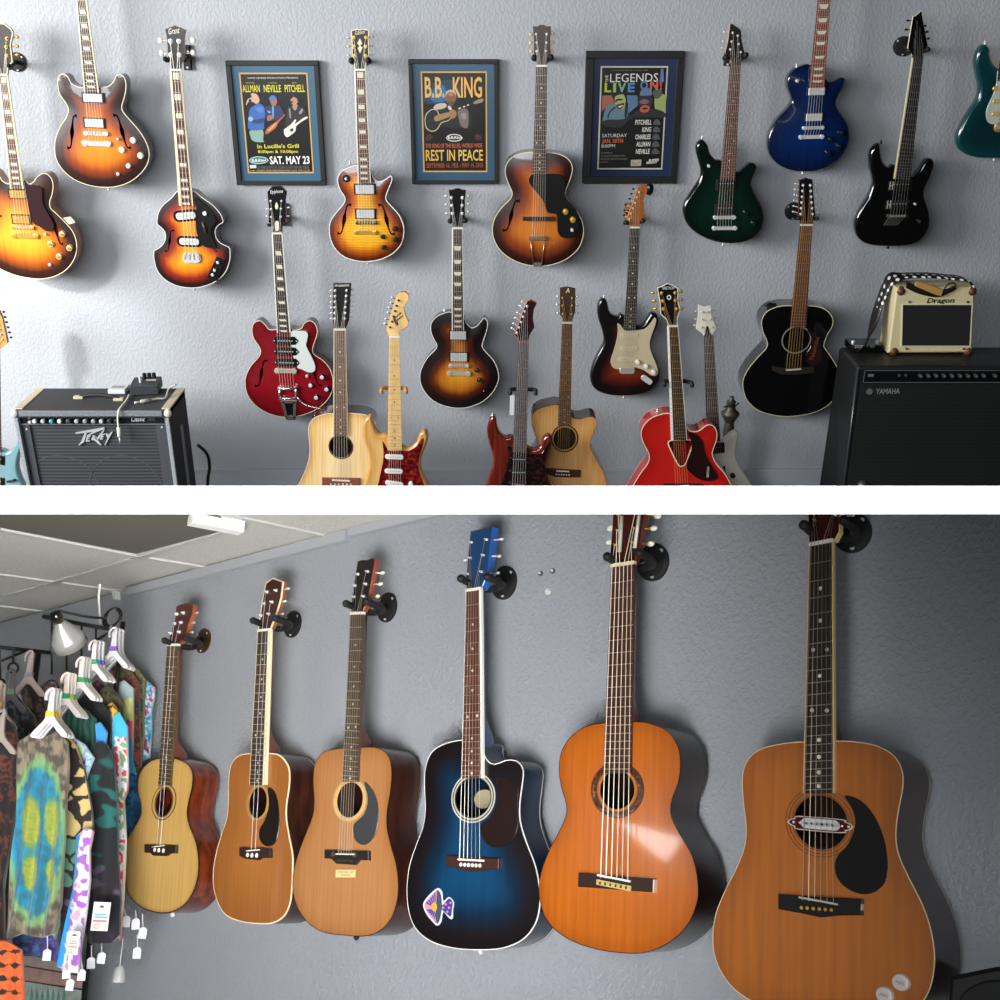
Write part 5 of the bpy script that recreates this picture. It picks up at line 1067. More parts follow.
pshape(pp, 'jacket', z_((240, 220), (285, 175), (350, 150), (400, 190), (415, 260), (400, 380), (390, 440), (235, 440), (225, 340)), '#3560a8')
pshape(pp, 'jacket_fold', z_((250, 330), (320, 330), (400, 310), (395, 365), (280, 370)), '#22396a')
pshape(pp, 'jacket_fold', z_((300, 200), (380, 190), (390, 250), (330, 240)), '#4878c0')
pshape(pp, 'face', z_((255, 45), (290, 35), (330, 60), (350, 120), (320, 155), (290, 140), (270, 100)), '#d0a088')
pshape(pp, 'hand', z_((200, 160), (215, 110), (255, 85), (290, 105), (280, 135), (230, 130), (210, 165)), '#c8a694')
pshape(pp, 'microphone', z_((228, 110), (250, 100), (265, 125), (240, 135)), '#1a1a1c')
pshape(pp, 'glove', z_((225, 310), (255, 295), (280, 315), (270, 345), (235, 345)), '#8fb0ba')
pshape(pp, 'jacket', z_((410, 190), (480, 175), (560, 170), (600, 210), (615, 290), (560, 330), (470, 340), (420, 300)), '#272a58')
pshape(pp, 'shirt', z_((488, 185), (508, 182), (510, 300), (495, 310)), '#4f98c0')
pshape(pp, 'shirt', z_((435, 230), (475, 240), (460, 262)), '#6a98ba')
pshape(pp, 'face', z_((472, 110), (530, 95), (545, 130), (530, 170), (495, 178), (475, 145)), '#98644c')
pshape(pp, 'hat', z_((455, 105), (470, 70), (510, 60), (540, 90), (535, 100), (478, 112)), '#3a70b0')
pshape(pp, 'saxophone', z_((415, 490), (430, 430), (520, 360), (600, 300), (625, 265), (630, 285), (570, 350), (530, 420), (450, 480)), '#a25c2a')
pshape(pp, 'saxophone_shine', z_((440, 450), (500, 390), (540, 360), (520, 400), (460, 455)), '#d29a60')
pshape(pp, 'hand', z_((440, 290), (490, 280), (500, 320), (440, 345)), '#9a6650')
pshape(pp, 'jacket', z_((660, 200), (700, 180), (800, 175), (850, 220), (870, 300), (800, 320), (700, 400), (640, 390), (650, 280)), '#242020')
pshape(pp, 'lapel', z_((675, 215), (690, 205), (700, 300), (685, 310)), '#7f8086')
pshape(pp, 'lapel', z_((790, 250), (820, 205), (835, 225), (805, 270)), '#8a8a90')
pshape(pp, 'chest', z_((715, 185), (745, 230), (775, 170), (740, 160)), '#a8826a')
pshape(pp, 'face', z_((695, 100), (725, 75), (765, 95), (775, 130), (750, 165), (715, 160), (700, 130)), '#b68264')
pshape(pp, 'hair', z_((690, 90), (720, 60), (770, 65), (795, 110), (790, 150), (775, 130), (762, 95), (725, 78), (700, 105)), '#17110f')
pshape(pp, 'microphone', z_((690, 140), (712, 120), (722, 135), (700, 150)), '#2e2a27')
pshape(pp, 'electric_guitar_picture', z_((622, 440), (640, 425), (700, 380), (740, 330), (760, 335), (745, 375), (830, 315), (880, 295), (885, 312), (830, 345), (760, 400), (750, 455), (700, 500), (655, 525), (625, 490)), '#d6d2ca')
pshape(pp, 'guard', z_((690, 440), (720, 425), (725, 450), (700, 465)), '#2a2624')
z_ = zm(220, 55, 7.41)
ptext(pp, "In Lucille's Grill", 257.5, 148.3, 299, 147.8, 3.8, '#d6cc3c', bold=.02); ptext(pp, '8:00pm & 10:00pm', 258, 153, 298, 152.8, 2.8, '#d6cc3c', bold=.02)
pshape(pp, 'badge', z_((215, 780), (240, 758), (290, 750), (340, 760), (360, 782), (335, 800), (288, 808), (235, 802)), '#9fc0b8'); pshape(pp, 'badge_centre', z_((224, 780), (245, 764), (290, 758), (335, 766), (350, 782), (330, 794), (288, 800), (240, 795)), '#3c6a6e')
ptext(pp, 'B.B.King', 252, 161.8, 266, 161.4, 2.6, '#e8e8e0', bold=.03); ptext(pp, 'SAT. MAY 23', 270, 164, 309.8, 163.6, 7.4, '#ecebe6', bold=.025)
pshape(pp, 'white_block', z_((220, 815), (268, 815), (270, 838), (222, 840)), '#d8d6d0', 0)
for i in range(3): ptext(pp, 'B.B. KINGS BLUES CLUB  TICKETS AT THE DOOR  BOX OFFICE', 257.5, 167 + 1.3 * i, 309, 166.6 + 1.3 * i, .8, '#8f8b84')
ptext(pp, 'FOR TICKETS AND INFORMATION CALL THE CLUB', 250, 171.2, 310, 170.8, 1, '#cfcabf')

# middle poster
PL_[0] = -.0062
t, pp, R = poster('black framed memorial poster reading REST IN PEACE with guitarist, middle of the posters', ((408, 59.8), (498.7, 59.1), (498, 183.7), (412.3, 184.4)), ((412, 64.3), (494, 63.8), (493.8, 180), (416, 180.6)), ((421.6, 73.3), (485.2, 72.8), (486, 170.6), (425, 171.2)), '#365770', '#08080a', '#c99c52', '#14100f')
z_ = zm(400, 50, 7.143)
z_ = zm(418, 85, 13.89)
pshape(pp, 'blue_glow', z_((90, 240), (120, 60), (300, -60), (520, -60), (600, 60), (540, 200), (300, 260)), '#16364c')
pshape(pp, 'blue_glow', z_((170, 180), (230, 40), (340, 0), (400, 100), (380, 220), (240, 240)), '#28688e')
ptext(pp, 'B.B.', 425, 97, 444.5, 97, 19.5, '#d9ac62', bold=.02); ptext(pp, 'KING', 453, 97, 482, 97, 19.5, '#dca651', bold=.02)
pshape(pp, 'coat', z_((200, 330), (380, 290), (540, 290), (700, 330), (740, 580), (560, 600), (330, 560)), '#1b181a')
pshape(pp, 'shoulder', z_((215, 330), (250, 270), (360, 250), (400, 280), (370, 320), (290, 340)), '#c0b2a2')
pshape(pp, 'sleeve', z_((550, 310), (660, 330), (700, 380), (690, 590), (600, 570), (560, 440)), '#6e6260')
pshape(pp, 'sleeve', z_((600, 400), (660, 390), (670, 470), (610, 470)), '#8c7f7b')
pshape(pp, 'collar', z_((410, 300), (440, 290), (470, 330), (440, 350)), '#c8c2ba')
pshape(pp, 'face', z_((388, 150), (440, 90), (510, 110), (525, 190), (505, 250), (465, 300), (420, 270), (395, 220)), '#82532f')
pshape(pp, 'face_light', z_((420, 130), (460, 105), (495, 135), (450, 155)), '#ae7a52')
pshape(pp, 'hair', z_((380, 170), (395, 90), (460, 65), (520, 100), (530, 180), (512, 120), (450, 95), (405, 120)), '#b4aaa0')
pshape(pp, 'beard', z_((405, 240), (450, 225), (505, 235), (470, 300), (425, 280)), '#5c4638')
pshape(pp, 'electric_guitar_picture', z_((92, 490), (112, 400), (190, 335), (270, 350), (300, 410), (400, 390), (470, 440), (420, 500), (330, 530), (270, 620), (190, 650), (110, 600)), '#bfae84')
pshape(pp, 'electric_guitar_picture', z_((104, 490), (124, 408), (192, 347), (262, 360), (292, 424), (398, 402), (455, 440), (415, 490), (322, 518), (262, 608), (190, 636), (122, 590)), '#141820')
pshape(pp, 'guitar_neck_picture', z_((440, 390), (560, 312), (770, 238), (780, 265), (580, 345), (470, 415)), '#241d1a')
pshape(pp, 'neck_inlay', z_((560, 325), (590, 312), (596, 326), (568, 338)), '#cfcbbf')
pshape(pp, 'neck_inlay', z_((625, 298), (650, 288), (656, 303), (632, 313)), '#cfcbbf')
pshape(pp, 'neck_inlay', z_((680, 276), (705, 266), (710, 280), (688, 290)), '#cfcbbf')
pshape(pp, 'headstock_picture', z_((770, 240), (840, 200), (905, 190), (900, 235), (840, 255), (785, 265)), '#8f7f6a')
pshape(pp, 'arm', z_((230, 440), (330, 400), (440, 380), (450, 430), (340, 480), (280, 500), (235, 500)), '#9a7c4c')
pshape(pp, 'hand', z_((430, 370), (480, 340), (530, 370), (530, 430), (480, 470), (440, 420)), '#9e6c46')
pshape(pp, 'corner_scroll', z_((100, 760), (130, 690), (190, 690), (200, 740), (150, 770)), '#4a1f22')
pshape(pp, 'corner_scroll', z_((790, 740), (800, 690), (860, 690), (890, 740), (840, 770)), '#4a1f22')
z_ = zm(400, 50, 7.143)
pshape(pp, 'badge', z_((330, 628), (350, 606), (388, 600), (425, 607), (447, 628), (425, 648), (388, 654), (350, 648)), '#d8d4cc'); pshape(pp, 'badge_centre', z_((336, 628), (354, 611), (388, 606), (421, 612), (440, 628), (421, 643), (388, 648), (354, 643)), '#2a2320')
ptext(pp, 'B.B.King', 448, 138.8, 461.5, 138.6, 2.4, '#e4e0d6', bold=.03)
ptext(pp, 'THE KING OF THE BLUES, WORLD WIDE', 425.5, 147.8, 482.3, 147.4, 4, '#b85a30', bold=.02); ptext(pp, 'REST IN PEACE', 426, 160.6, 483, 160.4, 10.6, '#d9b050', bold=.015); ptext(pp, 'SEPTEMBER 16, 1925 - MAY 14, 2015', 426.5, 167.8, 483, 167.2, 4.4, '#a8502c', bold=.01)

# right poster
PL_[0] = -.0062
t, pp, R = poster('black framed concert poster reading LEGENDS LIVE ON with two stylised faces, rightmost of the posters', ((587.3, 51.3), (685.3, 50.8), (675.8, 183.3), (581.3, 183.7)), ((595, 58.6), (678, 58.2), (669.6, 176.4), (589.4, 177)), ((603, 68), (667, 67.6), (661, 168), (598.2, 168.4)), '#242f4c', '#070709', '#b9b7a6', '#151413')
z_ = zm(575, 40, 6.667)
z_ = zm(598, 70, 13.89)
pshape(pp, 'orange_panel', z_((60, 355), (215, 350), (220, 470), (110, 520), (50, 580)), '#9c5a48', 0)
pshape(pp, 'blue_panel', z_((400, 350), (545, 355), (555, 490), (430, 600), (410, 480)), '#50708e', 0)
pshape(pp, 'green_panel', z_((800, 360), (935, 350), (925, 580), (860, 580), (790, 530)), '#8c9c58')
pshape(pp, 'jacket', z_((60, 740), (110, 520), (230, 460), (390, 470), (420, 600), (360, 690), (120, 720)), '#5c7884')
pshape(pp, 'jacket', z_((50, 760), (120, 690), (360, 680), (560, 560), (780, 540), (920, 590), (910, 660), (500, 660), (300, 800)), '#232427')
pshape(pp, 'strap', z_((130, 660), (150, 590), (230, 510), (240, 525), (165, 600), (145, 670)), '#17181a')
pshape(pp, 'strap', z_((380, 480), (418, 470), (400, 640), (370, 660)), '#17181a')
pshape(pp, 'face', z_((232, 380), (290, 345), (350, 340), (385, 390), (378, 470), (350, 540), (290, 530), (240, 470)), '#9aa062')
pshape(pp, 'hair', z_((190, 360), (210, 300), (280, 270), (360, 290), (390, 350), (385, 410), (360, 345), (300, 335), (240, 360), (225, 420)), '#131211')
pshape(pp, 'brow', z_((238, 420), (280, 400), (340, 402), (335, 420), (280, 425), (245, 445)), '#1a1917')
pshape(pp, 'shade', z_((255, 490), (300, 470), (365, 460), (340, 520), (300, 545), (262, 520)), '#1a1917')
pshape(pp, 'teeth', z_((275, 505), (320, 490), (350, 488), (325, 515), (290, 522)), '#b6ba8c')
pshape(pp, 'hat', z_((580, 350), (610, 270), (680, 240), (750, 300), (740, 350), (660, 365)), '#56708e')
pshape(pp, 'face', z_((560, 365), (640, 360), (740, 360), (760, 460), (700, 560), (620, 580), (570, 480)), '#2a2226')
pshape(pp, 'cheek', z_((575, 440), (640, 405), (715, 435), (670, 470), (600, 470)), '#7a5464')
pshape(pp, 'mouth', z_((580, 560), (610, 500), (680, 490), (720, 530), (690, 580), (630, 592)), '#b2543c')
pshape(pp, 'mouth_line', z_((610, 540), (650, 520), (700, 530), (660, 550)), '#1c1514')
pshape(pp, 'hand', z_((760, 320), (800, 270), (880, 280), (885, 340), (820, 400), (780, 370)), '#4c5246')
ptext(pp, 'THE', 608.6, 82, 608, 75, 3.2, '#d4d2ca'); ptext(pp, 'LEGENDS', 610, 82.2, 658, 81.6, 8.4, '#d4d2ca')
for s_, a, b, c_ in (('L', 604.4, 611, '#a8b23c'), ('I', 613, 616, '#8fae4a'), ('V', 617.6, 626, '#6f9a8c'), ('E', 627.6, 634.6, '#4d78a8')): ptext(pp, s_, a, 91.8, b, 91.8, 8.6, c_, bold=.04)
for s_, a, b, c_ in (('O', 640, 648, '#52709a'), ('N', 650, 658, '#b2604a'), ('!', 660, 662, '#c85038')): ptext(pp, s_, a, 89.6, b, 89.4, 8.6, c_, bold=.04)
for i, s_ in enumerate(('PITCHELL', 'KING', 'CHARLES', 'ALLMAN', 'NEVILLE')):
    a = (635, 642, 635, 636, 635.6)[i]; ptext(pp, s_, a, 124.6 + i * 7.3, 651.4 - i * .5, 124.4 + i * 7.3, 4.6, '#d2d0c8', .1, .02)
    pshape(pp, 'small_portrait', [(653.4 - i * .4, 124.6 + i * 7.3), (654.4 - i * .4, 120.4 + i * 7.3), (657.4 - i * .4, 119.2 + i * 7.3), (660 - i * .4, 121.4 + i * 7.3), (660.4 - i * .4, 124.6 + i * 7.3)], '#4a4c4e')
ptext(pp, 'SATURDAY', 602, 137.4, 626.8, 137, 3.4, '#c9c6bd'); ptext(pp, 'JAN. 30TH', 602, 143, 623, 142.6, 3.8, '#c8583a', bold=.02); ptext(pp, '8:00PM', 601.6, 147.6, 615, 147.4, 3.2, '#c9c6bd')
for i in range(4): ptext(pp, ('TICKETS', 'AT THE BLUES CLUB BOX OFFICE', 'BEALE STREET MEMPHIS AND ONLINE', 'DOORS OPEN')[i], 601 - .1 * i, 153.6 + i * 3, (612, 625, 627, 608)[i], 153.4 + i * 3, 1.1, '#9a927c')
ptext(pp, 'presented by the blues club', 612, 70.8, 648, 70.6, 1, '#8a877f'); pshape(pp, 'bottle_picture', [(661, 68.6), (663.4, 68.6), (664, 82), (659.6, 82)], '#5a6a9c', 0)
pshape(pp, 'badge', [(631, 160), (641.5, 159.6), (641, 166), (630.6, 166)], '#a8a098', 0); ptext(pp, 'ALLY', 632, 164.8, 640, 164.6, 3, '#7a2a26'); ptext(pp, 'SUPER', 648.4, 161.6, 659, 160.8, 2.2, '#d0cec6', .2, .03); ptext(pp, 'BRIGHT', 646.4, 164, 657, 163.2, 2.2, '#d0cec6', .2, .03)

# ------------------------------------------------------------------ grey amplifier on the left
def xz(y): return Frame((0, y, 0), (1, 0, 0), (0, 0, 1))
def zplane_hit(u, v, z):
    d = ray(u, v); return CAM + d * ((z - CAM.z) / d.z)
GREYV = M('#2f3133', .75, 0, 0, .6, 260., .35)
Yb = 4.46; zt = zplane_hit(100, 388, 0).z
H = CAM.z + ray(116, 388).z / ray(116, 388).y * Yb; zt = H
Yf = (zt - CAM.z) / (ray(90, 411).z / ray(90, 411).y)
FF = xz(Yf); FR = FF.n
xl = FF.L(13.4, 411)[0]; xr = FF.L(167, 411)[0]
amp = thing('guitar_amplifier', 'worn grey guitar amplifier with silver logo and beige corners, standing at the lower left', 'amplifier', ((xl + xr) / 2, (Yf + Yb) / 2, 0))
mb = MB(); w = .018
mb.box((xl, Yf, .03), (xl + w, Yb, zt), 0, .006); mb.box((xr - w, Yf, .03), (xr, Yb, zt), 0, .006); mb.box((xl, Yf, zt - .03), (xr, Yb, zt), 0, .006); mb.box((xl, Yf, .03), (xr, Yb, .06)); mb.box((xl + .01, Yf + .06, .04), (xr - .01, Yb - .01, zt - .01))
cab = mb.build('cabinet', GREYV, amp)
for a in (xl + .04, xr - .04):
    for b_ in (Yf + .04, Yb - .04):
        mb = MB(); mb.box((a - .02, b_ - .02, 0), (a + .02, b_ + .02, .031)); mb.build('foot', BLACKPL, amp)
pz1 = FF.L(90, 415.4)[1]; pz0 = FF.L(90, 424.6)[1]
mb = MB(); mb.box((xl + w, Yf + .012, pz0), (xr - w, Yf + .06, pz1 + .012)); pnl = mb.build('control_panel', M('#17181b', .35, .3), amp); BASE[pnl.name] = BASE[amp.name]
mb = MB(); mb.box((xl + w, Yf + .006, pz0 - .004), (xr - w, Yf + .02, pz0)); mb.build('chrome_strip', M('#a9adb2', .3, .8), amp)
FP = FF.shift(-.012)
for i, u in enumerate((36, 44.4, 52.8, 61, 69.6, 78, 86.4, 94.8, 102.6, 110.6, 117.6)):
    c = FP.L(u, 419.4); mb = MB(FP); r_ = 3.4 * FP.scale(u, 419)[0]
    mb.cyl((c[0], c[1] + r_ * .2), r_, 0, .012, 0, 14); mb.cyl((c[0], c[1] - r_ * .1), r_ * .6, .012, .022, 1, 12, dome=.002)
    mb.build('control_knob', [BLACKPL, M(('#e8e8e4', '#c2c2c0', '#3fb0b4', '#f0efe8', '#4a4c50', '#b9b9b6', '#9a9a98', '#a2a2a0', '#c6c6c2', '#3a3b3e', '#2a2b2e')[i], .3, .2)], pnl)
for u, v in ((29.5, 416.5), (29.8, 421.8)):
    c = FP.L(u, v); mb = MB(FP); mb.cyl(c, .006, 0, .006, 0, 10); mb.build('input_jack', CHROME, pnl)
mb = MB(FP); add_text(mb, 'Classic', FP.L(131, 421.4), FP.L(144.5, 421), .018, .001, slant=.3); mb.build('lettering', M('#d8d8d4', .4), pnl)
mb = MB(FP); mb.rect(FP.L(151.5, 419), .028, .014, 0, .002); mb.build('switch_plate', M('#3a3d42', .4, .3), pnl)
def grille_mat(nm, a, b_, sc, hz=True):
    m, nt, b, N, L = new_mat(nm)
    tc = N.new('ShaderNodeTexCoord'); wv = N.new('ShaderNodeTexWave'); wv.bands_direction = 'Z'; wv.inputs['Scale'].default_value = sc; wv.inputs['Distortion'].default_value = .3
    L.new(tc.outputs['Object'], wv.inputs['Vector']); r = ramp(N, [(.2, a), (.75, b_)]); L.new(wv.outputs['Fac'], r.inputs['Fac']); L.new(r.outputs['Color'], b.inputs['Base Color']); b.inputs['Roughness'].default_value = .7
    return m
mb = MB(); gx0 = FF.L(32.5, 450)[0]; gx1 = FF.L(158, 450)[0]
mb.box((xl + w + .012 + .01, Yf + .02, .06), (gx1 + .01, Yf + .062, pz0 - .004)); gr = mb.build('grille_cloth', grille_mat('grey_grille', '#1f2124', '#3b3e42', 22.), amp); BASE[gr.name] = BASE[amp.name]
GF = FF.shift(-.02)
for u in (64, 126):
    c = GF.L(u, 489); mb = MB(GF); mb.ring(c, .15, .15, .145, .145, -.001, .0012, n=48); mb.build('speaker_outline', M('#3c3f43', .7), gr)
for a, b_ in ((xl + w, gx0), (gx1, xr - w)):
    mb = MB(); mb.box((a, Yf + .012, .06), (b_, Yf + .062, pz0 - .004)); mb.build('side_rail', M('#3d4147', .6), amp)
for u, v in ((26.8, 429), (162, 427)):
    c = FF.shift(-.012).L(u, v); mb = MB(FF.shift(-.012)); mb.cyl(c, .004, -.002, .003, 0, 8); mb.build('screw', CHROME, amp)
# silver logo: angular strokes
z_ = zm(70, 420, 20); LG = FF.shift(-.018)
mb = MB(LG)
for px in (((115, 245), (330, 205), (690, 140), (705, 165), (520, 240), (380, 300), (350, 300), (470, 225), (330, 245), (130, 265)), ((305, 240), (350, 235), (320, 330), (290, 430), (190, 500), (180, 490), (240, 410)), ((350, 300), (430, 300), (420, 320), (380, 325), (372, 345), (400, 345), (395, 365), (365, 370), (358, 395), (405, 395), (400, 420), (320, 425)), ((430, 395), (465, 300), (500, 300), (560, 385), (640, 490), (610, 495), (500, 400), (470, 390)), ((500, 330), (520, 320), (550, 345), (660, 205), (700, 165), (690, 205), (580, 375), (535, 385)), ((640, 270), (710, 265), (700, 285), (660, 292), (650, 315), (680, 312), (675, 332), (645, 338), (640, 358), (670, 358), (660, 380), (600, 385)), ((715, 270), (750, 262), (775, 290), (845, 220), (862, 232), (775, 380), (720, 490), (700, 495), (755, 350), (735, 300))):
    mb.prism(LG.P(z_(*px)), 0, .006)
mb.build('logo', M('#d9dcdf', .3, .5), amp)
BEIGE = M('#b3ab93', .6, 0, 0, .2, 200., .2)
for x in (xl, xr):
    mb = MB(); mb.box((x - .006 if x == xl else x - .028, Yf + .02, zt - .004), (x + .028 if x == xl else x + .006, Yb - .01, zt + .004), 0, .003); mb.build('edge_guard', BEIGE, amp)
    mb = MB(); mb.ball((x, Yf + .006, zt - .012), .016, 0, 12, True, (1, .8, 1.1)); mb.build('corner_cap', M('#cfc8b4', .5) if x == xr else M('#c3c6c9', .5), amp)
    mb = MB(); mb.box((x - .004 if x == xl else x - .012, Yf - .003, .05), (x + .012 if x == xl else x + .004, Yf + .008, zt - .03), 0, .003); mb.build('worn_edge', M('#8d939a', .7, 0, 0, .4, 200., .4), amp)
mb = MB(); mb.box((xl + .02, Yf - .004, zt - .022), (xr - .02, Yf + .006, zt + .001), 0, .003); mb.build('worn_edge', M('#6f757b', .75, 0, 0, .5, 220., .5), amp)
ha = zplane_hit(80, 398.5, zt); hb = zplane_hit(120, 400.4, zt)
mb = MB(); mb.tube(curve([tuple(ha + Vector((0, 0, .005))), tuple(ha * .7 + hb * .3 + Vector((0, 0, .018))), tuple(ha * .3 + hb * .7 + Vector((0, 0, .018))), tuple(hb + Vector((0, 0, .005)))], 4), .008, 0, 8, world=True); mb.build('handle', BLACKMATT, amp)
for q in (ha, hb):
    mb = MB(); mb.box((q.x - .024, q.y - .012, zt), (q.x + .016, q.y + .012, zt + .012), 0, .004); mb.build('handle_end', BEIGE, amp)
mb = MB(); mb.box((xr - .004, Yb - .13, .1), (xr + .003, Yb - .1, zt - .12)); mb.build('side_strip', M('#8d949c', .5, .3), amp)
# effects pedal, power supply and cables on it
pc = zplane_hit(147, 391.5, zt); ex = (zplane_hit(156, 399.6, zt) - zplane_hit(130, 398.6, zt)); ex.z = 0
sx_ = FF.scale(140, 395)[0]
Fp = Frame(pc, (math.cos(.12), math.sin(.12), 0), (-math.sin(.12), math.cos(.12), 0))
pd = thing('effects_pedal', 'dark grey effects pedal with three black knobs on top of the grey amplifier', 'pedal', pc)
mb = MB(Fp); hw = 14.2 * sx_; mb.box((-hw, -.055, .004), (hw, .06, .044), 0, .003); mb.build('housing', M('#30343a', .6, .2, 0, .4, 150., .4), pd)
for a in (-.9, 0, .9):
    mb = MB(Fp); mb.cyl((a * 5.4 * sx_ + .01, .038), .0085, .044, .066, 0, 12, dome=.002); mb.build('knob', BLACKPL, pd)
mb = MB(Fp); mb.cyl((-.018, -.012), .006, .044, .07, 0, 10, dome=.003); mb.build('foot_switch', CHROME, pd)
mb = MB(Fp); mb.box((.0, .004, .044), (.04, .022, .0452)); mb.build('label_plate', M('#c9c6bc', .5), pd)
for a in (-1, 1):
    for b_ in (-.04, .045):
        mb = MB(Fp); mb.cyl((a * hw * .8, b_), .006, 0, .005, 0, 8); mb.build('rubber_foot', BLACKPL, pd)
ps = zplane_hit(119.5, 392, zt); t = thing('power_supply', 'flat white power supply lying left of the effects pedal on the grey amplifier', 'adapter', ps)
mb = MB(); mb.box((ps.x - 9.6 * sx_, ps.y - .03, zt + .001), (ps.x + 8.5 * sx_, ps.y + .045, zt + .02), 0, .004); mb.build('case', M('#c9ccce', .5), t); mb = MB(); mb.box((ps.x - .03, ps.y - .01, zt + .02), (ps.x + .02, ps.y + .02, zt + .0206)); mb.build('rating_label', M('#8f9396', .5), t)
def cable(label, pts, r, m, plugs, nm='audio_cable'):
    t = thing(nm, label, 'cable', Vector(pts[0])); mb = MB(); mb.tube([Vector(p) for p in curve([tuple(p) for p in pts], 6)], r, 0, 8, world=True); mb.build('lead', m, t)
    for e in plugs:
        a, b_ = (Vector(pts[-1]), Vector(pts[-2])) if e else (Vector(pts[0]), Vector(pts[1])); d = (a - b_).normalized()
        mb = MB(); mb.tube([a - d * .002, a + d * .035, a + d * .04], [.008, .008, .004], 0, 8, world=True); mb.build('plug_sleeve', m, t)
        mb = MB(); mb.tube([a + d * .04, a + d * .062], .0032, 0, 8, world=True); mb.build('plug_tip', CHROME, t)
WC = M('#d6d5cc', .5); FO = FF.shift(.016)
def zp(u, v, dz=.0095): return zplane_hit(u, v, zt + dz)
cable('white cable hanging from the effects pedal down over the amplifier front', [zp(129.4, 395), zp(126, 401), zp(119.8, 408.6), FO.hit(118.2, 413), FO.hit(117.8, 420), FO.hit(118.6, 428)], .004, WC, (1,))
cable('short grey cable with metal plug lying on the right of the grey amplifier top', [zp(176, 384.5, .05), zp(169, 388.6, .03), zp(165.5, 397.6), zp(158, 398.6), zp(150, 400)], .004, M('#a8a699', .5), (1,))
cable('black mains cable at the lower right side of the grey amplifier', [(xr + .03, Yb - .02, .38), (xr + .06, Yb, .33), (xr + .065, Yb, .27), (xr + .05, Yb, .2), (xr + .04, Yb, .06), (xr + .06, Yb + .05, .01)], .007, BLACKPL, (), 'power_cable')

# ------------------------------------------------------------------ black amplifier on the right
BLK = M('#0c0e10', .6, 0, .1, .5, 220., .3)
Yb2 = 4.61; Yf2 = 4.343
zt2 = CAM.z + ray(930, 366.2).z / ray(930, 366.2).y * Yf2
F2 = xz(Yf2); x0 = F2.L(857, 366.4)[0]; x1 = x0 + 1.02
a2 = thing('guitar_amplifier', 'large black guitar amplifier with dark grille, carrying the small cream amplifier at the right', 'amplifier', ((x0 + x1) / 2, (Yf2 + Yb2) / 2, 0))
mb = MB(); dx = .055
P = [(x0, Yf2, zt2), (x1, Yf2, zt2), (x1, Yb2, zt2), (x0, Yb2, zt2), (x0 + .012, Yf2, .03), (x1, Yf2, .03), (x1, Yb2, .03), (x0 - .012, Yb2, .03)]
bm = bmesh.new(); vs = [bm.verts.new(p) for p in P]
for f in ((0, 1, 2, 3), (7, 6, 5, 4), (0, 4, 5, 1), (1, 5, 6, 2), (2, 6, 7, 3), (3, 7, 4, 0)): bm.faces.new([vs[i] for i in f])
bmesh.ops.bevel(bm, geom=bm.edges[:], offset=.014, segments=3, affect='EDGES', profile=.5); bm.verts.index_update()
mb.add([tuple(v.co) for v in bm.verts], [[v.index for v in f.verts] for f in bm.faces], 0); bm.free()
mb.build('cabinet', BLK, a2)
for a in (x0 + .06, x1 - .06):
    for b_ in (Yf2 + .05, Yb2 - .05):
        mb = MB(); mb.box((a - .025, b_ - .025, 0), (a + .025, b_ + .025, .031)); mb.build('foot', BLACKPL, a2)
PX0 = F2.L(863.6, 376)[0]; pz1 = F2.L(930, 370)[1]; pz0 = F2.L(930, 382.4)[1]; px1 = x1 - .05
mb = MB(F2); mb.box((PX0, pz0, -.004), (px1, pz1, .003)); pn = mb.build('control_panel', M('#08090a', .35), a2); BASE[pn.name] = BASE[a2.name]
mb = MB(F2)
for r in ((PX0, pz0, px1, pz0 + .0025), (PX0, pz1 - .0025, px1, pz1), (PX0, pz0, PX0 + .0025, pz1)): mb.box((r[0], r[1], .002), (r[2], r[3], .0042))
mb.build('panel_border', M('#777a7c', .4, .4), pn)
for i, u in enumerate((919.7, 927.5, 935.3, 943.2, 951.2, 959.2, 967.2, 975, 982.8, 994.2)):
    c = F2.L(u, 375); mb = MB(F2); mb.cyl(c, .0085, .003, .016, 0, 14, taper=.85); mb.cyl(c, .0055, .016, .0175, 1, 12); mb.build('control_knob', [M('#3a3c3d', .4), M('#a2a5a6', .3, .7)], pn)
for u in (899, 905.4):
    c = F2.L(u, 375); mb = MB(F2); mb.cyl(c, .0055, .003, .008, 0, 12); mb.build('input_jack', M('#8a8c8c', .3, .8), pn)
mb = MB(F2); mb.rect(F2.L(870.5, 375), .022, .011, .003, .006); mb.build('power_switch', M('#8f9192', .3, .5), pn)
mb = MB(F2); add_text(mb, 'YAMAHA', F2.L(875.4, 394, .012), F2.L(899.6, 393.6, .012), .022, .0125, bold=.02); c = F2.L(869.5, 391.6, .012); mb.ring(c, .012, .012, .0098, .0098, .011, .0125, n=24)
for k in range(3): mb.rect(c, .002, .016, .011, .0125, k * math.pi / 3)
mb.build('logo', M('#909394', .4, .2), a2)
mb = MB(F2); mb.box((PX0 - .006, .06, -.004), (x1 - .04, pz0 - .006, .01)); mb.build('grille_cloth', grille_mat('black_grille', '#050606', '#0f1111', 20.), a2)
mb = MB(); mb.tube([Vector((x0 + .006, Yf2 - .002, zt2 - .012)), Vector((x0 + .016, Yf2 - .003, .05))], .005, 0, 8, world=True); mb.build('edge_trim', M('#2c3036', .35, 0, .3), a2)
c = F2.L(861.5, 484); mb = MB(F2); mb.ball((c[0], c[1], .012), .022, 0, 12); mb.build('badge', M('#55584f', .35, .5), a2)

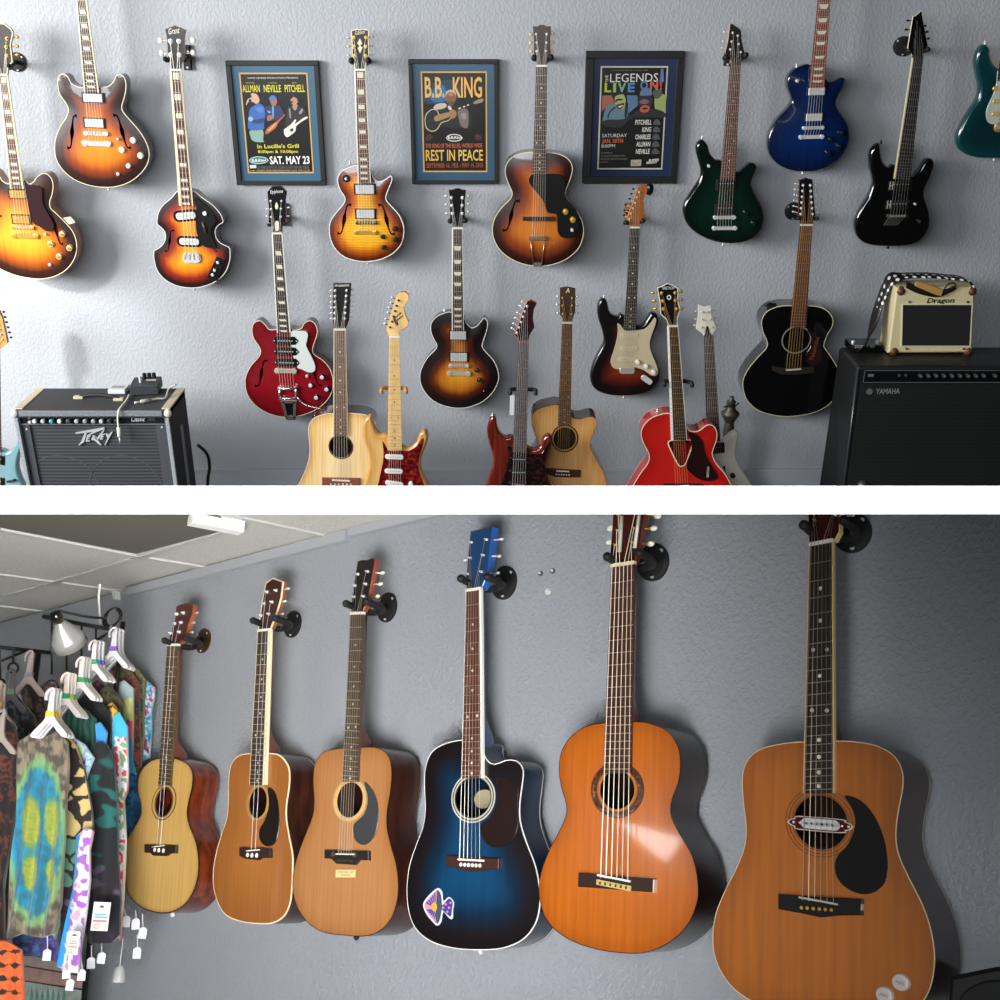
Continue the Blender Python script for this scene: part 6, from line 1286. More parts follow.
# pedal with white lettering on the black amplifier
pe = zplane_hit(866, 352, zt2); s2 = F2.scale(866, 352)[0]
t = thing('effects_pedal', 'small black effects pedal with white marks beside the strap on the black amplifier', 'pedal', pe)
mb = MB(); mb.box((pe.x - 16 * s2, pe.y - .01, zt2), (pe.x + 17 * s2, pe.y + .1, zt2 + .03), 0, .004); mb.build('housing', BLACKPL, t)
Fq = xz(pe.y - .011)
mb = MB(Fq); add_text(mb, 'ZOOM G1', Fq.L(854, 348), Fq.L(874, 347.6), .012, .0005); mb.build('lettering', M('#c9c9c6', .4), t)
for u in (853.6, 877.4):
    c = zplane_hit(u, 345, zt2 + .03); mb = MB(); mb.tube([Vector((c.x, pe.y + .012, zt2 + .03)), Vector((c.x, pe.y + .012, zt2 + .046))], .008, 0, 10, world=True); mb.build('foot_switch', CHROME, t)

# small cream amplifier on top
Y3 = 4.49; F3 = xz(Y3); Y3b = 4.605
z3t = F3.L(939, 287)[1]; xa = F3.L(896.5, 287.5)[0]; xb = F3.L(975, 287.5)[0]
CRM = M('#d8ca9e', .6, 0, 0, .5, 300., .12)
a3 = thing('guitar_amplifier', 'small cream practice amplifier with brown corners and black grille, draped with a strap', 'amplifier', ((xa + xb) / 2, (Y3 + Y3b) / 2, zt2))
mb = MB(); mb = MB(F3); mb.prism(F3.P([(896.5, 287.2), (975, 287.2), (972.4, 352.6), (888, 353.2)]), -(Y3b - Y3), 0, 0, cham=.006); mb.build('cabinet', CRM, a3)
GQ = F3.P([(902.7, 304.8), (971.6, 304.8), (969.4, 345.5), (901.8, 345.5)]); mb = MB(F3); mb.prism(GQ, -.004, .0015); g3 = mb.build('grille_cloth', grille_mat('dark_grille', '#0e0f0d', '#1b1d1a', 30.), a3)
GO = offset(GQ, .004); mb = MB(F3)
for i in range(4): j = (i + 1) % 4; mb.prism([GQ[i], GQ[j], GO[j], GO[i]], -.002, .004)
mb.build('grille_frame', M('#d8d2b8', .5), a3)
for u, v in ((909.2, 301.8), (967.2, 301.8), (906.3, 348.6), (963.4, 348.6)):
    c = F3.L(u, v); mb = MB(F3); mb.cyl(c, .005, -.002, .004, 0, 10, dome=.002); mb.build('screw', M('#7a6a4a', .35, .8), a3)
BRN = M('#5e3324', .5, 0, .2)
for u, v in ((900.5, 291), (971.6, 291), (893.5, 351), (967.6, 351)):
    q = F3.shift(-.01).hit(u, v)
    for y in (q.y, Y3b - .01):
        mb = MB(); mb.ball((q.x, y, q.z), .02, 0, 12, True); mb.build('corner_cap', BRN, a3)
for x in (xa + .02, xb - .045):
    for y in (Y3 + .03, Y3b - .03):
        mb = MB(); mb.box((x - .01, y - .01, zt2), (x + .01, y + .01, zt2 + .013)); mb.build('foot', BLACKPL, a3)
mb = MB(F3); add_text(mb, 'Dragon', F3.L(926.5, 303), F3.L(953.5, 302.4), .02, .002, slant=.2, bold=.02); mb.build('logo', M('#241c16', .4), a3)
# guitar strap draped over it
def dot_mat():
    m, nt, b, N, L = new_mat('dotted_strap')
    at = N.new('ShaderNodeAttribute'); at.attribute_name = 'gco'; vo = N.new('ShaderNodeTexVoronoi'); vo.inputs['Scale'].default_value = 1.; vo.inputs['Randomness'].default_value = .25
    L.new(at.outputs['Vector'], vo.inputs['Vector'])
    lt = N.new('ShaderNodeMath'); lt.operation = 'LESS_THAN'; lt.inputs[1].default_value = .26; L.new(vo.outputs['Distance'], lt.inputs[0])
    sp = N.new('ShaderNodeSeparateXYZ'); L.new(at.outputs['Vector'], sp.inputs[0])
    gt = N.new('ShaderNodeMath'); gt.operation = 'GREATER_THAN'; gt.inputs[1].default_value = 6.2; L.new(sp.outputs['Y'], gt.inputs[0])
    mu = N.new('ShaderNodeMath'); mu.operation = 'MULTIPLY'; L.new(lt.outputs[0], mu.inputs[0]); L.new(gt.outputs[0], mu.inputs[1])
    mx = N.new('ShaderNodeMix'); mx.data_type = 'RGBA'; mx.inputs[6].default_value = lin('#120d0c'); mx.inputs[7].default_value = lin('#e6e2dc'); L.new(mu.outputs[0], mx.inputs['Factor'])
    L.new(mx.outputs[2], b.inputs['Base Color']); b.inputs['Roughness'].default_value = .45
    return m
st = thing('guitar_strap', 'black guitar strap with white dots draped over the small cream amplifier', 'strap', (xa, Y3 + .08, zt2))
def ribbon(pts, half, th, mi=0, k=7):
    """pts: centre points, half: half-width vectors"""
    C = curve([tuple(p) for p in pts], k); Hh = curve([tuple(h) for h in half], k); mb = MB(); rows = []; g = []; s = 0.
    for i, (c, h) in enumerate(zip(C, Hh)):
        c, h = Vector(c), Vector(h); t_ = (Vector(C[min(i + 1, len(C) - 1)]) - Vector(C[max(i - 1, 0)])).normalized(); nn = t_.cross(h).normalized() * th
        if i: s += (c - Vector(C[i - 1])).length
        for a, b_ in ((-1, -1), (0, -1.2), (1, -1), (1, 1), (0, 1.2), (-1, 1)): rows.append(c + h * a + nn * b_); g.append(((a + 1) * .95, s / .03, b_ * .1))
    kk = mb.add(rows, [], world=True)
    for i in range(len(C) - 1):
        for j in range(6):
            mb.f.append([kk + i * 6 + j, kk + i * 6 + (j + 1) % 6, kk + (i + 1) * 6 + (j + 1) % 6, kk + (i + 1) * 6 + j]); mb.m.append(mi); mb.sm.append(True)
    mb.f.append([kk + j for j in range(6)]); mb.m.append(mi); mb.sm.append(False); mb.f.append([kk + (len(C) - 1) * 6 + j for j in range(6)]); mb.m.append(mi); mb.sm.append(False)
    mb.attr = {'gco': ('FLOAT_VECTOR', [tuple(x) for x in g])}
    return mb
ym = Y3 + .082; top = z3t + .014
mb = ribbon([(xa - .10, ym - .06, zt2 + .016), (xa - .085, ym - .06, zt2 + .05), (xa - .05, ym - .02, zt2 + .13), (xa - .028, ym, zt2 + .21), (xa + .0, ym + .0, top - .004), (xa + .06, ym, top + .012), (xa + .15, ym - .02, top + .018), (xa + .22, ym - .03, top + .014), (xb - .05, ym - .04, top + .012), (xb - .015, ym - .05, top - .0), (xb + .014, ym - .05, z3t - .03)],
            [(.03, .03, 0), (.02, .045, 0), (.0, .042, .0), (0, .042, .0), (.0, .042, .01), (.0, .042, 0), (0, .042, 0), (0, .04, 0), (0, .04, 0), (0, .035, 0), (0, .03, 0)], .0025)
mb.build('webbing', dot_mat(), st)
LE = M('#1a1210', .45, 0, .2)
fy = Y3 - .006
def f3(u, v, d=.004): q = F3.shift(d).hit(u, v); return tuple(q)
mb = ribbon([f3(906, 284.5, .002), f3(916, 289), f3(928, 292.6, .006), f3(938, 294, .006), f3(946, 291.6, .006), f3(956, 287, .003)], [(0, .004, .012), (0, .004, .014), (0, .002, .014), (0, .002, .012), (0, .004, .010), (0, .004, .008)], .002); mb.build('leather_end', LE, st)
mb = MB(F3); mb.prism(F3.P([(915.4, 281.6), (918.6, 281.2), (943, 289.5), (941, 295.6), (937, 295.2), (914.8, 286)], .014), .010, .02, cham=.002); mb.build('tan_tab', flat_wood((214, 168, 96), (186, 136, 70)), st)
mb = MB(F3); mb.tube(curve([(*F3.L(944, 290, .012), .012), (*F3.L(947, 285, .012), .012), (*F3.L(953, 283, .012), .012), (*F3.L(956, 285.5, .012), .012), (*F3.L(951, 289, .012), .012), (*F3.L(945, 291, .012), .012)], 4), .003, 0, 6); mb.build('lace', LE, st)

# ------------------------------------------------------------------ lights of the upper storey
def area_light(name, loc, target, sx, sy, power, col=(1, 1, 1), spread=180):
    l = bpy.data.lights.new(name, 'AREA'); l.shape = 'RECTANGLE'; l.size = sx; l.size_y = sy; l.energy = power; l.color = col; l.spread = math.radians(spread)
    o = bpy.data.objects.new(name, l); COL.objects.link(o); o.location = loc
    o.rotation_euler = (Vector(target) - Vector(loc)).to_track_quat('-Z', 'Y').to_euler(); return o
# ================================================================== lower storey: acoustic guitars on a receding wall
def cd(x, y, z): return (CX * x + CUP * y + CFW * z).normalized()
VPU, VPV = -850., 835.
AX = -cd(VPU - 500, 500 - VPV, FPX)
_a = .0233; AY = cd(_a, 1., (1350 * _a + 335) / FPX)
AY = (AY - AX * AY.dot(AX)).normalized()
P0 = CAM + ray(820, 740) * 2.05
LW = Frame(P0, AX, AY); NL = LW.n
def low(d): return LW.shift(d)
WALL2 = wall_mat('blue_grey_plaster', (150, 154, 160), 100, .45, .0035)
def slab(F, px, th, name, mat):
    mb = MB(F); P = [F.L(*p) for p in px]; mb.prism(P, -th, 0.); return struct(name, mb, mat)
def cl(u): return 530 - .2634 * (u - 352)          # wall and ceiling meet along this line of the photo
slab(LW, [(-150, 1400), (1600, 1400), (1600, 504), (455, 504), (450, 504.5), (-150, cl(-150))], .06, 'wall_right', WALL2)
e = LW.hit(352, 530)
CE = Frame(e, AX, NL)        # ceiling plane, its second axis pointing into the room; normal = AX x NL = -AY (down)
CEIL = M('#bdbcb5', .9, 0, 0, .9, 160., .12)
slab(CE, [(446, 505), (-150, cl(-150)), (-150, 505)], .004, 'ceiling', CEIL)
def tbar(name, a, b, w, mat, d=.006):
    pa, pb = CE.L(*a), CE.L(*b); mb = MB(CE); d_ = Vector((pb[0] - pa[0], pb[1] - pa[1])).normalized(); n_ = Vector((-d_.y, d_.x)) * w / 2
    mb.prism([(pa[0] + n_.x, pa[1] + n_.y), (pb[0] + n_.x, pb[1] + n_.y), (pb[0] - n_.x, pb[1] - n_.y), (pa[0] - n_.x, pa[1] - n_.y)], -.002, d); return struct(name, mb, mat)
TB = M('#b3b3ae', .5); TBW = M('#b4b4b0', .5)
tbar('trim_2', (0, 529), (135, 555.5), .022, TBW); tbar('trim_3', (139, 556), (211, 567.5), .02, TBW)
tbar('trim_4', (0, 574), (121, 590.5), .02, TBW); tbar('trim_5', (0, 605.5), (43, 611), .02, TBW)
tbar('trim_6', (243, 526.5), (0, 598), .022, TB); tbar('trim_7', (243, 517.5), (326, 535.5), .02, TBW)
# cover strip along the top of the wall
for nm, a, b_ in (('trim_8', 131, 351), ('trim_9', 353, 455)):
    mb = MB(LW); mb.prism(LW.P([(a, cl(a) + .5), (b_, cl(b_) + .5), (b_, cl(b_) + 11.5), (a, cl(a) + 8.5)]), 0, .02); struct(nm, mb, M((156, 158, 164), .5))
# dark lay-in light panel
LP_ = [CE.L(*p) for p in ((-60, 517), (-60, 503), (196, 503), (238, 525.5), (137, 552.5), (0, 526))]
t = thing('ceiling_light', 'large unlit grey light panel in the ceiling at the upper left of the lower room', 'ceiling light', CE.W(*CE.L(120, 530), .0))
mb = MB(CE); mb.prism(LP_, -.01, .004); mb.build('diffuser', M('#5f5d55', .7), t)
pa, pb = CE.L(191, 513), CE.L(242, 523); mb = MB(CE); d_ = Vector((pb[0] - pa[0], pb[1] - pa[1])).normalized(); n_ = Vector((-d_.y, d_.x)) * .02
mb.prism([(pa[0] - n_.x, pa[1] - n_.y), (pb[0] - n_.x, pb[1] - n_.y), (pb[0] + n_.x, pb[1] + n_.y), (pa[0] + n_.x, pa[1] + n_.y)], 0, .03); mb.build('white_edge', M('#f2f2ee', .5), t)
mb = MB(CE); q = CE.L(100, 585); p1 = low(.3)
tt = MB(); tt.tube(curve([tuple(CAM + ray(100, 584) * 3.3), tuple(CAM + ray(98.6, 600) * 3.3), tuple(CAM + ray(100.6, 624) * 3.3)], 5), .0035, 0, 8, world=True); o = tt.build('cable_tie', M('#e6e6e2', .5)); tag(o, 'white cable tie hanging from the ceiling above the clothes rack', 'cable tie')
tt = MB(LW); tt.prism(LW.P([(117, 592), (120, 592), (120.6, 600), (118.4, 600.6)]), 0, .02); o = tt.build('wall_hook', M('#d9d9d4', .5)); tag(o, 'small white hook on the wall just under the ceiling beside the cable tie', 'hook')

LOWG = 'acoustic guitars on the lower wall'
def bodyholes(c, rx, ry): return [hole_ell(c, rx, ry)]
YSPR = wood_mat([(0, (176, 132, 66)), (.06, (206, 166, 94)), (1, (214, 176, 104))], .22, gs=(150, 4, 20), rough=.35, coat=.3, name='spruce')
OSPR = wood_mat([(0, (150, 92, 40)), (1, (176, 112, 54))], .2, gs=(150, 4, 20), rough=.3, coat=.5, name='aged_spruce')
CSPR = wood_mat([(0, (160, 106, 58)), (.2, (174, 120, 72)), (1, (180, 128, 80))], .2, gs=(150, 4, 20), rough=.35, coat=.3, name='aged_spruce')
CEDAR = wood_mat([(0, (166, 84, 16)), (.15, (186, 98, 20)), (1, (194, 104, 24))], .25, gs=(90, 3, 20), rough=.22, coat=.35, name='cedar')
DSPR = wood_mat([(0, (152, 84, 26)), (.2, (168, 96, 32)), (1, (178, 104, 38))], .3, gs=(80, 3, 20), rough=.4, coat=.15, name='aged_spruce2')
BLUEB = wood_mat([(0, (18, 12, 14)), (.16, (22, 16, 20)), (.36, (10, 36, 58)), (.55, (10, 60, 96)), (1, (12, 74, 114))], .25, gs=(60, 4, 20), rough=.3, coat=.5, name='blue_burst')
MAHS = wood_mat([(.3, (78, 30, 16)), (.7, (120, 52, 26))], .3, gs=(50, 4, 50), edge=False, rough=.25, coat=.5, name='mahogany')
DKS = wood_mat([(.3, (40, 20, 15)), (.7, (66, 34, 24))], .3, gs=(50, 4, 50), edge=False, rough=.3, coat=.4, name='dark_mahogany')
ROSES = wood_mat([(.3, (28, 17, 14)), (.7, (44, 27, 22))], .3, gs=(50, 4, 50), edge=False, rough=.25, coat=.5, name='rosewood_sides')
DOTW = M('#d6d0c0', .4)
OLDFB = M('#55452e', .5, var=.3, bscale=60); DFB = M('#3a3026', .5, var=.3, bscale=60)

# 1
G = guitar('acoustic_guitar', 'small pale spruce acoustic with mahogany sides, nearest the clothes rack, no pickguard', low(.105), (172.6, 645.5), (157.7, 846.5),
  [(159.5, 758), (149.6, 761.6), (141.5, 769.7), (137.9, 780.5), (137.9, 792.2), (140.6, 803), (141, 813.8), (135.2, 825.5), (128, 838.1), (123.5, 855.2), (123.5, 873.2), (128, 893), (138.8, 905.6), (153.2, 911.9), (167.6, 913.2), (180.2, 908.3), (191, 896.6), (197.3, 880.4), (199.1, 862.4), (196.4, 842.6), (190.1, 826.4), (187.4, 813.8), (189.2, 801.2), (192.8, 785), (192.8, 772.4), (187.4, 763.4), (178.4, 758.9), (171.2, 757.5)],
  ((167.2, 645.7), (178, 645.7), (158.2, 785.5), (170.4, 785.5)), [(176.4, 606), (184.4, 602.8), (189.2, 603.6), (193.5, 605.2), (192.4, 614), (187.6, 626.8), (186, 636.4), (178.4, 644.6), (168, 645), (170, 636.4), (174, 622)],
  t=.082, top=YSPR, side=MAHS, bind=M('#2a140c', .3), bw=.7, group=LOWG, cat='guitar', fbm=OLDFB, neckm=M('#6a2f18', .35, 0, .4, var=.2, bscale=40), headm=M('#4a2016', .3, 0, .4), heads=M('#8a4826', .35, 0, .3), heel=.06, inl=('dot', DOTW), dotr=.0025,
  posts=[(170.8, 633.2), (175.3, 623.6), (177.2, 614), (183.9, 612.9), (181.5, 622.5), (179.6, 632.1)], btns=[None, None, None, (196.4, 612.9), (192.9, 622.8), (191.3, 632.4)], keep=[2, 4], order=[0, 1, 2, 3, 4, 5], swb=9, sr=.0007, strm=CHROME, holes=bodyholes((164, 802.1), 8.3, 14.4), bsz=(1.6, 1.4))
rosette(G, (164, 802.1), [(12.4, 18.6, 11.5, 17.4, M('#4a3318', .4)), (11.5, 17.4, 9.6, 15.6, M('#c9a564', .4)), (9.6, 15.6, 8.2, 14.3, M('#5a4020', .4))])
acoustic_bridge(G, [(144.2, 844), (175.7, 845.3), (175.3, 853.4), (169.4, 853.4), (165.8, 856.1), (152.3, 855.6), (150, 853), (144.2, 852.5)], ((157.6, 846.3), 12, 1.2, 0), [(154.1, 849.8), (158.2, 850.2), (162.7, 850.7)], M('#34221a', .4), PEARL, pr=1.3)
strap_button(G, (172.5, 915), WHITEPL)
def lhang(label, pl, G, left, right, pr, bm=None): return hanger(label, LW, pl, G, left, right, r=.0085, pr=pr, rod=.0105, hi=.03, lo=-.02, bm=bm)
lhang('bronze-coloured round hanger holding the small pale spruce acoustic', (203.9, 640.9), G, (164.5, 642.5), (184.5, 640), (7.2, 12.4), M('#4a3a26', .35, .6))
# 2
G = guitar('acoustic_guitar', 'honey spruce acoustic with bright cream neck edge and black pickguard, second from the clothes rack', low(.115), (263, 631.3), (252.3, 850.6),
  [(251.3, 753.3), (240.9, 754.8), (233.3, 760.9), (229.5, 771.4), (228.5, 787.5), (228.5, 802.7), (227, 817.9), (221.9, 833.1), (217.1, 850.2), (213.7, 867.3), (213.3, 884.4), (218.1, 903.4), (226.6, 915.8), (241.8, 922), (257, 923.9), (272.2, 923.4), (283.6, 916.7), (290, 903.4), (292, 885), (292.8, 867.3), (292.6, 854), (289.3, 836.9), (286.5, 819.8), (286.5, 804.6), (289.3, 785.6), (289.3, 770.4), (285.5, 760.9), (277.9, 754.3), (265.6, 752.9)],
  ((257.8, 631.6), (270, 630.4), (249.4, 784.7), (264.6, 784.7)), [(266, 583), (273, 578), (283, 581.5), (281, 598), (276, 615), (273.5, 621), (270, 630), (258.2, 630.8), (259.5, 622), (261, 610), (263.5, 595)],
  t=.09, top=OSPR, side=DKS, bind=CREAM, bw=.9, bindback=1, group=LOWG, fbm=DFB, fbind=CREAM, fbw=(.3, 3.0), inl=('dot', DOTW), dotr=.0028, headm=M('#3a1c12', .3, 0, .4), heads=M('#8a4c2c', .35), hbind=CREAM, neckm=MAHOG, heel=.06,
  posts=[(267.5, 592), (264.4, 603.6), (261.5, 615.6), (276.4, 590.5), (272.4, 602), (269.2, 614)], btns=[None, None, None, (287.4, 588.6), (284.4, 601.2), (282, 614)], keep=[2, 4], order=[2, 1, 0, 3, 4, 5], swb=10, sr=.0007, strm=CHROME, holes=bodyholes((258, 802.7), 9.2, 15.9), bsz=(1.7, 1.6))
rosette(G, (258, 802.7), [(11.8, 18.2, 9.1, 15.8, M('#a8834c', .4))])
plate(G, [(267.5, 787.5), (274.1, 791.3), (277.9, 804.6), (278.9, 825.5), (275.1, 842.6), (266.5, 846.4), (259.9, 840.7), (259.3, 829.3), (264.6, 819.8), (268.8, 804.6)], 0, M('#16120e', .35, 0, .3), .002)
acoustic_bridge(G, [(239, 847.4), (269.4, 848.3), (269.9, 857.8), (260.8, 857.8), (257, 860.1), (244.7, 858.8), (239, 855.9)], ((252.3, 850.4), 13, 1.2, 0), [(246.9, 854.9), (251.3, 855.3), (256, 855.5)], M('#30201a', .4), PEARL, pr=1.4)
lhang('black round hanger holding the honey spruce acoustic', (293.5, 624.4), G, (253, 622.6), (275, 620.5), (8.3, 13.4))
# 3
G = guitar('acoustic_guitar', 'tan spruce acoustic with grey pickguard, cream tuner keys and a small cream label', low(.115), (356.7, 614.2), (345, 854.7),
  [(343.9, 748.3), (330.5, 749.8), (320.9, 754.7), (314.8, 765.5), (313.3, 781.6), (314.4, 798.8), (313.3, 813.9), (308, 828.9), (300.4, 848.3), (294.6, 867.6), (292.9, 887), (297.2, 906.3), (308, 922.4), (323, 932.1), (344.5, 935.3), (366, 936), (381.1, 930), (392, 917.1), (397.4, 899.9), (398.4, 882.7), (396, 863.3), (390.7, 844), (387.1, 826.8), (387.5, 809.6), (390.7, 790.2), (391.8, 770.9), (388.6, 755.8), (378.9, 748.3), (366, 747.2)],
  ((350.4, 614.6), (363, 614), (342.6, 781.6), (357.4, 781.6)), [(357.3, 561.1), (361.2, 559.8), (367.7, 559.8), (371.6, 557.8), (374.9, 559), (374.2, 565), (367.7, 602), (364.5, 607), (362.6, 613.2), (350.6, 613.9), (351.5, 604.6), (354.7, 579.9)],
  t=.09, top=CSPR, side=DKS, bind=M('#2a1a12', .3), bw=.5, group=LOWG, fbm=M('#4a3d33', .5, var=.25, bscale=60), inl=('dot', DOTW), dotr=.003, headm=M('#1c1917', .3, 0, .4), heads=M('#8a3c22', .35, 0, .3), neckm=M('#4f2416', .35, 0, .3), heel=.06, bm=M('#d6cfae', .35, 0, .3),
  posts=[(354.3, 596.8), (355.7, 585.8), (358.3, 574.3), (368, 571.5), (366.1, 584.1), (364.1, 596.4)], btns=[None, None, None, (382, 572.8), (380, 583.8), (377, 596.4)], order=[0, 1, 2, 3, 4, 5], swb=13, sr=.0006, strm=M('#a79a84', .35, .8), holes=bodyholes((349.9, 799.9), 13.2, 18.2), bsz=(2.6, 2.3))
rosette(G, (349.9, 799.9), [(18, 23.6, 16.6, 22, M('#a8824e', .4)), (16.6, 22, 13.2, 18.2, M('#c8a670', .4))])
plate(G, [(363.9, 781.6), (372.5, 790.2), (377.8, 805.3), (377.8, 822.5), (373.5, 837.5), (363.9, 845), (355.3, 840.7), (353.1, 831.1), (354.2, 823.5), (363.9, 813.9), (367.7, 798.8)], 0, M('#3b3d40', .35, 0, .2), .002)
acoustic_bridge(G, [(324.1, 849.8), (368.2, 851.1), (368.2, 860.5), (358.5, 860.1), (354.2, 865), (335.9, 863.7), (330.5, 858.6), (324.1, 858.4)], ((344.8, 854.2), 19, 1.2, -.02), [(338 + 2.7 * i, 860.4 + .1 * i) for i in range(6)], M('#26211e', .4), M('#3a3632', .3), pr=.8)
for c in ((333, 854), (354.6, 854.6)):
    mb = MB(G.F); mb.cyl(G.F.L(*c, .01), .006, .006, .011, n=12, dome=.001); mb.build('bridge_bolt', M('#6a6252', .35, .6), G.root)
mb = MB(G.F); q = G.F.L(345.6, 873.6); mb.rect(q, 19.5 * G.s[0], 7.6 * G.s[1], 0, .0008); lb = mb.build('paper_label', M('#d6c68e', .5), G.root); BASE[lb.name] = BASE[G.root.name]
for k, (a, b_) in enumerate(((337.6, 353.4), (341, 350.6))):
    mb = MB(G.F); add_text(mb, ('SERIES DELUXE', 'MODEL')[k], G.F.L(a, 872.6 + 3 * k), G.F.L(b_, 872.9 + 3 * k), 1.5 * G.s[1], .0011); mb.build('lettering', M('#6a5a3a', .5), lb)
strap_button(G, (356.5, 937.6), BLACKMETAL)
lhang('black round hanger holding the tan acoustic with cream tuner keys', (387.9, 607.6), G, (346, 606), (366.5, 604), (9.6, 14.8))
# 4
G = guitar('acoustic_guitar', 'blue-burst cutaway acoustic with blue headstock and mushroom sticker', low(.103), (472.6, 590.6), (469.5, 860),
  [(462.1, 740.1), (449, 742.4), (436.6, 748), (428.8, 757), (424.9, 772.8), (424.7, 790.8), (425.4, 808.8), (423.1, 826.8), (416.4, 844.8), (409.8, 865), (407.2, 885.3), (408.2, 907.8), (415.3, 928), (431, 941.5), (453.5, 948.3), (478.3, 950.1), (503, 948.3), (523.3, 939.3), (535.6, 923.5), (540.1, 903.3), (539, 883), (534.5, 862.8), (526.6, 842.5), (520.6, 822.3), (519.9, 804.3), (522.1, 786.3), (523.3, 770.5), (517.6, 761.5), (507.5, 759.9), (496.3, 763.8), (488.4, 761.5), (483.4, 752.5), (481.4, 742)],
  ((465.8, 591.6), (480.6, 589.4), (461.6, 777.9), (482.2, 777.9)), [(470.5, 531), (492.6, 526.6), (492, 533), (489.6, 552), (486.6, 577), (481, 588.8), (466, 591.6), (466.5, 575), (468, 555)],
  t=.065, top=BLUEB, side=M('#0d2034', .2, 0, .6), bind=WHITEPL, bw=.8, bindback=1, group=LOWG, fbm=M('#5a3224', .45, var=.2, bscale=60), fbind=WHITEPL, fbw=(.4, 1.9), inl=('dot', DOTW), dotr=.0032, headm=M('#1c3a60', .35, 0, .3), heads=M('#0f4f9a', .3, 0, .4), ht=.022, neckm=M('#123a6a', .3, 0, .4), heel=.055,
  posts=[(468, 574), (471, 558), (472, 542.2), (487, 539.5), (483.7, 555.2), (482, 571.8)], btns=[(463, 577), (464.5, 560), None, (501, 539), (498.5, 556), (497, 573)], order=[0, 1, 2, 3, 4, 5], swb=20, sr=.0006, strm=M('#b9b2a4', .35, .8), holes=bodyholes((473.1, 797.5), 17.6, 20), bsz=(2.5, 1.9))
rosette(G, (473.1, 797.5), [(22.2, 26, 21, 24.6, M('#c6c2b4', .4)), (21, 24.6, 20, 23.4, BLACKPL), (20, 23.4, 18.6, 21.4, M('#b4b0a4', .4)), (18.6, 21.4, 17.5, 20, BLACKPL)])
plate(G, [(496, 778.6), (503, 779.5), (512, 782), (518, 788), (517, 805), (518, 822), (513.6, 838), (503, 846.6), (489.5, 846.4), (481.6, 836), (481, 824), (488, 819), (495, 808), (497.6, 795)], 0, M('#20120f', .3, 0, .3), .0015)
acoustic_bridge(G, [(445.6, 855.3), (498.5, 858.7), (498, 869), (469.3, 871.8), (455.8, 867.7), (446.3, 867.3)], ((470.3, 860), 26, 1.9, -.05), [(460.4 + 3.8 * i, 864.5 + .2 * i) for i in range(6)], M('#3a2119', .45), PEARL, pr=1.5, sadm=WHITEPL)
F = G.F; c = F.L(482.5, 799, -.055); mb = MB(F); mb.ring(c, 11.4 * G.s[0], 11 * G.s[1], 10.4 * G.s[0], 10 * G.s[1], -.0605, -.0595, n=32); mb.add([(x, y, -.0604) for x, y in ellipse(c, 10.4 * G.s[0], 10 * G.s[1], 30)], [tuple(range(30))], 1)
mb.build('soundhole_label', [M('#20201c', .6), M('#a69a7c', .6)], G.root)
# mushroom sticker
z_ = zm(395, 730, 4.444); sk = None
def stick(nm, px, col, lv, par):
    mb = MB(F); p = smooth(F.P(z_(*px), lv), 3); mb.prism(p, lv - .0006, lv); o = mb.build(nm, M(col, .35, 0, .3), par); BASE[o.name] = BASE[G.root.name]; return o
sk = stick('mushroom_sticker', ((124, 775), (150, 735), (190, 702), (210, 720), (214, 760), (240, 742), (262, 765), (258, 800), (256, 838), (240, 836), (214, 808), (206, 850), (188, 870), (165, 850), (138, 815)), '#d6d6e0', .0008, G.root)
stick('cap', ((132, 775), (155, 742), (188, 710), (203, 735), (208, 780), (200, 840), (186, 860), (168, 842), (142, 808)), '#c98a96', .0011, sk)
stick('cap_rim', ((188, 712), (204, 735), (208, 790), (198, 845), (186, 858), (180, 820), (184, 760)), '#3f4f5a', .0013, sk)
stick('sun', ((160, 782), (175, 765), (186, 780), (184, 800), (168, 804)), '#d6a83a', .0015, sk)
for k in range(5): stick('stripe', ((138 + 9 * k, 770 - 10 * k), (143 + 9 * k, 764 - 10 * k), (160 + 5 * k, 776 - 4 * k), (158 + 5 * k, 780 - 4 * k)), '#3a3f9a', .0014, sk); stick('stripe', ((142 + 8 * k, 798 + 9 * k), (146 + 8 * k, 806 + 9 * k), (164 + 4 * k, 802 + 4 * k), (162 + 4 * k, 797 + 4 * k)), '#4a45a0', .0014, sk)
stick('stem', ((200, 785), (215, 775), (240, 748), (256, 768), (252, 800), (248, 828), (235, 822), (210, 800)), '#3a4290', .0011, sk)
for a, b_ in ((225, 775), (240, 790), (232, 808), (246, 768), (214, 790)): stick('dot', ((a - 6, b_), (a, b_ - 6), (a + 6, b_), (a, b_ + 6)), '#d87aa4', .0014, sk)
strap_button(G, (480.5, 952))
lhang('black round hanger holding the blue-burst acoustic', (505, 583), G, (461, 581), (487.5, 579.5), (12.4, 16.8))
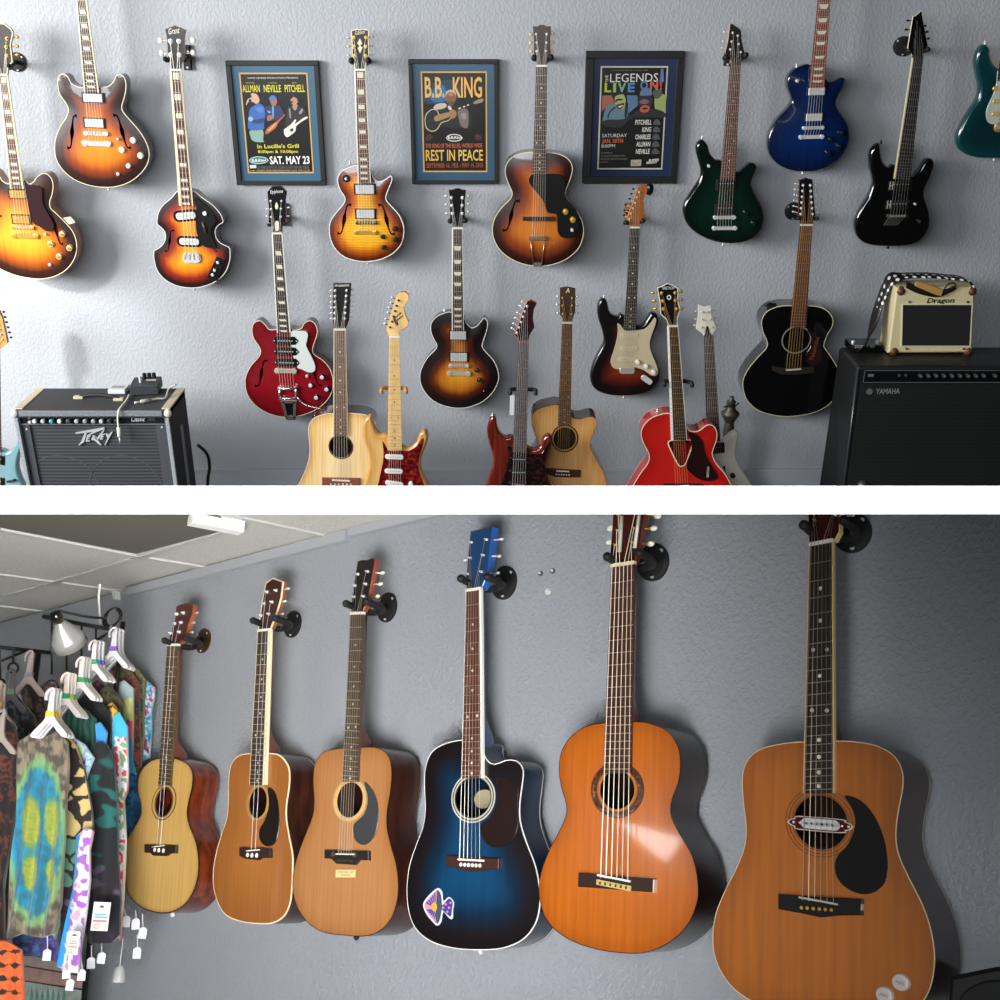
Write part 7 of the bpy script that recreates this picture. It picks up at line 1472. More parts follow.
# 5
G = guitar('classical_guitar', 'glossy orange cedar classical guitar with slotted headstock and nylon strings', low(.115), (622.7, 565.3), (614, 879),
  [(604.1, 722.9), (587.2, 726), (572.9, 735.1), (562.5, 749.4), (559.1, 767.6), (561.2, 785.8), (566.4, 804), (565.9, 817), (557.3, 835.2), (546.9, 856), (539.9, 879.4), (540.4, 902.8), (549.5, 923.6), (569, 939.2), (595, 948.8), (623.6, 953), (647, 952.2), (670.4, 941.8), (688.6, 923.6), (697.7, 900.2), (697.7, 879.4), (692.5, 856), (680.8, 835.2), (671.7, 817), (671.7, 801.4), (678.2, 783.2), (680.8, 765), (678.2, 746.8), (667.8, 731.2), (649.6, 723.4), (631.4, 721.3)],
  ((611, 567), (634.2, 563.6), (603.4, 773.4), (630.3, 772.4)), [(613.2, 506), (645.2, 506), (644.8, 514), (638, 552), (634.2, 563.4), (611, 567), (610, 554), (612, 528)],
  t=.09, top=CEDAR, side=ROSES, bind=M('#2a140c', .25), bw=.6, group=LOWG, fbm=M('#4a2a22', .45, var=.25, bscale=60), headm=M('#40160f', .2, 0, .6), heads=M('#5a2416', .3, 0, .4), neckm=M('#5a2a1a', .35, 0, .3), heel=.05, nutm=CREAM, sr=.001, strm=M('#d9cfb4', .3, 0, .4), ns=6, swn=.84, swb=27, tm=GOLD, bm=PEARL,
  posts=[(616.2, 545), (618.5, 530.5), (620, 516), (637, 512), (635.5, 528), (633, 542.5)], btns=[(609, 542), (610, 528), None, (657.5, 516), (653.5, 528), (650.5, 543.5)], order=[0, 1, 2, 3, 4, 5], bsz=(4, 3.6), br=2, holes=bodyholes((617.1, 789.7), 17.6, 20.2), bslope=0)
RM = tort_mat((96, 42, 16), (60, 28, 14), (150, 92, 40), 'rosette_mosaic')
rosette(G, (617.1, 789.7), [(27.2, 29.4, 25.8, 28, M('#3a1c10', .3)), (25.8, 28, 21.6, 24, RM), (21.6, 24, 20.4, 22.8, M('#3a1c10', .3)), (20.4, 22.8, 17.6, 20.2, M('#b06a26', .25, 0, .5))])
for a, b_ in (((621.8, 516), (619.4, 552)), ((639.6, 513), (634.6, 548))):
    mb = MB(G.F); p, q = G.F.L(*a), G.F.L(*b_); d = Vector((q[0] - p[0], q[1] - p[1])); ln = d.length; mb.prism(rrect(((p[0] + q[0]) / 2, (p[1] + q[1]) / 2), 5.4 * G.s[0], ln, .004, math.atan2(d.y, d.x) - math.pi / 2), G.ch, G.ch + .0005); sl = mb.build('headstock_slot_shade', M('#1a0c08', .6), G.head)  # dark strips paint the shade of the slots, nothing is cut open
    mb = MB(G.F); mb.tube([(p[0], p[1], G.ch + .001), (q[0], q[1], G.ch + .001)], .0042, 0, 8); mb.build('string_roller', M('#d2cdbb', .35, 0, .3), G.head)
acoustic_bridge(G, [(578.1, 872.9), (654.3, 878.9), (653.5, 892.4), (577.6, 886.7)], ((613.2, 878.2), 33, 1.9, -.08), [], M('#2e1a15', .3, 0, .3), PEARL, sadm=WHITEPL)
mb = MB(G.F); q = G.F.L(613.2, 885.3, .012); mb.rect(q, 34 * G.s[0], 5.2 * G.s[1], .008, .0125, -.08); mb.build('tie_block', M('#c9b46a', .35), G.root)
mb = MB(G.F)
for i in range(6): mb.rect((q[0] + (i - 2.5) * 5.2 * G.s[0], q[1] - (i - 2.5) * .42 * G.s[1]), 1.6 * G.s[0], 2.8 * G.s[1], .012, .0135)
tb = mb.build('string_knots', M('#3a2c1c', .5), G.root)
mb = MB(G.F); mb.prism(G.F.P([(653.2, 879.4), (654.8, 879.5), (654, 892.6), (652.6, 892.4)], .009), .0, .0098); mb.build('bridge_edge', M('#cbb9a8', .4), G.root)
lhang('large black round hanger holding the orange cedar classical guitar', (654, 562.5), G, (607.2, 559.5), (639.5, 556), (15.6, 18.8))
# 6
G = guitar('acoustic_guitar', 'big amber dreadnought with sound hole pickup, black pickguard and two white knobs, at the right', low(.13), (821.2, 543.8), (817.6, 902),
  [(804.2, 741.8), (781.2, 743.8), (760.2, 749.4), (747.6, 760.6), (742.6, 776), (743.4, 801.2), (746.2, 826.4), (744.8, 846), (736.4, 868.4), (725.2, 890.8), (716.2, 913.2), (712.9, 935.6), (715.4, 958), (726.6, 980.4), (744.8, 997.2), (772, 1009), (812, 1016), (850, 1018), (886, 1015), (908, 1010), (924, 1000), (932.4, 980.4), (934.7, 955.2), (931, 930), (922.6, 904.8), (908.6, 876.8), (898.8, 854.4), (896, 834.8), (898.3, 812.4), (903, 787.2), (902.2, 770.4), (894.6, 756.4), (879.2, 746.6), (856.8, 741.8), (834.4, 741)],
  ((809.3, 546), (833, 541.6), (803.4, 793.6), (834.2, 793.2)), [(807.8, 506), (840.6, 506), (840.2, 514), (839.2, 532), (834.4, 541), (809.2, 546), (808, 530)],
  t=.105, top=DSPR, side=M('#33231e', .3, 0, .4), bind=M('#cfc29a', .35), bw=.9, bindback=1, group=LOWG, fbm=M('#241a16', .45, var=.2, bscale=60), fbind=M('#c9a878', .4), fbw=(1.3, 1.9), inl=('dot', M('#cfcabf', .3)), dbl=(7, 12), dotr=.0036, headm=M('#3a140e', .25, 0, .5), heads=M('#e0c48c', .4), neckm=M('#5a2c1c', .35), heel=.05, sr=.0006, swb=31, tm=CHROME,
  posts=[(815.2, 520.5), (815, 511), (814.8, 507.5), (836.2, 507.5), (836, 510.5), (835.6, 515.5)], btns=[None, None, None, None, None, (852, 515)], order=[0, 1, 2, 3, 4, 5], strm=M('#a89a84', .35, .8), holes=bodyholes((820.4, 822.2), 26.8, 27.2), bsz=(3, 2.2))
rosette(G, (820.4, 822.2), [(36.4, 36, 35.6, 35.2, M('#5a3a1c', .4)), (33, 33, 32.2, 32.2, M('#5a3a1c', .4)), (29.6, 29.8, 28.6, 28.8, M('#6a4622', .4)), (27.6, 28, 26.8, 27.2, M('#2a1a10', .4))])
plate(G, [(844.2, 795.6), (859.6, 799.8), (873.6, 815.2), (883.4, 837.6), (887.6, 862.8), (884.8, 882.4), (870.8, 893.6), (854, 892.2), (840, 882.4), (834.4, 868.4), (837.2, 855.8), (848.4, 843.2), (854.9, 823.6), (851.2, 806.8)], 0, M('#0c0b0b', .3, 0, .4), .002)
mb = MB(G.F); sxp, syp = G.s; F = G.F
def sp_(pts, c, c0, c1, nm, mat, par):
    mb = MB(F); q = F.L(*c, c1); p = smooth([(q[0] + x * sxp, q[1] + y * syp) for x, y in pts], 3); mb.prism(p, c0, c1, 0, cham=.0006); o = mb.build(nm, mat, par); BASE[o.name] = BASE[G.root.name]; return o
pk = sp_([(-33.5, 0), (-30, 3.2), (-26, 4.4), (-22, 7), (22, 7), (26, 4.6), (30, 3.4), (33.5, 0), (30, -3.4), (26, -4.6), (22, -7.4), (-22, -7.4), (-26, -4.6), (-30, -3.4)], (819.4, 824.2), -.001, .003, 'soundhole_pickup', M('#cfc9c2', .35), G.root)
sp_([(-32, 0), (-29, 2.6), (-25, 3.6), (-21.5, 6), (21.5, 6), (25, 3.8), (29, 2.8), (32, 0), (29, -2.8), (25, -3.8), (21.5, -6.4), (-21.5, -6.4), (-25, -3.8), (-29, -2.8)], (819.4, 824.2), .002, .0036, 'mounting_plate', M('#4a120c', .25, 0, .5), pk)
mb = MB(F); q = F.L(819.6, 824.2, .008); mb.prism(rrect(q, 39 * sxp, 11 * syp, 5.4 * sxp), .003, .009, 0, cham=.001); mb.build('pickup_cover', M('#cfd0d2', .35), pk)
for i in range(6):
    mb = MB(F); mb.cyl((q[0] + (i - 2.5) * 5.3 * sxp, q[1]), 1.25 * sxp, .008, .0098, n=10); mb.build('pole_piece', M('#8a8a8a' if i != 3 else '#1c1c1c', .3, .6), pk)
for dx in (-28, 28, -21.6, 21.6):
    mb = MB(F); mb.cyl((q[0] + dx * sxp, q[1]), (1.3 if abs(dx) > 25 else 1.) * sxp, .003, .0052, n=10, dome=.0008); mb.build('screw', CHROME, pk)
acoustic_bridge(G, [(777.8, 894.2), (861.9, 899.2), (861.3, 915.2), (840, 915.2), (820.4, 917.4), (800.8, 913.2), (777.8, 909)], ((817.6, 900.8), 39, 1.7, -.05), [(800.8 + 6 * i, 907.6 + .46 * i) for i in range(6)], M('#100e0d', .35), GOLD, pr=1.7, sadm=M('#b9b4a8', .4))
mb = MB(F); mb.prism(F.P([(861.2, 904), (862.4, 904.1), (862, 910.4), (860.8, 910.3)], .009), .002, .0096); mb.build('bridge_edge', M('#b9a898', .4), G.root)
for c in ((899.7, 982.7), (883.4, 995.3)):
    q = F.L(*c, .008); mb = MB(F); mb.cyl(q, 8.2 * sxp, -.001, .006, 0, 28, ry=8.2 * syp, taper=.92); mb.cyl(q, 7.4 * sxp, .006, .0066, 0, 28, ry=7.4 * syp, dome=.0014); k_ = mb.build('volume_knob', M('#c3b9b2', .4), G.root); BASE[k_.name] = BASE[G.root.name]
    mb = MB(F); add_text(mb, 'MOG', (q[0] - 3.6 * sxp, q[1] - .8 * syp), (q[0] + 3.6 * sxp, q[1] - 1.6 * syp), 2.6 * syp, .0084, slant=.2); mb.build('lettering', M('#3a3432', .5), k_)
lhang('largest black round hanger at the right holding the amber dreadnought', (853, 533), G, (804, 528.5), (844, 524), (19.4, 20))
# three anchors in the wall
for c, r_, lab in (((541, 573.6), 2.1, 'wall anchor with a painted dark shadow, left one of the upper pair right of the blue headstock'), ((553.2, 571.2), 2.2, 'wall anchor with a painted dark shadow, right one of the upper pair right of the blue headstock'), ((548.4, 591.6), 2.6, 'white wall anchor with a screw, below the upper pair')):
    q = LW.L(*c); s_ = LW.scale(*c); mb = MB(LW); mb.cyl(q, r_ * s_[0], 0, .004, 0, 12, dome=.002); mb.cyl((q[0] + .002, q[1]), r_ * .45 * s_[0], .003, .009, 1, 8)
    o = mb.build('wall_anchor', [M('#4a4a4c', .5) if r_ < 2.5 else M('#c9cac8', .5), M('#dcdcda', .4)]); tag(o, lab, 'wall anchor')  # dark discs of the upper pair carry the anchors' shadow in their colour
# black case at the lower right corner
CB = low(.02); q = CB.W(*CB.L(975, 1030)); t = thing('speaker_case', 'black equipment case at the bottom right corner under the amber dreadnought', 'case', q)
mb = MB(CB); mb.prism(CB.P([(949.6, 976.2), (994.4, 967.1), (1002, 967.4), (1040, 975), (1060, 1060), (944, 1060)], .12), 0, .12, 0, cham=.006); mb.build('shell', M('#0b0c0d', .5, 0, .1), t)
mb = MB(CB); pl = smooth(CB.P([(958, 1002), (972, 986), (992, 980), (1012, 984), (1030, 1010), (1030, 1050), (958, 1050)], .126), 3); mb.prism(pl, .118, .126, 0, cham=.003); mb.build('front_cover', M('#070708', .7), t)
# ------------------------------------------------------------------ clothes rack and garments
from mathutils import noise as NZ
AYc = (AY - CX * AY.dot(CX)).normalized()
def cf(z, u=60, v=800): return Frame(CAM + ray(u, v) * z, CX, AYc)
def vmat(rough=.85):
    key = ('VC', rough)
    if key in MATS: return MATS[key]
    m, nt, b, N, L = new_mat('dyed_cloth'); at = N.new('ShaderNodeAttribute'); at.attribute_name = 'dye'; L.new(at.outputs['Color'], b.inputs['Base Color'])
    b.inputs['Roughness'].default_value = rough; b.inputs['Sheen Weight'].default_value = .2
    no = N.new('ShaderNodeTexNoise'); no.inputs['Scale'].default_value = 300; tc = N.new('ShaderNodeTexCoord'); L.new(tc.outputs['Object'], no.inputs['Vector'])
    bp = N.new('ShaderNodeBump'); bp.inputs['Strength'].default_value = .15; bp.inputs['Distance'].default_value = .002; L.new(no.outputs['Fac'], bp.inputs['Height']); L.new(bp.outputs['Normal'], b.inputs['Normal'])
    MATS[key] = m; return m
def mixc(a, b, t): t = max(0., min(1., t)); return tuple(x + (y - x) * t for x, y in zip(a, b))
def sst(a, b, x): t = max(0., min(1., (x - a) / (b - a))); return t * t * (3 - 2 * t)
def nz(u, v, s, sd=0.): return NZ.noise(Vector((u / s, v / s, sd)))
def vor(u, v, s, sd=0.):
    d = NZ.voronoi(Vector((u / s, v / s, sd)))[0]; return d[0], d[1]
CLG = 'clothes hanging on the rack'
def garment(name, label, cat, z, px, col, amp=.012, folds=9., step=1.3, th=.012, group=CLG, ph=0., sm=1, zz=None):
    F = cf(z); o2 = F.P(smooth(px, sm)) if sm else F.P(px)
    if area(o2) < 0: o2 = o2[::-1]
    t = thing(name, label, cat, F.W(*o2[min(range(len(o2)), key=lambda i: o2[i][1])]), group)
    P2 = np.array(o2); lo, hi = P2.min(0), P2.max(0); s = step * z / FPX
    gx, gy = np.meshgrid(np.arange(lo[0], hi[0], s), np.arange(lo[1], hi[1], s * 1.2)); E = np.stack([gx.ravel(), gy.ravel()], 1); E = E[inside(E, o2)]; D = edist(E, o2); E = E[D > s * .5]
    V, T = tri2d(o2, [tuple(e) for e in E]); D = edist(V, o2); w = hi[0] - lo[0]
    mb = MB(F); C, cols = [], []
    pxs = [to_px(F.W(x, y)) for x, y in V]
    for (x, y), d, (u, v) in zip(V, D, pxs):
        k = (hi[1] - y) / (hi[1] - lo[1]); yy = x / w * folds + ph + .6 * NZ.noise(Vector((x * 6, y * 2.5, ph)))
        c = amp * (.35 + .65 * k) * math.sin(yy * 2.2) + amp * .8 * NZ.noise(Vector((x * 9, y * 4, 3 + ph))) + .004 * min(1, d / .01)
        C.append(c); q = col(u, v); cols.append(tuple(x * .95 for x in lin(q)[:3]) + (1.,))
    mb.add([(x, y, c) for (x, y), c in zip(V, C)], T, 0, True)
    kk = mb.add([(x, y, c - th) for (x, y), c in zip(V, C)], [q[::-1] for q in T], 0, True)
    n = len(o2)
    for i in range(n): mb.f.append([i, kk + i, kk + (i + 1) % n, (i + 1) % n]); mb.m.append(0); mb.sm.append(False)
    o = mb.build('cloth', vmat(), t); a = o.data.color_attributes.new('dye', 'FLOAT_COLOR', 'POINT'); a.data.foreach_set('color', np.asarray(cols * 2, np.float32).ravel())
    return t, F
def to_px(p):
    d = p - CAM; z = d.dot(CFW); return 500 + FPX * d.dot(CX) / z, 500 - FPX * d.dot(CUP) / z
def patches(cols, s, sd, soft=.12):
    def f(u, v):
        n_ = (nz(u, v * .6, s, sd) + .5 * nz(u, v, s * .4, sd + 5)) * .9 + .5; k = max(0, min(.999, n_)) * len(cols); i = int(k); fr = k - i
        return mixc(cols[i], cols[min(i + 1, len(cols) - 1)], sst(1 - soft, 1, fr) * .5)
    return f
# -- back row first (right-hand side of the rack)
garment('tie_dye_shirt', 'aqua, pink and white tie-dye shirt, rightmost on the clothes rack beside the wall', 'shirt', 3.36, [(141, 686), (147, 681), (155, 687), (154.4, 697), (151.4, 712), (152, 735), (150, 758), (141, 762), (139, 720)], patches([(40, 120, 150), (64, 160, 190), (190, 214, 220), (200, 60, 130), (40, 70, 80), (110, 190, 210)], 9, 1.), .006, 5)
garment('camouflage_shirt', 'green and brown patterned shirt next to the rightmost aqua one', 'shirt', 3.34, [(130, 674), (138, 668), (146, 680), (144, 700), (144, 740), (141, 775), (132, 772), (131, 720)], patches([(46, 52, 30), (90, 98, 56), (120, 116, 62), (56, 40, 28), (40, 80, 60)], 6, 2.), .006, 5)
garment('brown_shirt', 'rust red and brown shirt high on the rack above the pink striped one', 'shirt', 3.30, [(111, 668), (118, 664), (130, 670), (139, 682), (139, 700), (141, 765), (132, 770), (124, 720), (118, 690)], patches([(92, 40, 34), (128, 56, 46), (70, 40, 30), (96, 88, 56), (56, 36, 28)], 7, 3.), .008, 6)
garment('pink_shirt', 'pink, lime and grey tie-dye shirt with a sleeve edge beside the brown one', 'shirt', 3.24, [(116, 684), (124, 680), (133, 688), (133, 720), (133, 760), (136, 775), (124, 770), (120, 720)],
    lambda u, v: (lambda n_: (150, 170, 170) if v + 8 * n_ < 700 else (206, 210, 128) if v + 6 * n_ < 722 else (214, 82, 128) if v + 6 * n_ < 738 else (40, 130, 178))(nz(u, v, 6, 4)), .005, 4)
garment('blue_shirt', 'deep blue shirt falling behind the small spruce guitar', 'shirt', 3.38, [(124, 735), (133, 732), (143, 745), (143, 800), (137, 840), (128, 880), (121, 876), (122, 800)], patches([(10, 60, 96), (16, 88, 132), (24, 110, 156), (8, 48, 80)], 12, 5.), .01, 5)
garment('maroon_shirt', 'maroon shirt with black neck under the purple-marked hangers', 'shirt', 3.2, [(90, 684), (98, 680), (104, 686), (112, 700), (111, 725), (96, 720), (91, 700)], patches([(96, 40, 60), (70, 30, 44), (40, 30, 34), (128, 64, 84)], 7, 6.), .006, 4)
garment('olive_shirt', 'olive shirt with black collar behind the yellow one', 'shirt', 3.16, [(100, 690), (107, 684), (116, 692), (123, 704), (122, 740), (108, 735), (102, 710)], patches([(28, 26, 24), (92, 88, 54), (70, 66, 44), (34, 30, 28)], 7, 7.), .006, 4)
garment('yellow_shirt', 'yellow and black butterfly shirt edge in the middle of the rack', 'shirt', 3.1, [(106, 706), (112, 702), (120, 712), (119, 760), (115, 800), (112, 838), (106, 832), (105, 770)],
    lambda u, v: (20, 18, 18) if (vor(u, v, 11, 2)[1] - vor(u, v, 11, 2)[0]) < .2 else (206, 158, 42), .005, 4)
garment('tie_dye_shirt', 'white, red and aqua tie-dye shirt hanging long beside the yellow one', 'shirt', 3.06, [(113, 716), (119, 712), (127, 726), (128, 770), (128, 790), (124, 800), (126, 840), (123, 900), (119, 940), (113, 930), (112, 840), (111, 780), (112, 740)],
    lambda u, v: (lambda n_: (60, 170, 206) if v + 10 * n_ < 738 or u + 4 * n_ < 115 else (204, 58, 70) if n_ > .12 else (222, 222, 224) if n_ > -.25 else (120, 160, 120))(nz(u, v, 7, 8)), .006, 4)
garment('black_shirt', 'plain black shirt under the green-marked hangers', 'shirt', 3.08, [(76, 702), (86, 694), (99, 700), (110, 712), (111, 730), (108, 760), (100, 780), (86, 770), (80, 735)], patches([(14, 16, 18), (22, 25, 28), (16, 20, 22)], 14, 9.), .006, 5)
garment('green_shirt', 'dark teal green shirt behind the front dress', 'shirt', 3.0, [(62, 718), (70, 708), (84, 708), (95, 718), (97, 745), (92, 780), (78, 780), (66, 745)], lambda u, v: mixc((8, 44, 40), (22, 92, 78), .5 + .5 * math.sin(u * 1.1 + 2 * nz(u, v, 12, 10))), .01, 8)
garment('tie_dye_shirt', 'bright blue and lime tie-dye sleeve beside the black butterfly shirt', 'shirt', 2.99, [(95, 724), (100, 722), (107, 732), (105, 748), (103, 770), (101, 785), (98, 770), (97, 745)], lambda u, v: mixc((50, 140, 210), (150, 210, 90), sst(745, 765, v + 6 * nz(u, v, 5, 11))), .004, 3)
def bfly(c0, c1, c2, sd):
    def f(u, v):
        a, b = vor(u + 3 * nz(u, v, 9, sd), v * .62, 15, sd)
        cell = NZ.cell(Vector((math.floor(u / 15), math.floor(v * .62 / 15), sd)))
        if b - a < .13: return c0
        return c1 if v < 838 else mixc(c1, c2, .9)
    return f
garment('butterfly_shirt', 'long black shirt with teal and purple wing print, beside the small spruce guitar', 'shirt', 2.96, [(88, 760), (96, 742), (106, 744), (114, 760), (117, 800), (117, 860), (120, 900), (119, 935), (110, 943), (90, 944), (84, 930), (84, 850), (86, 800)],
    lambda u, v: (lambda n_: mixc((14, 18, 24), (20, 92, 86), sst(.05, .2, n_)) if v < 868 else mixc((20, 14, 26), (84, 66, 92), sst(.1, .3, n_)))(nz(u * .6, v, 12, 12) * (1. if 775 < v < 905 else .3)), .01, 6, step=1.)
garment('tie_dye_shirt', 'purple, white and blue tie-dye shoulder right of the front dress', 'shirt', 2.92, [(64, 738), (72, 736), (84, 744), (94, 758), (90, 768), (86, 780), (84, 800), (78, 790), (74, 765)], patches([(70, 52, 130), (190, 190, 214), (60, 150, 206), (176, 204, 224), (180, 214, 120)], 7, 13.), .005, 4)
garment('butterfly_shirt', 'brown and cream butterfly wing print shirt directly behind the front dress', 'shirt', 2.88, [(58, 738), (66, 734), (76, 745), (84, 770), (92, 810), (94, 832), (86, 845), (78, 900), (76, 960), (62, 950), (58, 870), (60, 800)],
    lambda u, v: bfly((30, 18, 16), (190, 168, 110), (70, 130, 116), 14.)(u, v) if v < 890 else (lambda n_: mixc((26, 16, 24), (96, 76, 100), sst(.1, .3, n_)))(nz(u, v, 9, 3)), .006, 4, step=.9)
garment('tie_dye_scarf', 'white, lilac and blue tie-dye scarf with a card tag hanging down the middle', 'scarf', 2.84, [(76, 836), (84, 830), (90, 828), (93, 832), (89, 850), (90, 880), (86, 915), (80, 950), (78, 973), (70, 972), (58, 966), (64, 930), (72, 890), (75, 860)],
    lambda u, v: (lambda n_, e: (28, 130, 200) if e < 4 + 3 * n_ else (150, 92, 176) if n_ > .1 else (206, 150, 168) if n_ < -.28 else (212, 210, 224))(nz(u, v, 9, 15), u - (77 - (v - 836) * .135)), .007, 5, step=1.)
def dress(u, v):
    n_ = nz(u, v, 9, 16); f_ = nz(u * 1.2, v * .35, 2.2, 4); g_ = nz(u, v, 3, 9)
    base = mixc((124, 112, 94), (70, 62, 54), sst(-.25, .3, n_ + .5 * f_))
    cx = 37 - (v - 840) * .04; d = math.hypot((u - cx) / 27., (v - 842) / 80.) + .05 * n_ + .05 * f_
    teal = mixc((30, 96, 118), (26, 120, 152), sst(-.3, .3, n_ + .4 * f_)); teal = mixc(teal, (30, 150, 190), sst(17, 11, u) * .7)
    c = mixc(teal, (112, 150, 96), sst(.86, 1.0, d)); c = mixc(c, base, sst(1.0, 1.14, d))
    for ex, ey, rx, ry in ((31, 822, 9.5, 28), (53, 824, 8, 27), (30.5, 873, 7.5, 20), (51, 875, 6, 19)):
        e = math.hypot((u - ex + 2 * n_) / rx, (v - ey) / ry) + .16 * f_
        c = mixc(mixc((142, 148, 52), (120, 138, 60), sst(-.2, .3, g_)), c, sst(.7, 1.15, e))
    return c
garment('tie_dye_dress', 'long tie-dye dress in teal, yellow and brown at the front of the rack', 'dress', 2.78, [(18, 742), (32, 732), (44, 737), (56, 732), (68, 742), (70, 765), (67, 800), (65, 830), (62, 870), (60, 905), (54, 934), (40, 938), (20, 934), (6, 940), (7, 900), (10, 860), (16, 820), (17, 790), (17, 765)], dress, .012, 10, step=1.)
garment('green_scarf', 'lime and grey tie-dye edge hanging right of the front dress', 'scarf', 2.83, [(62, 798), (65, 808), (63, 840), (61, 880), (58, 925), (54, 940), (52, 930), (55, 880), (58, 830)], patches([(120, 190, 120), (90, 170, 140), (130, 130, 130), (90, 96, 100)], 12, 17.), .003, 2)
garment('blue_shirt', 'folded purple and blue shirt hem below the front dress', 'shirt', 2.86, [(12, 934), (30, 932), (54, 936), (58, 945), (56, 962), (40, 958), (22, 952), (12, 946)], patches([(40, 100, 140), (60, 50, 120), (40, 30, 70), (30, 70, 110)], 8, 18.), .006, 5)
garment('orange_shirt', 'orange and black banded knit cloth at the bottom left corner', 'shirt', 2.72, [(-8, 938), (8, 942), (21, 950), (23, 975), (24, 1010), (-8, 1010)], lambda u, v: (22, 14, 12) if abs(((v + 2 * nz(u, v, 6, 19)) % 13.5) - 6.5) < 1.6 + 1.2 * math.sin(u * .5) else mixc((190, 70, 24), (214, 96, 34), .5 + nz(u, v, 4, 20)), .006, 5, step=.9)
# far-left clothes
garment('dark_shirt', 'dark shirt with rust red lining at the left edge', 'shirt', 2.9, [(-8, 700), (4, 716), (14, 726), (20, 750), (18, 800), (12, 840), (4, 880), (4, 960), (-8, 960)], patches([(16, 12, 12), (26, 18, 16), (96, 40, 26), (20, 16, 16), (14, 10, 10)], 12, 21.), .01, 5)
garment('dark_shirt', 'black shirt with grey graphics behind the left-hand hangers', 'shirt', 3.1, [(6, 696), (12, 690), (24, 704), (34, 716), (38, 760), (30, 770), (20, 740), (10, 730)], patches([(18, 18, 20), (28, 32, 38), (64, 84, 92), (14, 14, 16)], 9, 22.), .008, 5)
garment('grey_shirt', 'brown-grey shirt with faded print on the far rack', 'shirt', 3.3, [(20, 692), (27, 684), (38, 688), (44, 680), (60, 684), (60, 720), (44, 730), (30, 724)], patches([(84, 70, 62), (110, 94, 84), (60, 46, 44), (36, 30, 32)], 9, 23.), .008, 5)
# -- rack
BK = M('#151414', .45, .4)
rb = CAM + ray(123.5, 1010) * 3.4
rk = thing('clothes_rack', 'black wire clothes rack with hanging rods and rings at the left of the lower room', 'clothes rack', rb)
def wp(u, v, z): return CAM + ray(u, v) * z
mb = MB(); _u = wp(123, 622, 3.36); mb.tube([_u, _u - AYc * .15, _u - AYc * 1.3], .0075, 0, 8, world=True); mb.build('upright', BK, rk)
mb = MB(); mb.tube([wp(44, 616.6, 2.92), wp(118, 631, 3.36)], .006, 0, 8, world=True); mb.build('top_bar', BK, rk)
mb = MB(); mb.tube([wp(94, 642, 3.2), wp(113, 629.6, 3.36)], .004, 0, 8, world=True); mb.build('brace', BK, rk)
for a, b_, z, r_ in ((51.8, 681, 2.94, 6.6), (66.6, 676, 3.02, 5.4), (81.6, 661, 3.12, 5), (96, 644, 3.22, 4.6)):
    mb = MB(); mb.tube([wp(a, 617.5 + (a - 44) * .19, z), wp(a, b_ - r_, z)], .0032, 0, 6, world=True)
    mb.build('rod', BK, rk)
    mb = MB(); c = wp(a, b_ + (6 if a < 60 else 2), z); R_ = r_ * z / FPX
    mb.tube([c + CX * R_ * math.cos(2 * math.pi * i / 20) + CUP * R_ * math.sin(2 * math.pi * i / 20) for i in range(21)], .0032, 0, 6, world=True, cap=False); mb.build('ring', BK, rk)
r2 = thing('clothes_rack', 'second black clothes rack bar at the far left edge behind the first one', 'clothes rack', wp(39, 1010, 3.5))
mb = MB(); mb.tube([wp(-30, 643.6, 3.4), wp(53, 653, 3.5)], .006, 0, 8, world=True); mb.build('top_bar', BK, r2)
mb = MB(); _u = wp(38.6, 651, 3.5); mb.tube([_u, _u - AYc * .15, _u - AYc * 1.3], .009, 0, 8, world=True); mb.build('upright', BK, r2)
mb = MB(); mb.tube([wp(-4, 663, 3.4), wp(27, 650.4, 3.48)], .004, 0, 6, world=True); mb.build('brace', BK, r2)
for a, b_, z in ((13.2, 668, 3.3), (0, 684, 3.1)):
    mb = MB(); mb.tube([wp(a, 648.6, 3.42), wp(a, b_ - 5, z)], .0032, 0, 6, world=True); mb.build('rod', BK, r2)
    mb = MB(); c = wp(a, b_, z); R_ = 5 * z / FPX; mb.tube([c + CX * R_ * math.cos(2 * math.pi * i / 20) + CUP * R_ * math.sin(2 * math.pi * i / 20) for i in range(21)], .0034, 0, 6, world=True, cap=False); mb.build('ring', BK, r2)
# coil of cable on the rack end
cq = thing('cable_coil', 'black cable looped round the end of the clothes rack beside the wall', 'cable', wp(113, 628, 3.32))
mb = MB(); pts = []
for i in range(64):
    a = 2 * math.pi * i / 16; rr_ = (6.6 + 2.4 * math.sin(i * .37)) * 3.3 / FPX; pts.append(wp(113.5, 619.5, 3.3) + CX * rr_ * math.cos(a) * 1.05 + CUP * rr_ * math.sin(a) * 1.25 + CFW * (.02 * math.sin(i * .4)))
mb.tube(pts, .003, 0, 6, world=True); mb.build('loops', BLACKPL, cq)
mb = MB(); mb.tube([Vector(p) for p in curve([tuple(wp(106, 618, 3.3)), tuple(wp(90, 617, 3.2)), tuple(wp(70, 613, 3.05)), tuple(wp(58, 610.6, 2.95)), tuple(wp(52, 613, 2.92))], 5)], .004, 0, 6, world=True); mb.build('lead', BLACKPL, cq)
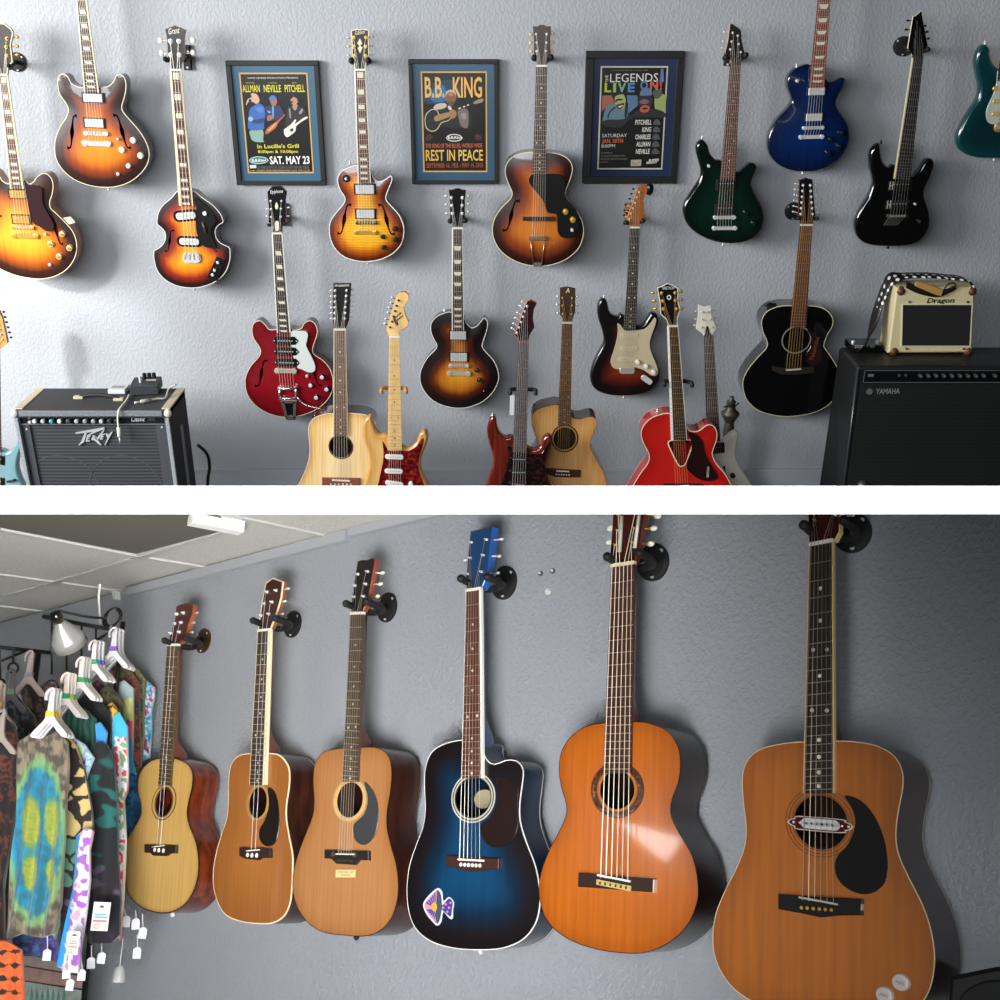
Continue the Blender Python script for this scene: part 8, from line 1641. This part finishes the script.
# clamp lamp
lq = wp(57, 617, 2.9); lm = thing('clamp_lamp', 'aluminium reflector clamp lamp hanging on the clothes rack', 'lamp', lq)
axd = (wp(77, 650, 2.98) - wp(58, 620, 2.9)).normalized(); axd = (axd + CFW * -.25).normalized()
b1 = axd.orthogonal().normalized(); b2 = axd.cross(b1)
def lathe2(mb, prof, o, n=28, mi=0):
    P = [o + axd * h + (b1 * math.cos(2 * math.pi * j / n) + b2 * math.sin(2 * math.pi * j / n)) * r for r, h in prof for j in range(n)]
    mb.add(P, [(i * n + j, i * n + (j + 1) % n, (i + 1) * n + (j + 1) % n, (i + 1) * n + j) for i in range(len(prof) - 1) for j in range(n)], mi, True, world=True)
s_ = 2.92 / FPX
mb = MB(); lathe2(mb, [(4.4 * s_, 5 * s_), (6.5 * s_, 8 * s_), (11 * s_, 16 * s_), (15.4 * s_, 26 * s_), (17.2 * s_, 35 * s_), (17.8 * s_, 35.2 * s_), (15.8 * s_, 26 * s_ - .001), (10.6 * s_, 17 * s_)], lq); mb.build('reflector', M('#c4c4c2', .25, .6), lm)
mb = MB(); lathe2(mb, [(0, -7 * s_), (4.6 * s_, -6 * s_), (5.4 * s_, 0), (4.8 * s_, 8 * s_), (3 * s_, 9 * s_)], lq, 18); mb.build('socket', BLACKPL, lm)
bb = lq + axd * 20 * s_; m, nt, b, N, L = new_mat('warm_bulb'); b.inputs['Emission Color'].default_value = lin('#ffc070'); b.inputs['Emission Strength'].default_value = 1.5; b.inputs['Base Color'].default_value = lin('#f2e2c0')
mb = MB(); mb.ball(tuple(bb), .02, 0, 12, True); mb.build('bulb', m, lm)
mb = MB(); mb.tube([lq + CX * .004, wp(60, 622, 2.93)], .012, 0, 8, world=True); mb.build('clamp', M('#8a7a3a', .35, .8), lm)
# -- plastic hangers
def phanger(label, u, v, z, k, band, tint, tilt=0.):
    F = cf(z, u, v); t = thing('clothes_hanger', label, 'clothes hanger', F.W(0, -.05), 'plastic hangers on the racks')
    def q(x, y): return (x * k * z / FPX, -y * k * z / FPX)
    mb = MB(F); mb.prism(smooth([q(*p) for p in ((-2, 0), (2.4, 0), (3.6, 18), (8, 27), (17, 36), (20, 42), (14, 42), (4, 31), (-2, 30), (-11, 42), (-17, 42), (-14, 36), (-6, 27), (-3, 18))], 2), -.004, .004, 0, cham=.001); mb.build('body', M(tint, .4), t)
    mb = MB(F); mb.tube([(*q(x, y), 0) for x, y in curve([(-5.6, 6), (-6.6, 1), (-4, -4), (0, -5), (1.6, -2), (.4, 2)], 3)], .0042 * k, 0, 8); mb.build('hook', M(tint, .4), t)
    if band:
        mb = MB(F); mb.prism([q(-3.6, 17), q(4.2, 17), q(4.8, 22.5), q(-4.2, 22.5)], -.0055, .0055); mb.build('size_clip', M(band, .5), t)
NAMES = ('front', 'middle', 'back')
def cluster(u, v, z, k, bands, tint, what, n=3, du=3.2, dv=.6):
    for i in range(n): phanger('white plastic hanger with %s clip, %s of the ones %s' % (bands[i][0], NAMES[i] if n == 3 else ('front', 'back')[i], what) if bands[i] else 'plain white plastic hanger, %s of the ones %s' % (NAMES[i] if n == 3 else ('front', 'back')[i], what), u + du * i, v + dv * i, z + .025 * i, k, bands[i][1] if bands[i] else None, tint)
YE, GR, PU = ('yellow', '#d9b02c'), ('green', '#1c8a5a'), ('purple', '#6a48a8')
cluster(52.6, 694, 2.8, 1., (YE, YE, YE), '#c2c1c4', 'above the front dress')
cluster(67.6, 678, 2.98, .92, (GR, ('lime', '#b8c83a'), GR), '#c2c1c4', 'above the dark teal green shirt')
cluster(82.4, 662, 3.08, .9, (GR, GR, GR), '#c2c1c4', 'above the plain black shirt')
cluster(95, 645, 3.16, .86, (GR, ('blue', '#2c7ab0'), PU), '#c2c1c4', 'above the maroon shirt', du=3.6)
cluster(115, 632, 3.28, .86, (PU, None, None), '#c2c1c4', 'above the rust red shirt', du=3.4, dv=1.2)
cluster(-1, 686, 3.0, .95, (YE, None), '#8f8580', 'at the left edge', n=2, du=4, dv=3)
phanger('pale pinkish hanger above the brown-grey shirt on the far rack', 31, 656, 3.42, .95, '#8a8296', '#a89a94'); phanger('dark grey hanger under the ring at the far left', 13, 674, 3.2, .9, '#5a8a6a', '#5a545c')
phanger('grey hanger lowest at the left edge above the dark shirt', 3, 715, 2.86, .9, None, '#948a80')
# -- tags and cards
TAGW = M('#cdced2', .55)
def ptag(label, u, v, su, sv, z, w=8, h=10.5, rot=0.):
    F = cf(z, u, v); k = z / FPX; t = thing('price_tag', label, 'tag', F.W(0, -h * k / 2), 'white price tags on the clothes')
    mb = MB(F); co, si = math.cos(rot), math.sin(rot); P = [(x * co - y * si, x * si + y * co) for x, y in ((-w * k / 2, -h * k / 2), (w * k / 2, -h * k / 2), (w * k / 2, h * k * .32), (w * k * .2, h * k / 2), (-w * k * .2, h * k / 2), (-w * k / 2, h * k * .32))]
    mb.prism(P, -.001, .001); mb.build('card', TAGW, t)
    q = F.L(su, sv); mb = MB(F); mb.tube([(0, h * k * .42, 0.), (q[0], q[1], .004)], .0012, 0, 5); mb.build('string', TAGW, t)
for i, (u, v, su, sv, z, lab) in enumerate(((47, 955, 48, 905, 2.72, 'under the hem of the front dress'), (66.4, 973, 66, 945, 2.8, 'below the butterfly wing print shirt, left one'), (70, 985, 69, 960, 2.79, 'lowest of all, below the lilac scarf'), (81.6, 975, 82, 955, 2.82, 'right of the lilac scarf end'), (91, 963, 92, 945, 2.9, 'under the black wing print shirt, left one'), (101.4, 958, 102, 943, 2.91, 'under the black wing print shirt, right one'), (126, 921.6, 123, 905, 3.0, 'left of the trio below the small spruce guitar'), (135.7, 924, 136, 910, 3.02, 'middle of the trio below the small spruce guitar'), (142.7, 933, 143, 914, 3.03, 'right one of the trio below the small spruce guitar'), (137, 953, 137.6, 934, 3.03, 'lowest one below the small spruce guitar'))):
    ptag('white price tag on a string ' + lab, u, v, su, sv, z, rot=.1 * math.sin(i * 2.1))
def card(label, u, v, w, h, z, rot, big):
    F = cf(z, u, v); k = z / FPX; t = thing('card_tag', label, 'tag', F.W(0, -h * k / 2), 'printed card tags')
    co, si = math.cos(rot), math.sin(rot)
    def R(x, y): return (x * k * co - y * k * si, x * k * si + y * k * co)
    mb = MB(F); mb.prism([R(-w / 2, -h / 2), R(w / 2, -h / 2), R(w / 2, h / 2), R(-w / 2, h / 2)], -.001, .001); mb.build('card', TAGW, t)
    for nm, P, c in (('emblem', [(-2.6, h * .34), (0, h * .4), (2.6, h * .34), (2, h * .3), (-2, h * .3)], '#6a2226'), ('print_line', [(-w * .36, h * .1), (w * .3, h * .1), (w * .3, h * .04), (-w * .36, h * .04)], '#5aa0b8'), ('print_line', [(-w * .36, -.0), (w * .4, -.0), (w * .4, -h * .05), (-w * .36, -h * .05)], '#4a90ac'), ('print_line', [(-w * .4, -h * .13), (w * .4, -h * .13), (w * .4, -h * .19), (-w * .4, -h * .19)], '#b0603a')):
        mb = MB(F); mb.prism([R(*p) for p in P], .0005, .0016); mb.build(nm, M(c, .5), t)
    mb = MB(F); c = R(-w * .18, -h * .34); mb.ring(c, 2.6 * k, 2.6 * k, 1.6 * k, 1.6 * k, .0005, .0016, n=18); mb.build('ring_mark', M('#d07a4a', .5), t)
card('large white printed card tag on the black wing print shirt', 100.8, 916.4, 17, 27, 2.79, -.03, 1); card('pale printed card tag on the lilac scarf', 73.4, 943, 11.5, 22, 2.66, -.05, 0)
# bell on a string
bq = wp(119, 982, 3.0); t = thing('hanging_bell', 'small grey bell hanging on a string below the clothes', 'bell', bq)
F = cf(3.0, 119, 974); k = 3.0 / FPX
mb = MB(F); n = 20; prof = [(0, 8), (2.6, 7.4), (4.6, 4.6), (5.6, 0), (6.2, -4), (6.6, -7), (6.2, -7.6), (0, -7)]
mb.add([(r * k * math.cos(2 * math.pi * j / n), h * k, r * k * math.sin(2 * math.pi * j / n)) for r, h in prof for j in range(n)], [(i * n + j, i * n + (j + 1) % n, (i + 1) * n + (j + 1) % n, (i + 1) * n + j) for i in range(len(prof) - 1) for j in range(n)], 0, True); mb.build('dome', M('#a9aaa8', .4), t)
mb = MB(F); mb.tube([(0, 8 * k, 0), (.5 * k, 33 * k, 0)], .0012, 0, 5); mb.build('string', TAGW, t)
# painted wooden sign
sg = thing('wooden_sign', 'weathered grey plank sign with painted green leaves at the bottom left', 'sign', wp(55, 1040, 3.1))
F = cf(3.1, 55, 980); z_ = lambda *p: F.P(p, .01)
mb = MB(F); mb.prism(z_((22, 955), (60, 959), (83, 964), (84, 975), (22, 965)), -.008, .01, cham=.001); mb.build('plank', M('#6e665e', .8, var=.25, bscale=40), sg)
mb = MB(F); mb.prism(z_((22, 966), (84, 976.5), (84, 989), (22, 980)), -.008, .01, cham=.001); pk_ = mb.build('plank', M('#6d5650', .8, var=.25, bscale=40), sg)
mb = MB(F); mb.prism(z_((22, 981), (84, 990.5), (84, 1040), (22, 1040)), -.008, .01, cham=.001); p3 = mb.build('plank', M('#68706c', .8, var=.25, bscale=40), sg); BASE[p3.name] = BASE[sg.name]
for i in range(7):
    mb = MB(F); x = 30 + i * 5.4; mb.prism(F.P([(x, 996), (x + 1.6, 985.5 + 1.6 * (i % 3)), (x + 3.4, 997), (x + 2.4, 1002), (x - .6, 1002)], .0108), .0095, .0108); mb.build('painted_leaf', M('#2f5e50', .8), p3)
area_light('window_light', (-4.6, 1.9, 2.45), (-.2, WALLY, 1.0), 2.4, 1.7, 400, (1., .99, .97))
area_light('fill_light_upper', (-1.4, .5, 2.4), (-.4, WALLY, .9), 3.4, .6, 100, (.94, .97, 1.))  # added soft fill that lightens shadows on the upper wall
# daylight falling in a patch low on the left of the guitar wall
sp = bpy.data.lights.new('sun_patch', 'SPOT'); sp.energy = 420; sp.spot_size = math.radians(20); sp.spot_blend = .7; sp.shadow_soft_size = .12; sp.color = (1., .99, .96)
so = bpy.data.objects.new('sun_patch', sp); COL.objects.link(so); so.location = (-3.4, 2.2, 2.5); tgt = UW.hit(40, 345)
so.rotation_euler = (tgt - so.location).to_track_quat('-Z', 'Y').to_euler()
# lower room: daylight from behind the viewer
area_light('window_light_lower', tuple(cw(-.55, -.6, .4)), tuple(CAM + ray(115, 650) * 3.4), 1.0, .7, 37, (1., .99, .97), 95)
area_light('fill_light_lower', tuple(cw(1.5, -.9, -.7)), tuple(CAM + ray(420, 760) * 2.4), 2.0, .9, 13, (.97, .98, 1.))
pl = bpy.data.lights.new('lamp_light', 'POINT'); pl.energy = .9; pl.color = (1., .7, .42); pl.shadow_soft_size = .1
po = bpy.data.objects.new('lamp_light', pl); COL.objects.link(po); po.location = lq + axd * 38 * 2.92 / FPX
# added lights beside the camera, no lamp there, to whiten the slab's front edge
area_light('edge_fill_upper', tuple(cw(0, .25, -.05)), tuple(cw(0, 0, Z0)), .5, .05, 1.2)
area_light('edge_fill_lower', tuple(cw(0, -.25, -.05)), tuple(cw(0, 0, Z0)), .5, .05, 1.2)
w = bpy.data.worlds.new('world'); SC.world = w; w.use_nodes = True
w.node_tree.nodes['Background'].inputs[0].default_value = (.8, .88, 1., 1); w.node_tree.nodes['Background'].inputs[1].default_value = .02
SC.view_settings.view_transform = 'Standard'; SC.view_settings.look = 'None'; SC.view_settings.gamma = 1; SC.view_settings.exposure = 0; SC.view_settings.use_curve_mapping = False
bpy.context.view_layer.update()
